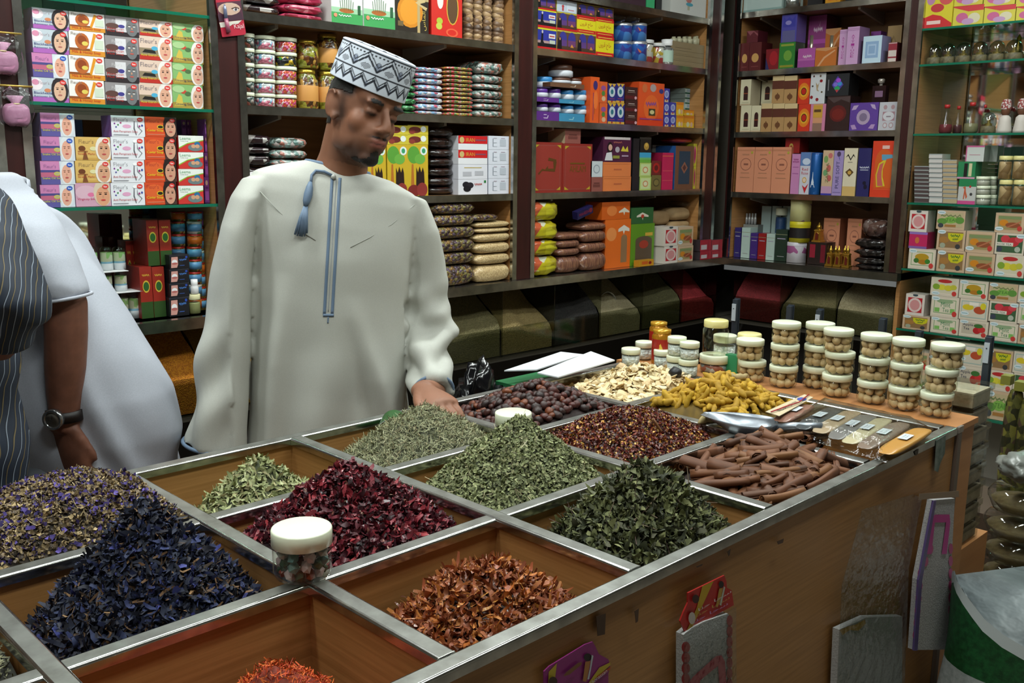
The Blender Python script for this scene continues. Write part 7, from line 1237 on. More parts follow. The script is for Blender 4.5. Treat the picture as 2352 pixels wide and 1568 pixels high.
flat('loofah', [(1552, 1600), (1552, 1450), (1572, 1434), (1600, 1420), (1655, 1402), (1664, 1420), (1664, 1600)], noisy('terry_white', '#a8a8a6', '#b8b8b6', 300, .9, .6, .002), .012, .0005, rl)
for k in range(7): fprint(rl, [(ell(1557, 1478+24*k, 10, 13), '#a01c22')], .0128, 'scallop'); fprint(rl, [(ell(1658, 1418+24*k, 7, 13), '#a01c22')], .0128, 'scallop')
fprint(rl, [([(1556, 1568), (1572, 1545), (1625, 1498), (1638, 1496), (1646, 1510), (1652, 1600), (1636, 1600), (1630, 1520), (1590, 1552), (1575, 1600), (1556, 1600)], '#c83a56')], .0138, 'pink_band'); tag(rl, 'white loofah with red scallops under a red header card', 'loofah')
flat('clear_sleeve', [(1549, 1600), (1549, 1446), (1668, 1385), (1670, 1600)], FILM, .0008, .016, rl)
cb = empty('clear_bag_loofah', (0, 0, 0)); flat('loofah', [(1905, 1600), (1912, 1440), (1975, 1412), (2058, 1410), (2058, 1600)], noisy('terry_white2', '#a4a2a0', '#b6b4b2', 300, .9, .6, .002), .012, .0005, cb); fprint(cb, [([(1912, 1440), (1930, 1432), (1948, 1428), (1970, 1416), (1972, 1426), (1955, 1442), (1935, 1440), (1918, 1452)], '#b88a1e')], .0132, 'yellow_edge')
flat('clear_bag', [(1905, 1600), (1915, 1340), (1962, 1165), (2080, 1130), (2100, 1140), (2070, 1300), (2060, 1600)], FILM, .001, .014, cb); tag(cb, 'clear plastic bag with white loofah hanging on the table front', 'loofah')
pl2 = empty('pink_loofah', (0, 0, 0)); flat('loofah', [(2066, 1480), (2076, 1320), (2110, 1140), (2160, 1136), (2152, 1300), (2150, 1480)], noisy('terry_white3', '#a09e9e', '#b4b2b2', 300, .9, .6, .002), .012, .0165, pl2)
fprint(pl2, [([(2100, 1185), (2112, 1172), (2146, 1172), (2148, 1190), (2140, 1262), (2128, 1262), (2138, 1190), (2112, 1190), (2104, 1262), (2092, 1262)], '#b8368a')], .0295, 'pink_handle_print')
for k in range(8): fprint(pl2, [(ell(2084-2.2*k+18*max(0, 1-k/2), 1250+28*k, 7, 12), '#b84a7a')], .0292, 'scallop'); fprint(pl2, [(ell(2150, 1250+28*k, 5, 12), '#b84a7a')], .0292, 'scallop')
flat('side_stripe', [(2062, 1480), (2072, 1320), (2106, 1140), (2112, 1140), (2080, 1320), (2070, 1480)], M('#5a4a7a', .4), .004, .0285, pl2); tag(pl2, 'white loofah with pink handle print beside the table end', 'loofah')
tp = flat('tape_piece', [(2072, 1138), (2074, 1124), (2166, 1118), (2167, 1132), (2095, 1136)], M('#8a7460', .3), .0005, .0305); tag(tp, 'strip of clear brown tape over the hanging loofah', 'tape')
st = flat('sticker_remnant', [(2146, 1080), (2150, 1012), (2172, 998), (2170, 1040), (2160, 1062), (2154, 1084)], noisy('torn_paper', '#4a5a50', '#7a827a', 50, .7, .2), .0004, .0); tag(st, 'torn grey-green sticker remnant near the table corner', 'sticker')
for i, (x, y, w_, h_, c) in enumerate([(1380, 1436, 22, 48, '#3e2616'), (1674, 1270, 8, 14, '#3a2416'), (1606, 1300, 16, 5, '#3e2818'), (2105, 1040, 10, 12, '#2c2018'), (1792, 1245, 16, 10, '#4a2c18'), (1462, 1415, 10, 30, '#4a3020')]):
    o = flat('tape_scrap', [(x-w_/2, y-h_/2+3), (x+w_/2, y-h_/2-4), (x+w_/2-2, y+h_/2-4), (x-w_/2+3, y+h_/2)], M(c, .35), .0004, 0); tag(o, 'small dark tape scrap on the table front, %s' % ['largest, right of the pink card', 'below the mint corner', 'above the red header card', 'near the torn sticker', 'middle of the front', 'left of the red header card'][i], 'tape')
# ------------------------------------------------------------------ people
from mathutils.bvhtree import BVHTree
HF = np.array([F_[0], F_[1], 0]); HF /= np.linalg.norm(HF); HR = np.cross(HF, [0, 0, 1.])
def atp(x, y, D): d = ray(x, y); return CAMP+d*D/(d @ HF)        # on the vertical plane at horizontal distance D
def sring(pl, pr, tf, tb, n=44, e=.85):
    """closed ring between two side points, thickness tf to the front, tb to the back"""
    pl, pr = np.array(pl), np.array(pr); c = (pl+pr)/2; a = (pr-pl)/2; d = np.cross([0, 0, 1.], a); d /= np.linalg.norm(d)
    if d @ HF < 0: d = -d
    out = []
    for k in range(n):
        q = 2*PI*k/n; cs, sn = math.cos(q), math.sin(q); sg = lambda v: math.copysign(abs(v)**e, v)
        out.append(c+a*sg(cs)+d*(tb if sn > 0 else tf)*sg(sn))
    return out
def tube_pts(pts, rad, n=16):
    m = MB(); m.tube(pts, rad, HERB, n); return m.v, m.f
def ellipsoid(c, r, M3=None, n=24):
    V = []; Fc = []
    for j in range(n//2+1):
        b = -PI/2+PI*j/(n//2)
        for i in range(n): a = 2*PI*i/n; V.append(np.array([r[0]*math.cos(b)*math.cos(a), r[1]*math.cos(b)*math.sin(a), r[2]*math.sin(b)]))
    for j in range(n//2):
        for i in range(n): k = (i+1) % n; Fc.append((j*n+i, j*n+k, (j+1)*n+k, (j+1)*n+i))
    V = np.array(V)
    if M3 is not None: V = V @ np.array(M3).T
    return V+np.array(c), Fc
class Acc:
    def __init__(s): s.v = []; s.f = []
    def add(s, vf): o = len(s.v); s.v += [tuple(map(float, p)) for p in vf[0]]; s.f += [tuple(i+o for i in f) for f in vf[1]]
def remesh(acc, vox, smooth=4, fac=.5, ratio=None):
    me = bpy.data.meshes.new('tmp'); me.from_pydata(acc.v, [], acc.f); o = bpy.data.objects.new('tmp', me); COL.objects.link(o)
    r = o.modifiers.new('r', 'REMESH'); r.mode = 'VOXEL'; r.voxel_size = vox
    if smooth: s_ = o.modifiers.new('s', 'SMOOTH'); s_.iterations = smooth; s_.factor = fac
    dg = bpy.context.evaluated_depsgraph_get(); dg.update(); me2 = bpy.data.meshes.new_from_object(o.evaluated_get(dg)); bpy.data.objects.remove(o)
    me2.polygons.foreach_set('use_smooth', np.ones(len(me2.polygons), bool)); return me2
def vget(me): a = np.empty(len(me.vertices)*3, np.float32); me.vertices.foreach_get('co', a); return a.reshape(-1, 3).astype(float)
def vset(me, V): me.vertices.foreach_set('co', V.astype(np.float32).ravel()); me.update()
def vnorm(me): a = np.empty(len(me.vertices)*3, np.float32); me.vertices.foreach_get('normal', a); return a.reshape(-1, 3).astype(float)
def setcol(me, C):
    ca = me.color_attributes.new('Col', 'FLOAT_COLOR', 'POINT'); c4 = np.ones((len(C), 4), np.float32); c4[:, :3] = C; ca.data.foreach_set('color', c4.ravel())
def gnoise(V, f, seed=0.):
    x, y, z = (V*f).T; return (np.sin(x+1.7*np.sin(y+seed)+seed)+np.sin(y*1.3+1.5*np.sin(z*1.1+seed*2))+np.sin(z*.9+1.4*np.sin(x*1.2)+seed*3))/3
def bvh(me): return BVHTree.FromPolygons([v.co for v in me.vertices], [tuple(p.vertices) for p in me.polygons])
def cast(tree, x, y):
    h_ = tree.ray_cast(Vector(CAMP), Vector(ray(x, y)).normalized()); return h_[0], h_[1]
def ribbon(tree, pix, wpx, mat, name, parent, lift=.0012, closed=False):
    """flat trim laid on a garment along a pixel path"""
    L_, R__ = [], []
    for i, (x, y) in enumerate(pix):
        a, b = pix[max(i-1, 0)], pix[min(i+1, len(pix)-1)]; dx, dy = b[0]-a[0], b[1]-a[1]; l = math.hypot(dx, dy) or 1; nx, ny = -dy/l*wpx/2, dx/l*wpx/2
        for S, s in ((L_, 1), (R__, -1)):
            p, n = cast(tree, x+s*nx, y+s*ny)
            if p is None: p, n = (S[-1] if S else Vector(atp(x, y, 2.1))), None
            S.append(p-Vector(ray(x, y)).normalized()*lift if n is not None else p)
    m = MB(); k = len(L_); m.add(L_+R__, [(i, i+1, k+i+1, k+i) for i in range(k-1)], mat, True); o = m.build(name, parent); s_ = o.modifiers.new('s', 'SOLIDIFY'); s_.thickness = .001; return o
def hand(acc, wrist, fwd, up, side, curls, size=1., spread=.12, thumb=(.7, .5), wr=.026):
    """palm, four fingers of unequal length with knuckle bends, thumb from the side of the palm. side: direction of the thumb"""
    w_, f, u, s = [np.array(v, float) for v in (wrist, fwd, up, side)]
    f /= np.linalg.norm(f); u -= f*(u @ f); u /= np.linalg.norm(u); s = np.cross(u, f)*(1 if np.cross(u, f) @ s > 0 else -1); S = size
    rings = []
    for t, hw, th in ((-.02, .026, .020), (.0, .028, .020), (.03, .036, .019), (.06, .042, .0175), (.088, .042, .0145), (.098, .038, .011)):
        c = w_+f*t*S; rings.append([c+s*hw*S*math.cos(2*PI*k/20)+u*th*S*math.sin(2*PI*k/20) for k in range(20)])
    acc.add(loft(rings))
    for i in range(4):
        L = [.040, .044, .041, .033][i]*S; off = [.029, .0105, -.0085, -.0270][i]*S; r = [.0092, .0096, .0092, .0082][i]*S; ang = [1, .3, -.3, -1][i]*spread
        p = w_+f*(.088-.004*(abs(i-1)))*S+s*off; d = f*math.cos(ang)+s*math.sin(ang); pts = [p-d*.02*S, p]; rad = [r*1.02, r*1.05]; c = curls[i] if isinstance(curls, (list, tuple)) else curls; dd = d.copy(); uu = u.copy()
        for j, l in enumerate((L, L*.62, L*.52)):
            a = c*(1, 1.1, .8)[j]; dd, uu = dd*math.cos(a)-uu*math.sin(a), uu*math.cos(a)+dd*math.sin(a); p = p+dd*l; pts += [p-dd*l*.5, p]; rad += [r*.93*(1-.05*j), r*(.98-.08*j)]
        rad[-1] *= .6; acc.add(tube_pts(pts, rad, 12))
    a, b = thumb; p = w_+f*.022*S+s*.026*S; d = f*math.cos(a)+s*math.sin(a)-u*b*.3; d /= np.linalg.norm(d); pts = [p-d*.015*S, p+d*.018*S, p+d*.036*S]; d2 = d*.85+f*.5-u*b*.3; d2 /= np.linalg.norm(d2); pts += [pts[-1]+d2*.016*S, pts[-1]+d2*.03*S]; acc.add(tube_pts(pts, [.014*S, .0135*S, .0115*S, .0108*S, .006*S], 12))
FAB = noisy('dishdasha_cloth', '#b9bab2', '#bfc0b8', 500, .75, .05, .0005)
TRIM = M('#6a7f98', .6)
SKIN = vcol('skin', .58, .0, .08, 220, sss=.12)

# ------------ the capped man behind the table
D0, KT = 2.20, .35
def man_pt(x, y, dD=0.): # torso surface plane turned slightly towards the table
    P = atp(x, y, D0); lat = (P-atp(775, y, D0)) @ HR; return atp(x, y, D0+KT*lat+dD)
TOR = [(704, 366, 846, 396, .045, .05), (645, 377, 900, 414, .065, .08), (582, 392, 952, 444, .078, .10), (566, 425, 966, 485, .09, .11), (570, 490, 952, 540, .105, .115), (577, 580, 940, 600, .115, .115), (579, 700, 930, 705, .12, .115), (575, 850, 930, 850, .125, .12), (565, 1000, 936, 1000, .13, .125), (556, 1150, 942, 1150, .135, .13)]
trings = [sring(man_pt(a, b), man_pt(c, d), tf, tb) for a, b, c, d, tf, tb in TOR]
last = trings[-1]; z1 = np.mean([p[2] for p in last])
for z, s in ((.5, 1.06), (.25, 1.1), (.1, 1.13)):
    c = np.mean(last, 0); trings.append([np.array([c[0]+(p[0]-c[0])*s, c[1]+(p[1]-c[1])*s, z]) for p in last])
acc = Acc(); acc.add(loft(trings))
def sleeve(rows, dDs, ths): return [sring(man_pt(a, b, dd), man_pt(c, d, dd), th, th, 30, .95) for (a, b, c, d), dd, th in zip(rows, dDs, ths)]
SL = [(556, 408, 640, 398), (530, 450, 602, 462), (507, 520, 580, 532), (486, 620, 577, 622), (466, 740, 577, 738), (447, 860, 571, 856), (431, 960, 566, 952), (420, 1018, 560, 1030)]
slr = sleeve(SL, [0, -.02, -.03, -.035, -.04, -.045, -.05, -.055], [.05, .06, .062, .064, .066, .07, .074, .078])
SR_D = [0, .0, .01, .0, -.02]
SRr = [(915, 440, 978, 458), (934, 535, 1006, 528), (934, 612, 1021, 600), (931, 702, 1036, 698), (929, 790, 1041, 762), (932, 850, 1034, 822), (943, 892, 1027, 866), (962, 917, 1030, 893)]
srr = sleeve(SRr[:5], SR_D, [.05, .06, .062, .062, .062])
acc.add(loft(slr)); acc.add(loft(srr))
fa = [man_pt(982, 735, -.005), man_pt(984, 780, -.03), man_pt(986, 825, -.085), man_pt(990, 866, -.14), man_pt(996, 900, -.185)]     # forearm part of the sleeve
acc.add(tube_pts(fa, [.055, .058, .054, .048, .044], 28))
rb = remesh(acc, .0062, 5, .5)
V = vget(rb); N = vnorm(rb); lat = (V-atp(775, 700, D0)) @ HR; z = V[:, 2]
def gs(x, m, s): return np.exp(-((x-m)/s)**2)
ft = np.zeros(len(V))
arm_r = lat > .155; arm_l = lat < -.195
# hanging folds on the body, creases on sleeves
ft += .007*np.sin(lat*46+3*np.sin(z*3.1)+1.2)*np.clip((1.25-z)/.35, 0, 1)*(~arm_r & ~arm_l)
ft += .019*gs(lat-(-.03+.25*(1.0-z)), .12, .02)*np.clip((1.15-z)/.2, 0, 1)*(~arm_r & ~arm_l)
ft -= .014*gs(lat-(.0+.20*(1.0-z)), .06, .018)*np.clip((1.1-z)/.2, 0, 1)*(~arm_r & ~arm_l)
ft += .016*gs(lat+(.10+.10*(1.1-z)), 0, .02)*np.clip((1.2-z)/.2, 0, 1)*(~arm_r & ~arm_l)
ft += (.010*np.sin(z*58+lat*60)+.006*np.sin(z*101-lat*35))*gs(z, 1.0, .12)*arm_r
ft += .009*np.sin(z*38-lat*45+1)*gs(z, .98, .14)*arm_l+.007*np.sin(lat*75+2*z)*np.clip((1.3-z)/.3, 0, 1)*arm_l
ft += .004*gnoise(V, 24, 2.)
V += N*ft[:, None]; vset(rb, V)
ROBE = rb; ROBE.materials.append(FAB)
# body under the robe
HD = 2.15; HY, HP, HRo, HS = math.radians(43.9), math.radians(8.75), math.radians(-12.9), .90
HC = atp(831, 261, HD)
def rotm(yaw, pitch, roll):
    B = np.array([-HR, -HF, [0, 0, 1.]]).T; c, s = math.cos(yaw), math.sin(yaw); Rz = np.array([[c, -s, 0], [s, c, 0], [0, 0, 1]]); c, s = math.cos(-pitch), math.sin(-pitch); Rx = np.array([[1, 0, 0], [0, c, -s], [0, s, c]]); c, s = math.cos(roll), math.sin(roll); Ry = np.array([[c, 0, s], [0, 1, 0], [-s, 0, c]])
    return Rz @ B @ Rx @ Ry
HM = rotm(HY, HP, HRo)
def head_parts(acc, HC, HM, HS, nose=True):
    T = lambda vf: (np.asarray(vf[0])*HS @ HM.T+HC, vf[1])
    E = lambda c, r, m=None: acc.add(T(ellipsoid(c, r, m)))
    E((0, -.012, .028), (.0755, .098, .098)); E((0, .022, -.03), (.061, .068, .085)); E((0, .05, -.045), (.050, .046, .062)); E((0, .070, -.098), (.026, .024, .022)); E((0, .055, .045), (.062, .042, .045))
    for s in (-1, 1):
        E((s*.038, .050, -.022), (.028, .027, .03)); E((s*.030, .085, .028), (.027, .012, .009)); E((s*.031, .0765, .006), (.0165, .0135, .0125)); E((s*.044, .012, -.062), (.014, .045, .036)); E((s*.012, .1, -.031), (.0105, .011, .009))
        # ear: plate, rim and lobe
        ca, sa = math.cos(s*.45), math.sin(s*.45); R = np.array([[ca, -sa, 0], [sa, ca, 0], [0, 0, 1]]); E((s*.078, -.016, .004), (.0065, .018, .029), R); E((s*.074, -.004, -.026), (.007, .010, .011), R)
        rim = [(s*(.083+.004*math.cos(t)), -.016-.019*math.sin(t)*1., .004+.031*math.cos(t)) for t in [(-.9+4.2*k/14) for k in range(15)]]; acc.add(T(tube_pts(rim, .0042, 8)))
    acc.add(T(tube_pts([(0, .086, .026), (0, .096, .008), (0, .107, -.012), (0, .1125, -.026), (0, .1, -.034)], [.0085, .009, .0115, .0125, .009], 14)))
    E((0, .0945, -.0555), (.023, .011, .0068)); E((0, .0925, -.0675), (.0195, .012, .0078)); E((0, .082, -.05), (.026, .018, .018)); E((0, .083, -.08), (.022, .012, .008))
acc = Acc(); head_parts(acc, HC, HM, HS)
nb = man_pt(776, 420); nt = HC+HM @ np.array([0, -.022, -.02])
acc.add(tube_pts([nb+np.array([0, 0, -.06]), nb, nb*.6+nt*.4, nt], [.075, .066, .055, .056], 24))
acc.add(loft([[p+(np.mean(r, 0)-p)*.22 for p in r] for r in trings[1:-2]]))
def limb(rows, dDs, r): return [tuple(np.mean([man_pt(a, b, dd), man_pt(c, d, dd)], 0)) for (a, b, c, d), dd in zip(rows, dDs)], r
pL, rL = limb(SL, [0, -.02, -.03, -.035, -.04, -.045, -.05, -.055], [.02, .022, .027, .030, .033, .034, .031, .027]); pL[0] = tuple(np.array(pL[0])-[0, 0, .05]); acc.add(tube_pts(pL, rL))
pR, rR = limb(SRr[:4], SR_D, [.02, .024, .030, .034]); pR[0] = tuple(np.array(pR[0])-[0, 0, .05]); pR += [tuple(p) for p in fa[1:]]; rR += [.036, .033, .029, .027]; acc.add(tube_pts(pR, rR))
wrL = np.array(pL[-1]); dwn = np.array([0, 0, -1.]); acc.add(tube_pts([pL[-2], wrL, wrL+np.array([-.02, -.02, -.03])], [.03, .027, .026])); hand(acc, wrL+np.array([-.02, -.02, -.02]), dwn+.2*-HF-.25*HR, -HR, -HF, .45, .95)
HANDZ = ZT+.02
tipR = onz(1058, 916, HANDZ); wristR = np.array(pR[-1]); hd = tipR-wristR; hd[2] = 0; fw = hd/np.linalg.norm(hd); kn = onz(1000, 912, HANDZ+.012)
wr2 = kn-fw*.05; wr2[2] = ZT+.034; acc.add(tube_pts([pR[-2], pR[-1], wr2], [.029, .028, .026])); hand(acc, wr2, fw*1+np.array([0, 0, -.12]), np.array([0, 0, 1.]), -HF, [.22, .28, .3, .34], .92, .10, (.55, .3))
for s in (-1, 1):
    hip = np.mean(trings[-4], 0)+HR*s*.08; hip[2] = .8; acc.add(tube_pts([hip+np.array([0, 0, .05]), hip*1., np.array([hip[0], hip[1], .45]), np.array([hip[0], hip[1], .25]), np.array([hip[0], hip[1], .07])], [.085, .085, .055, .052, .036])); acc.add(ellipsoid(np.array([hip[0], hip[1], .036])-HF*.06, (.045, .045, .036)))
    acc.add(tube_pts([np.array([hip[0], hip[1], .04])+HF*.03, np.array([hip[0], hip[1], .035])-HF*.15], [.038, .03]))
body = remesh(acc, .0038, 9, .5)
V = vget(body); N = vnorm(body); Lh = ((V-HC) @ HM)/HS
x, y, zz = Lh.T; hm = (np.abs(x) < .1) & (y > -.13) & (y < .14) & (zz > -.14) & (zz < .14)
skin = np.array(hexc('#8a5c44')[:3]); C = np.tile(skin, (len(V), 1))*(1+.10*gnoise(V, 55)[:, None]); dark = np.array(hexc('#1c1310')[:3]); lipc = np.array(hexc('#93524a')[:3]); warm = np.array(hexc('#9c6448')[:3])
def blend(mask, col): 
    global C
    m = np.clip(mask, 0, 1)[:, None]*hm[:, None]; C = C*(1-m)+col*m
G = lambda cx, cy, cz, sx, sy, sz: np.exp(-(((np.abs(x) if cx is not None and cx > 0 else x)-(cx or 0))/sx)**2-((y-cy)/sy)**2-((zz-cz)/sz)**2)
blend(.45*G(.043, .06, -.02, .025, .03, .02)+.4*G(0, .112, -.028, .014, .02, .012), warm)
jaw = np.clip((-.058-zz+.35*(np.abs(x)-.03)*0)/.03, 0, 1)*np.clip((y+.03)/.04, 0, 1)*(zz > -.125); blend(.55*jaw*(np.abs(x) < .075), dark)
side = gs(np.abs(x), .066, .014)*gs(y, .012, .014)*np.clip((.05-zz)/.03, 0, 1)*np.clip((zz+.05)/.03, 0, 1); blend(.8*side, dark)
mst = np.exp(-((np.abs(x)-.014)/.016)**2-((zz+.0475+.10*np.maximum(0, np.abs(x)-.015))/.0042)**2)*(y > .06); blend(.88*mst, dark)
goat = np.exp(-(x/.013)**2-((zz+.088)/.012)**2)*(y > .06)+.8*np.exp(-(x/.03)**2-((zz+.106)/.012)**2)*(y > .03); blend(.85*goat, dark)
lp = np.exp(-(x/.021)**4-((zz+.0615)/.0105)**4)*(y > .083); blend(.8*lp, lipc); blend(.85*np.exp(-(x/.022)**4-((zz+.0615+.02*np.abs(x))/.0016)**2)*(y > .085), dark)
bro = np.exp(-((np.abs(x)-.031)/.020)**4-((zz-.0315+5.5*(np.abs(x)-.034)**2)/.0066)**2)*(y > .05); blend(.98*bro, dark)
lid = np.exp(-((np.abs(x)-.031)/.0155)**4-((zz-.0015-3*(np.abs(x)-.031)**2)/.003)**2)*(y > .06); blend(.97*lid, dark)
blend(.35*np.exp(-((np.abs(x)-.031)/.018)**2-((zz-.006)/.012)**2)*(y > .06), dark)
eyed = np.exp(-((np.abs(x)-.031)/.0075)**4-((zz+.0012)/.0022)**2)*(y > .06); blend(.9*eyed, np.array(hexc('#120c0a')[:3]))
blend(.55*np.exp(-((np.abs(x)-.012)/.006)**2-((zz+.0385)/.003)**2)*(y > .085), dark)
hr_ = np.clip((.046-y)/.012, 0, 1)*np.clip((zz+.04)/.015, 0, 1)*np.clip(((-.018-y)/.012), 0, 1)+np.clip((zz-.022)/.012, 0, 1)*np.clip((.045-y)/.012, 0, 1); blend(.95*np.clip(hr_, 0, 1)*(1-np.clip(G(.08, -.016, .004, .02, .02, .034)*1.6, 0, 1)), dark)
setcol(body, C.clip(0, 1)); body.materials.append(SKIN)
man = obj('person', body); tag(man, 'man in pale dishdasha and embroidered cap leaning on the spice table', 'person')
robe = obj('robe', ROBE, man); robe['label'] = 'pale grey long robe with blue trim'
rt = bvh(ROBE)
# hair: shell lifted from the head surface
selv = hm & (y < .047) & (zz > -.045) & (zz < .075) & ~((np.abs(x) > .066) & (y > -.042) & (y < .014) & (zz < .036)) & ((y < -.03) | (zz > .034)) & (y < .036)
fs = [tuple(p.vertices) for p in body.polygons if all(selv[i] for i in p.vertices)]
used = sorted({i for f in fs for i in f}); mp = {i: k for k, i in enumerate(used)}; hv = (V+N*.0016)[used]
m = MB(); m.add([tuple(p) for p in hv], [tuple(mp[i] for i in f) for f in fs], noisy('black_hair', '#0e0b0a', '#1a1512', 300, .6, .5, .001), True); m.build('hair', man)
for nm_, mk in (('eyebrow', bro), ('moustache', mst), ('goatee', goat)):      # short hair lifted from the face
    for sd in ((-1, 1) if nm_ == 'eyebrow' else (0,)):
        sl = hm & (mk > .42) & ((x*sd > 0) if sd else True); ff = [tuple(p.vertices) for p in body.polygons if all(sl[i] for i in p.vertices)]
        if not ff: continue
        us = sorted({i for f in ff for i in f}); mq = {i: k for k, i in enumerate(us)}; m = MB(); m.add([tuple(p) for p in (V+N*.0011)[us]], [tuple(mq[i] for i in f) for f in ff], bpy.data.materials['black_hair'], True); m.build(nm_, man)
# embroidered cap
cols_w, cols_d, cols_g = np.array(hexc('#d0d8e4')[:3]), np.array(hexc('#20242e')[:3]), np.array(hexc('#8a94a8')[:3])
CN, CH = 360, 60; VV = []; CC = []
CAPC = np.array([0, -.004, .062]); 
def cap_pt(a, t):
    hgt = .092; ra, rb_ = .0880, .1085
    if t <= .86: zc = hgt*t/.86; k = 1-.035*t/.86+.008*math.sin(t/.86*PI)
    else: u_ = (t-.86)/.14; zc = hgt+.006*math.sin(min(1, u_*2)*PI/2); k = (.965-.02)*(1-u_)+.02*(1-u_)
    p = np.array([ra*k*math.cos(a), rb_*k*math.sin(a), zc]); th = -.147; c, s = math.cos(th), math.sin(th)
    return CAPC+np.array([p[0], p[1]*c-p[2]*s, p[1]*s+p[2]*c])
for j in range(CH+1):
    t = j/CH
    for i in range(CN):
        a = 2*PI*i/CN; VV.append(HC+HM @ (cap_pt(a, t)*HS)); u = a/(2*PI)*10; h_ = t/.86; tri = abs((u % 1)-.5)*2; tri2 = abs((u*2 % 1)-.5)*2; col = cols_w
        if t < .86:
            if .40 < h_ < .435 or .93 < h_ < .965: col = cols_d
            elif h_ < .40:
                zz_ = .10+.18*tri2
                if abs(h_-zz_) < .04 or abs(h_-zz_-.10) < .022: col = cols_d
                elif ((u*2 % 1)-.5)**2/.02+(h_-.13)**2/.006 < 1: col = cols_g
                elif ((u*2+.5) % 1-.5)**2/.03+(h_-.30)**2/.0016 < 1 and (i+j) % 3: col = cols_d
            else:
                zz_ = .50+.30*tri
                if abs(h_-zz_) < .034 or abs(h_-zz_-.11) < .02: col = cols_d
                elif ((u % 1)-.5)**2/.018+(h_-.62)**2/.014 < 1: col = cols_g if ((u % 1)-.5)**2/.018+(h_-.62)**2/.014 < .75 else cols_d
                elif ((u+.5) % 1-.5)**2/.045+(h_-.56)**2/.006 < 1 and (i//2+j) % 2: col = cols_d
                elif abs(h_-.87) < .018 and (i//3) % 2: col = cols_d
        else:
            r_ = 1-(t-.86)/.14
            if .80 < r_ < .86 or (.4 < r_ < .72 and math.sin(a*14)*math.sin(r_*30) > .3): col = cols_d
        CC.append(col)
Fc = [(j*CN+i, j*CN+(i+1) % CN, (j+1)*CN+(i+1) % CN, (j+1)*CN+i) for j in range(CH) for i in range(CN)]
cap = obj('cap', npmesh('cap', VV, Fc, [vcol('cap_cloth', .8, 0, .25, 400)], np.array(CC), smooth=True), man); cap['label'] = 'white embroidered cap with dark zigzag pattern'; s_ = cap.modifiers.new('s', 'SOLIDIFY'); s_.thickness = .003; s_.offset = -1
# trims
ribbon(rt, [(756, 403+8.7*k) for k in range(0, 37)], 6, TRIM, 'placket_trim', man) if False else None
lp_ = lambda a, b, n=40: [(a[0]+(b[0]-a[0])*k/n, a[1]+(b[1]-a[1])*k/n) for k in range(n+1)]
ribbon(rt, lp_((763, 408), (745, 722)), 7, TRIM, 'placket_trim', man); ribbon(rt, lp_((781, 408), (763, 722)), 7, TRIM, 'placket_trim', man); ribbon(rt, lp_((742, 724), (767, 724), 8), 7, TRIM, 'placket_trim', man); ribbon(rt, lp_((754, 728), (753, 742), 6), 3, TRIM, 'placket_point', man); ribbon(rt, lp_((772, 412), (754, 716)), 1.5, M('#9aa0a4', .7), 'placket_seam', man)
ribbon(rt, [(598, 440), (640, 485), (690, 530), (725, 552)], 1.8, M('#a4a69e', .7), 'yoke_seam', man); ribbon(rt, [(952, 470), (900, 515), (850, 545), (805, 568)], 1.8, M('#a4a69e', .7), 'yoke_seam', man)
def ringtube(r, rad, mat, name, sc_=1.01): c = np.mean(r, 0); m = MB(); pts = [c+(p-c)*sc_ for p in r]; pts = pts+[pts[0]]; m.tube(pts, rad, mat, 8, caps=False); return m.build(name, man)
col_r = [p+np.array([0, 0, -.004]) for p in trings[0]]; ringtube(col_r, .006, TRIM, 'collar_trim', .99); ringtube([p*.96+q*.04 for p, q in zip(slr[-1], slr[-2])], .0042, TRIM, 'cuff_trim', 1.012); m = MB(); ax = fa[-1]-fa[-2]; ax = ax/np.linalg.norm(ax); e1 = np.cross(ax, [0, 0, 1.]); e1 /= np.linalg.norm(e1); e2 = np.cross(ax, e1); m.tube([fa[-1]-ax*.004+.0445*(math.cos(a)*e1+math.sin(a)*e2) for a in [2*PI*k/28 for k in range(29)]], .0042, TRIM, 8, caps=False); m.build('cuff_trim', man)
def onrobe(x, y, lift): p, n = cast(rt, x, y); p = p if p is not None else Vector(man_pt(x, y, -.1)); return p-Vector(ray(x, y)).normalized()*lift
m = MB(); pts = [onrobe(*p, .006) for p in [(765, 404), (745, 394), (725, 392), (716, 402), (714, 420)]]; m.tube(pts, .0032, TRIM, 8); m.build('tassel_cord', man)
m = MB(); pts = [onrobe(*p, .009) for p in [(713, 418), (711, 430), (708, 446), (704, 462), (702, 474)]]; m.tube(pts, [.004, .0075, .0095, .008, .0045], TRIM, 12); m.build('tassel_knot', man)
m = MB(); rr_ = random.Random(4)
for k in range(16): e = (k/15-.5); q = [onrobe(702+e*6, 474, .010), onrobe(697+e*16, 500, .011+.003*rr_.random()), onrobe(691+e*26+rr_.uniform(-2, 2), 538+rr_.uniform(-3, 6), .010)]; m.tube(q, [.0022, .0024, .0018], TRIM, 6)
o = m.build('tassel_fringe', man); o['kind'] = 'stuff'
m = MB(); p = onrobe(766, 406, .005); V_, F__ = ellipsoid(p, (.006, .006, .006), n=12); m.add(V_, F__, M('#b8bab4', .4), True); m.build('collar_button', man)

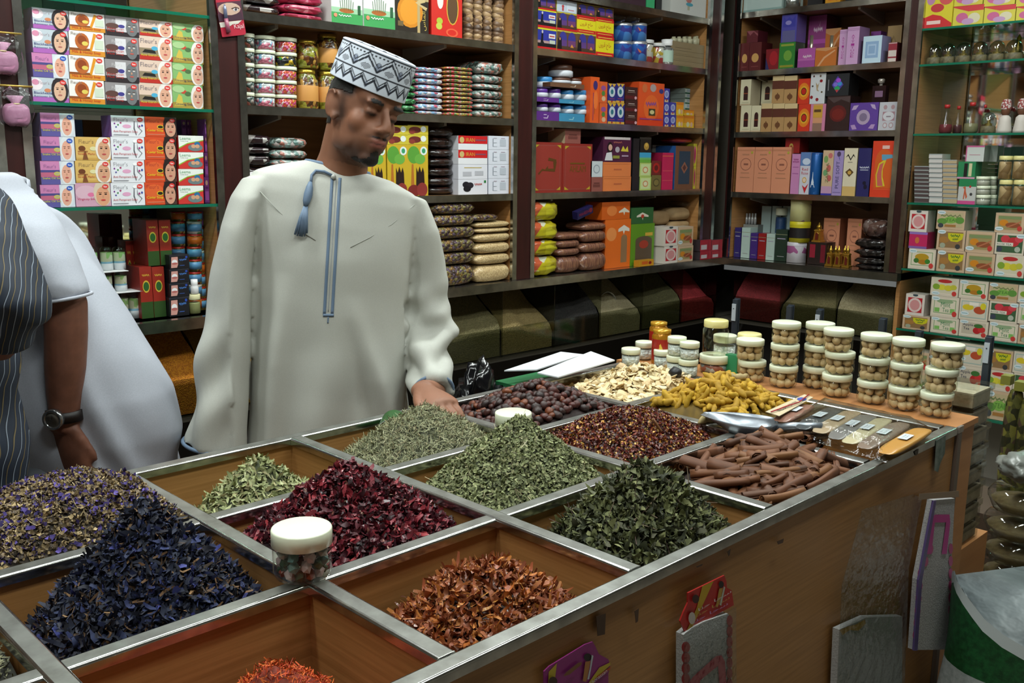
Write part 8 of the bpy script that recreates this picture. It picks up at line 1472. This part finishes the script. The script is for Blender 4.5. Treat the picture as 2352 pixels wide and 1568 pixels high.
# ------------ bending man in white, left
WHT = noisy('white_cotton', '#a9adb8', '#b1b5c0', 400, .8, .05, .0005)
def wp(x, y, D): return atp(x, y, D)
DW = 2.02
acc = Acc()
RW = [(-250, 400, 10, 425, .10, .14), (-255, 470, 80, 498, .13, .16), (-250, 540, 160, 566, .15, .17), (-235, 620, 228, 650, .16, .17), (-215, 720, 288, 735, .165, .17), (-190, 810, 338, 815, .17, .17), (-165, 900, 384, 900, .175, .175), (-150, 990, 408, 990, .175, .175), (-140, 1080, 404, 1080, .17, .17), (-130, 1200, 395, 1200, .165, .165)]
wr_ = [sring(wp(a, b, DW), wp(c, d, DW), tf, tb, 52, .9) for a, b, c, d, tf, tb in RW]
last = wr_[-1]
for z_, s in ((.5, .95), (.12, .95)): c = np.mean(last, 0); wr_.append([np.array([c[0]+(p[0]-c[0])*s, c[1]+(p[1]-c[1])*s, z_]) for p in last])
acc.add(loft(wr_))
WS = [(-60, 400, 95, 470, 1.93, .075), (-20, 470, 130, 520, 1.89, .08), (30, 560, 165, 590, 1.87, .078), (72, 640, 192, 650, 1.86, .068), (88, 690, 202, 676, 1.86, .062)]
wsr = [sring(wp(a, b, D), wp(c, d, D), th, th, 30, .95) for a, b, c, d, D, th in WS]; acc.add(loft(wsr))
wm = remesh(acc, .0075, 5); V = vget(wm); N = vnorm(wm); lat = (V-wp(150, 900, DW)) @ HR; z = V[:, 2]
fo = .016*gs(lat-(.05+.42*(1.0-z)), .05, .022)-.013*gs(lat-(.05+.42*(1.0-z)), .005, .02)+.012*gs(lat-(-.02+.30*(.95-z)), .10, .02)+.007*np.sin(lat*30+z*22)*np.clip((1.2-z)/.4, 0, 1)+.003*gnoise(V, 22, 1.)
V += N*fo[:, None]; vset(wm, V); wm.materials.append(WHT)
acc = Acc(); acc.add(loft([[p+(np.mean(r, 0)-p)*.2 for p in r] for r in wr_[1:-1]]))
sh = wp(-150, 400, DW); HM2 = rotm(-1.2, .5, 0); HC2 = sh+np.array([0, 0, .05])-HR*.22-HF*.05; head_parts(acc, HC2, HM2, .95); acc.add(tube_pts([sh, sh*.5+HC2*.5, HC2], [.09, .062, .055], 20))
AR = [(30, 530, 1.89, .025), (85, 580, 1.875, .034), (128, 640, 1.865, .042), (150, 700, 1.86, .0415), (152, 760, 1.86, .0405), (150, 840, 1.86, .039), (148, 900, 1.86, .034), (148, 945, 1.86, .0295), (148, 985, 1.86, .029)]
acc.add(tube_pts([wp(a, b, D) for a, b, D, r in AR], [r for *_, r in AR], 20)); wv = wp(148, 975, 1.86); hand(acc, wv, np.array([0, 0, -1.])+.12*HR, HF*-.9-HR*.3, HR, [.75, .8, .85, .9], 1.0, .05, (.35, .8))
for s in (-1, 1):
    hip = np.mean(wr_[-2], 0)+HR*s*.1; acc.add(tube_pts([(hip[0], hip[1], .8), (hip[0], hip[1], .45), (hip[0], hip[1], .06)], [.09, .06, .04])); acc.add(tube_pts([np.array([hip[0], hip[1], .04])+HF*.03, np.array([hip[0], hip[1], .035])-HF*.17], [.038, .03]))
b2 = remesh(acc, .005, 4); V = vget(b2); setcol(b2, (np.tile(np.array(hexc('#7a4e3c')[:3]), (len(V), 1))*(1+.16*gnoise(V, 120)[:, None]+.08*gnoise(V, 400)[:, None])).clip(0, 1)); b2.materials.append(SKIN)
m2 = obj('person', b2); tag(m2, 'man in white short-sleeved robe bending away, wearing a wristwatch', 'person'); ro2 = obj('white_robe', wm, m2)
m = MB(); m.tube([p for p in wsr[-1]]+[wsr[-1][0]], .0035, WHT, 8, caps=False); m.build('sleeve_hem', m2)
# wristwatch
wt = empty('wristwatch', (0, 0, 0)); cw = wp(148, 952, 1.86); m = MB(); nrm = -HF*.99-HR*.14; nrm /= np.linalg.norm(nrm); tz = np.array([0, 0, 1.]); sx = np.cross(nrm, tz)
ringp = [cw+(.0335*math.cos(a))*HR+(.0335*math.sin(a))*HF for a in [2*PI*k/32 for k in range(33)]]
V_ = [p+tz*e+(p-cw)/np.linalg.norm(p-cw)*o_ for p in ringp for e, o_ in ((-.011, -.002), (.011, -.002), (.011, .0015), (-.011, .0015))]; F__ = [(4*i+j, 4*i+(j+1) % 4, 4*i+4+(j+1) % 4, 4*i+4+j) for i in range(32) for j in range(4)]
m.add(V_, F__, M('#1a1210', .5), True); m.build('strap', wt)
fc = cw+nrm*.037
def disc(c, r0, r1, d0, d1, mat, name):
    m = MB(); V_ = []; n_ = 28
    for r_, dd in ((r0, d0), (r1, d0), (r1, d1), (r0, d1)):
        for k in range(n_): a = 2*PI*k/n_; V_.append(c+nrm*dd+r_*(math.cos(a)*sx+math.sin(a)*tz))
    F__ = [(j*n_+i, j*n_+(i+1) % n_, ((j+1) % 4)*n_+(i+1) % n_, ((j+1) % 4)*n_+i) for j in range(4) for i in range(n_)]; m.add(V_, F__, mat, True); return m.build(name, wt)
disc(fc, 0, .0165, -.006, .003, M('#8f8a80', .3, .3), 'dial'); disc(fc, .0155, .0205, -.006, .005, M('#b0b2b4', .2, .9), 'bezel'); m = MB(); m.tube([fc+nrm*.004, fc+nrm*.004+tz*.010], .0007, M('#201c18', .4), 6); m.build('hour_hand', wt); m = MB(); m.tube([fc+nrm*.0045, fc+nrm*.0045+sx*.012+tz*.004], .0006, M('#201c18', .4), 6); m.build('minute_hand', wt)
tag(wt, 'round steel wristwatch on a black strap worn on the hanging arm', 'watch')

# ------------ striped-shirt man at the left edge
ms, nt, b_ = base('striped_shirt'); tc = nt.nodes.new('ShaderNodeTexCoord'); dp = nt.nodes.new('ShaderNodeVectorMath'); dp.operation = 'DOT_PRODUCT'; dp.inputs[1].default_value = tuple(HR*1.+HF*.55+np.array([0, 0, -.22])); nt.links.new(tc.outputs['Object'], dp.inputs[0])
nz = noise_tex(nt, tc.outputs['Object'], 9, 2); ad = nt.nodes.new('ShaderNodeMath'); ad.operation = 'MULTIPLY_ADD'; ad.inputs[1].default_value = .035; nt.links.new(nz, ad.inputs[0]); nt.links.new(dp.outputs['Value'], ad.inputs[2])
mu = nt.nodes.new('ShaderNodeMath'); mu.operation = 'MULTIPLY'; mu.inputs[1].default_value = 46; nt.links.new(ad.outputs[0], mu.inputs[0]); frc = nt.nodes.new('ShaderNodeMath'); frc.operation = 'FRACT'; nt.links.new(mu.outputs[0], frc.inputs[0])
nt.links.new(ramp(nt, frc.outputs[0], [(0, '#1c2636'), (.26, '#141a26'), (.34, '#8f9aa8'), (.40, '#1c2636'), (.72, '#141a26'), (.80, '#7a6a44'), (.86, '#1c2636')], 'CONSTANT'), b_.inputs['Base Color']); b_.inputs['Roughness'].default_value = .7
DS = 1.66
acc = Acc(); ST = [(-330, 380, -40, 410, .09, .1), (-345, 470, -5, 480, .11, .12), (-340, 600, 5, 600, .12, .13), (-330, 760, 8, 760, .125, .13), (-320, 860, 16, 860, .125, .13), (-315, 960, 30, 960, .125, .13), (-310, 1060, 44, 1060, .13, .13), (-310, 1160, 54, 1160, .13, .13)]
sr_ = [sring(wp(a, b, DS), wp(c, d, DS), tf, tb, 44, .9) for a, b, c, d, tf, tb in ST]; last = sr_[-1]; c = np.mean(last, 0); sr_.append([np.array([p[0], p[1], .72]) for p in last]); acc.add(loft(sr_))
SS = [(-90, 400, 10, 455, 1.64, .065), (-75, 500, 45, 530, 1.60, .07), (-50, 600, 78, 620, 1.58, .072), (-35, 690, 100, 690, 1.57, .07), (-40, 770, 106, 735, 1.58, .062), (-60, 815, 60, 798, 1.60, .05)]
ss_ = [sring(wp(a, b, D), wp(c, d, D), th, th, 30, .95) for a, b, c, d, D, th in SS]; acc.add(loft(ss_)); sm = remesh(acc, .007, 5); V = vget(sm); N = vnorm(sm); V += N*(.005*np.sin(V[:, 2]*45+((V-wp(50, 700, 1.65)) @ HR)*60)+.004*gnoise(V, 30, 3.))[:, None]; vset(sm, V); sm.materials.append(ms)
acc = Acc(); acc.add(loft([[p+(np.mean(r, 0)-p)*.2 for p in r] for r in sr_]))
nb = wp(-185, 380, DS); HC3 = nb+np.array([0, 0, .2]); head_parts(acc, HC3, rotm(2.6, .1, 0), .95); acc.add(tube_pts([nb-np.array([0, 0, .06]), nb, HC3-np.array([0, 0, .05])], [.08, .06, .055], 20))
el = wp(0, 785, 1.60); acc.add(tube_pts([wp(-60, 440, 1.64), wp(10, 620, 1.585), wp(30, 740, 1.575), el, el-HR*.12+HF*.05, el-HR*.24+HF*.06], [.035, .038, .036, .034, .032, .027])); hand(acc, el-HR*.24+HF*.06, -HR, np.array([0, 0, 1.]), HF, .4, .95)
c = np.mean(last, 0)
for s in (-1, 1): hip = c+HR*s*.09; acc.add(tube_pts([(hip[0], hip[1], .85), (hip[0], hip[1], .45), (hip[0], hip[1], .06)], [.085, .058, .04])); acc.add(tube_pts([np.array([hip[0], hip[1], .04])+HF*.03, np.array([hip[0], hip[1], .035])-HF*.17], [.038, .03]))
b3 = remesh(acc, .006, 4); setcol(b3, np.tile(np.array(hexc('#7a4e3c')[:3]), (len(b3.vertices), 1))); b3.materials.append(SKIN); m3 = obj('person', b3); tag(m3, 'person in dark blue striped shirt cut off at the left edge', 'person'); obj('striped_shirt', sm, m3)
acc = Acc(); rt_ = [[p+(np.mean(r, 0)-p)*-.0 for p in r] for r in [last]]
for s in (-1, 1): hip = c+HR*s*.09; acc.add(tube_pts([(hip[0], hip[1], .86), (hip[0], hip[1], .5), (hip[0], hip[1], .09)], [.105, .09, .085]))
acc.add(loft([[np.array([c[0]+(p[0]-c[0])*.9, c[1]+(p[1]-c[1])*.9, z_]) for p in last] for z_ in (.74, .86)])); tr = remesh(acc, .01, 4); tr.materials.append(M('#15181e', .8)); obj('trousers', tr, m3)

# ------------ things hanging on the posts at the left
def hang_bag(x, y, w_px, h_px, label, colr):
    D_ = WY-.02; t = empty('lavender_sachet', (0, 0, 0)); P = lambda a, b: Vector(ony(a, b, D_)); c = P(x, y); k = (P(x+w_px/2, y)-P(x-w_px/2, y)).length; hh = (P(x, y-h_px/2)-P(x, y+h_px/2)).length
    u_ = bag_mesh('sachet', noisy('pink_satin', '#a8708e', '#bd86a4', 30, .35, .4, .003), 2, False, .12).copy(); u_.transform(Matrix.Translation((-.5, -.5, -.5))); u_.transform(Matrix.Diagonal((k*.8, .035, hh*.55, 1))); o = obj('sachet_body', u_, t); o.location = c-Vector((0, 0, hh*.18))
    m = MB(); m.lathe([(k*.14, -hh*.02), (k*.1, hh*.02), (k*.26, hh*.2), (k*.22, hh*.21), (0, hh*.06)], noisy('pink_satin2', '#b07a98', '#c48eac', 30, .35, .4, .003), 14); o = m.build('sachet_neck', t); o.location = c+Vector((0, 0, hh*.06))
    m = MB(); m.tube([(k*.12*math.cos(a), k*.12*math.sin(a), 0) for a in [2*PI*q/12 for q in range(13)]], .003, M('#c4b08a', .3, .4), 6); o = m.build('ribbon_tie', t); o.location = c+Vector((0, 0, hh*.07))
    f_ = bag_mesh('sachet_film', FILM, 3, False, .25).copy(); f_.transform(Matrix.Translation((-.5, -.5, -.5))); f_.transform(Matrix.Diagonal((k, .042, hh, 1))); o = obj('film_wrap', f_, t); o.location = c
    m = MB(); m.tube([c+Vector((-k*.55, -.004, hh*.5)), c+Vector((k*.55, -.004, hh*.5))], .0028, M('#b89a4a', .3, .6), 8); m.build('gold_twist_tie', t); tag(t, label, 'sachet', 'pink sachets on the post')
hang_bag(36, 246, 76, 96, 'pink sachet in clear wrap hanging lower on the left post', 0); hang_bag(4, 125, 88, 100, 'pink sachet in clear wrap hanging higher at the left edge', 1)
kt = empty('kajal_card', (0, 0, 0)); KY = WY-.012
def kp(a, b): P = ony(480+a/13.07, b/13.07, KY); return P[0], P[2]
m = MB(); m.prism([kp(*p) for p in [(390, 1100), (200, 60), (180, -300), (900, -300), (950, 100), (1105, 980), (1080, 1040), (420, 1115)]][::-1], KY-.001, KY, M('#a81c34', .4)); m.build('card', kt)
def kpr(pts, c, i): m.add([(x, KY-.0014-.0003*i, z) for x, z in [kp(*p) for p in pts]], [tuple(range(len(pts)))], M(c, .45))
m = MB(); kpr([(215, 80), (940, 20), (1040, 590), (300, 660)], '#4a1c30', 0); kpr(ell(600, 270, 340, 190), '#b89a88', 1); kpr([(250, 430), (600, 480), (960, 370), (1030, 590), (300, 660)], '#3a1a2c', 2); kpr([(300, 680), (975, 610), (860, 720), (720, 720), (600, 800), (340, 830)], '#c4c0b4', 2); kpr(ell(790, 290, 75, 45), '#c8c4c8', 3); kpr(ell(795, 285, 38, 40), '#3a3438', 4); kpr([(660, 250), (780, 205), (890, 240), (900, 260), (780, 225), (670, 275)], '#3a2018', 5); m.build('card_print', kt)
m = MB(); 
tb_ = [kp(a, b) for a, b in ((425, 140), (470, 560), (560, 980))]; m.tube([(tb_[0][0], KY-.008, tb_[0][1]), (tb_[0][0]*.75+tb_[1][0]*.25, KY-.008, tb_[0][1]*.75+tb_[1][1]*.25), (tb_[1][0], KY-.008, tb_[1][1])], [.002, .005, .006], M('#8a94b8', .2, .5), 10); m.tube([(tb_[1][0], KY-.008, tb_[1][1]), (tb_[2][0], KY-.006, tb_[2][1])], [.006, .0075], M('#a05a70', .3), 10); m.build('kajal_tube', kt)
g, fs = text_geo('Kajal'); m = MB(); m.add([(x, KY-.0035, z) for x, z in [kp(760+290*a-40*b, 900-20*a-170*b) for a, b in g]], fs, M('#d8b8bc', .5)); m.build('lettering', kt); tag(kt, 'red eyeliner card with veiled eyes print on the dark post', 'card')
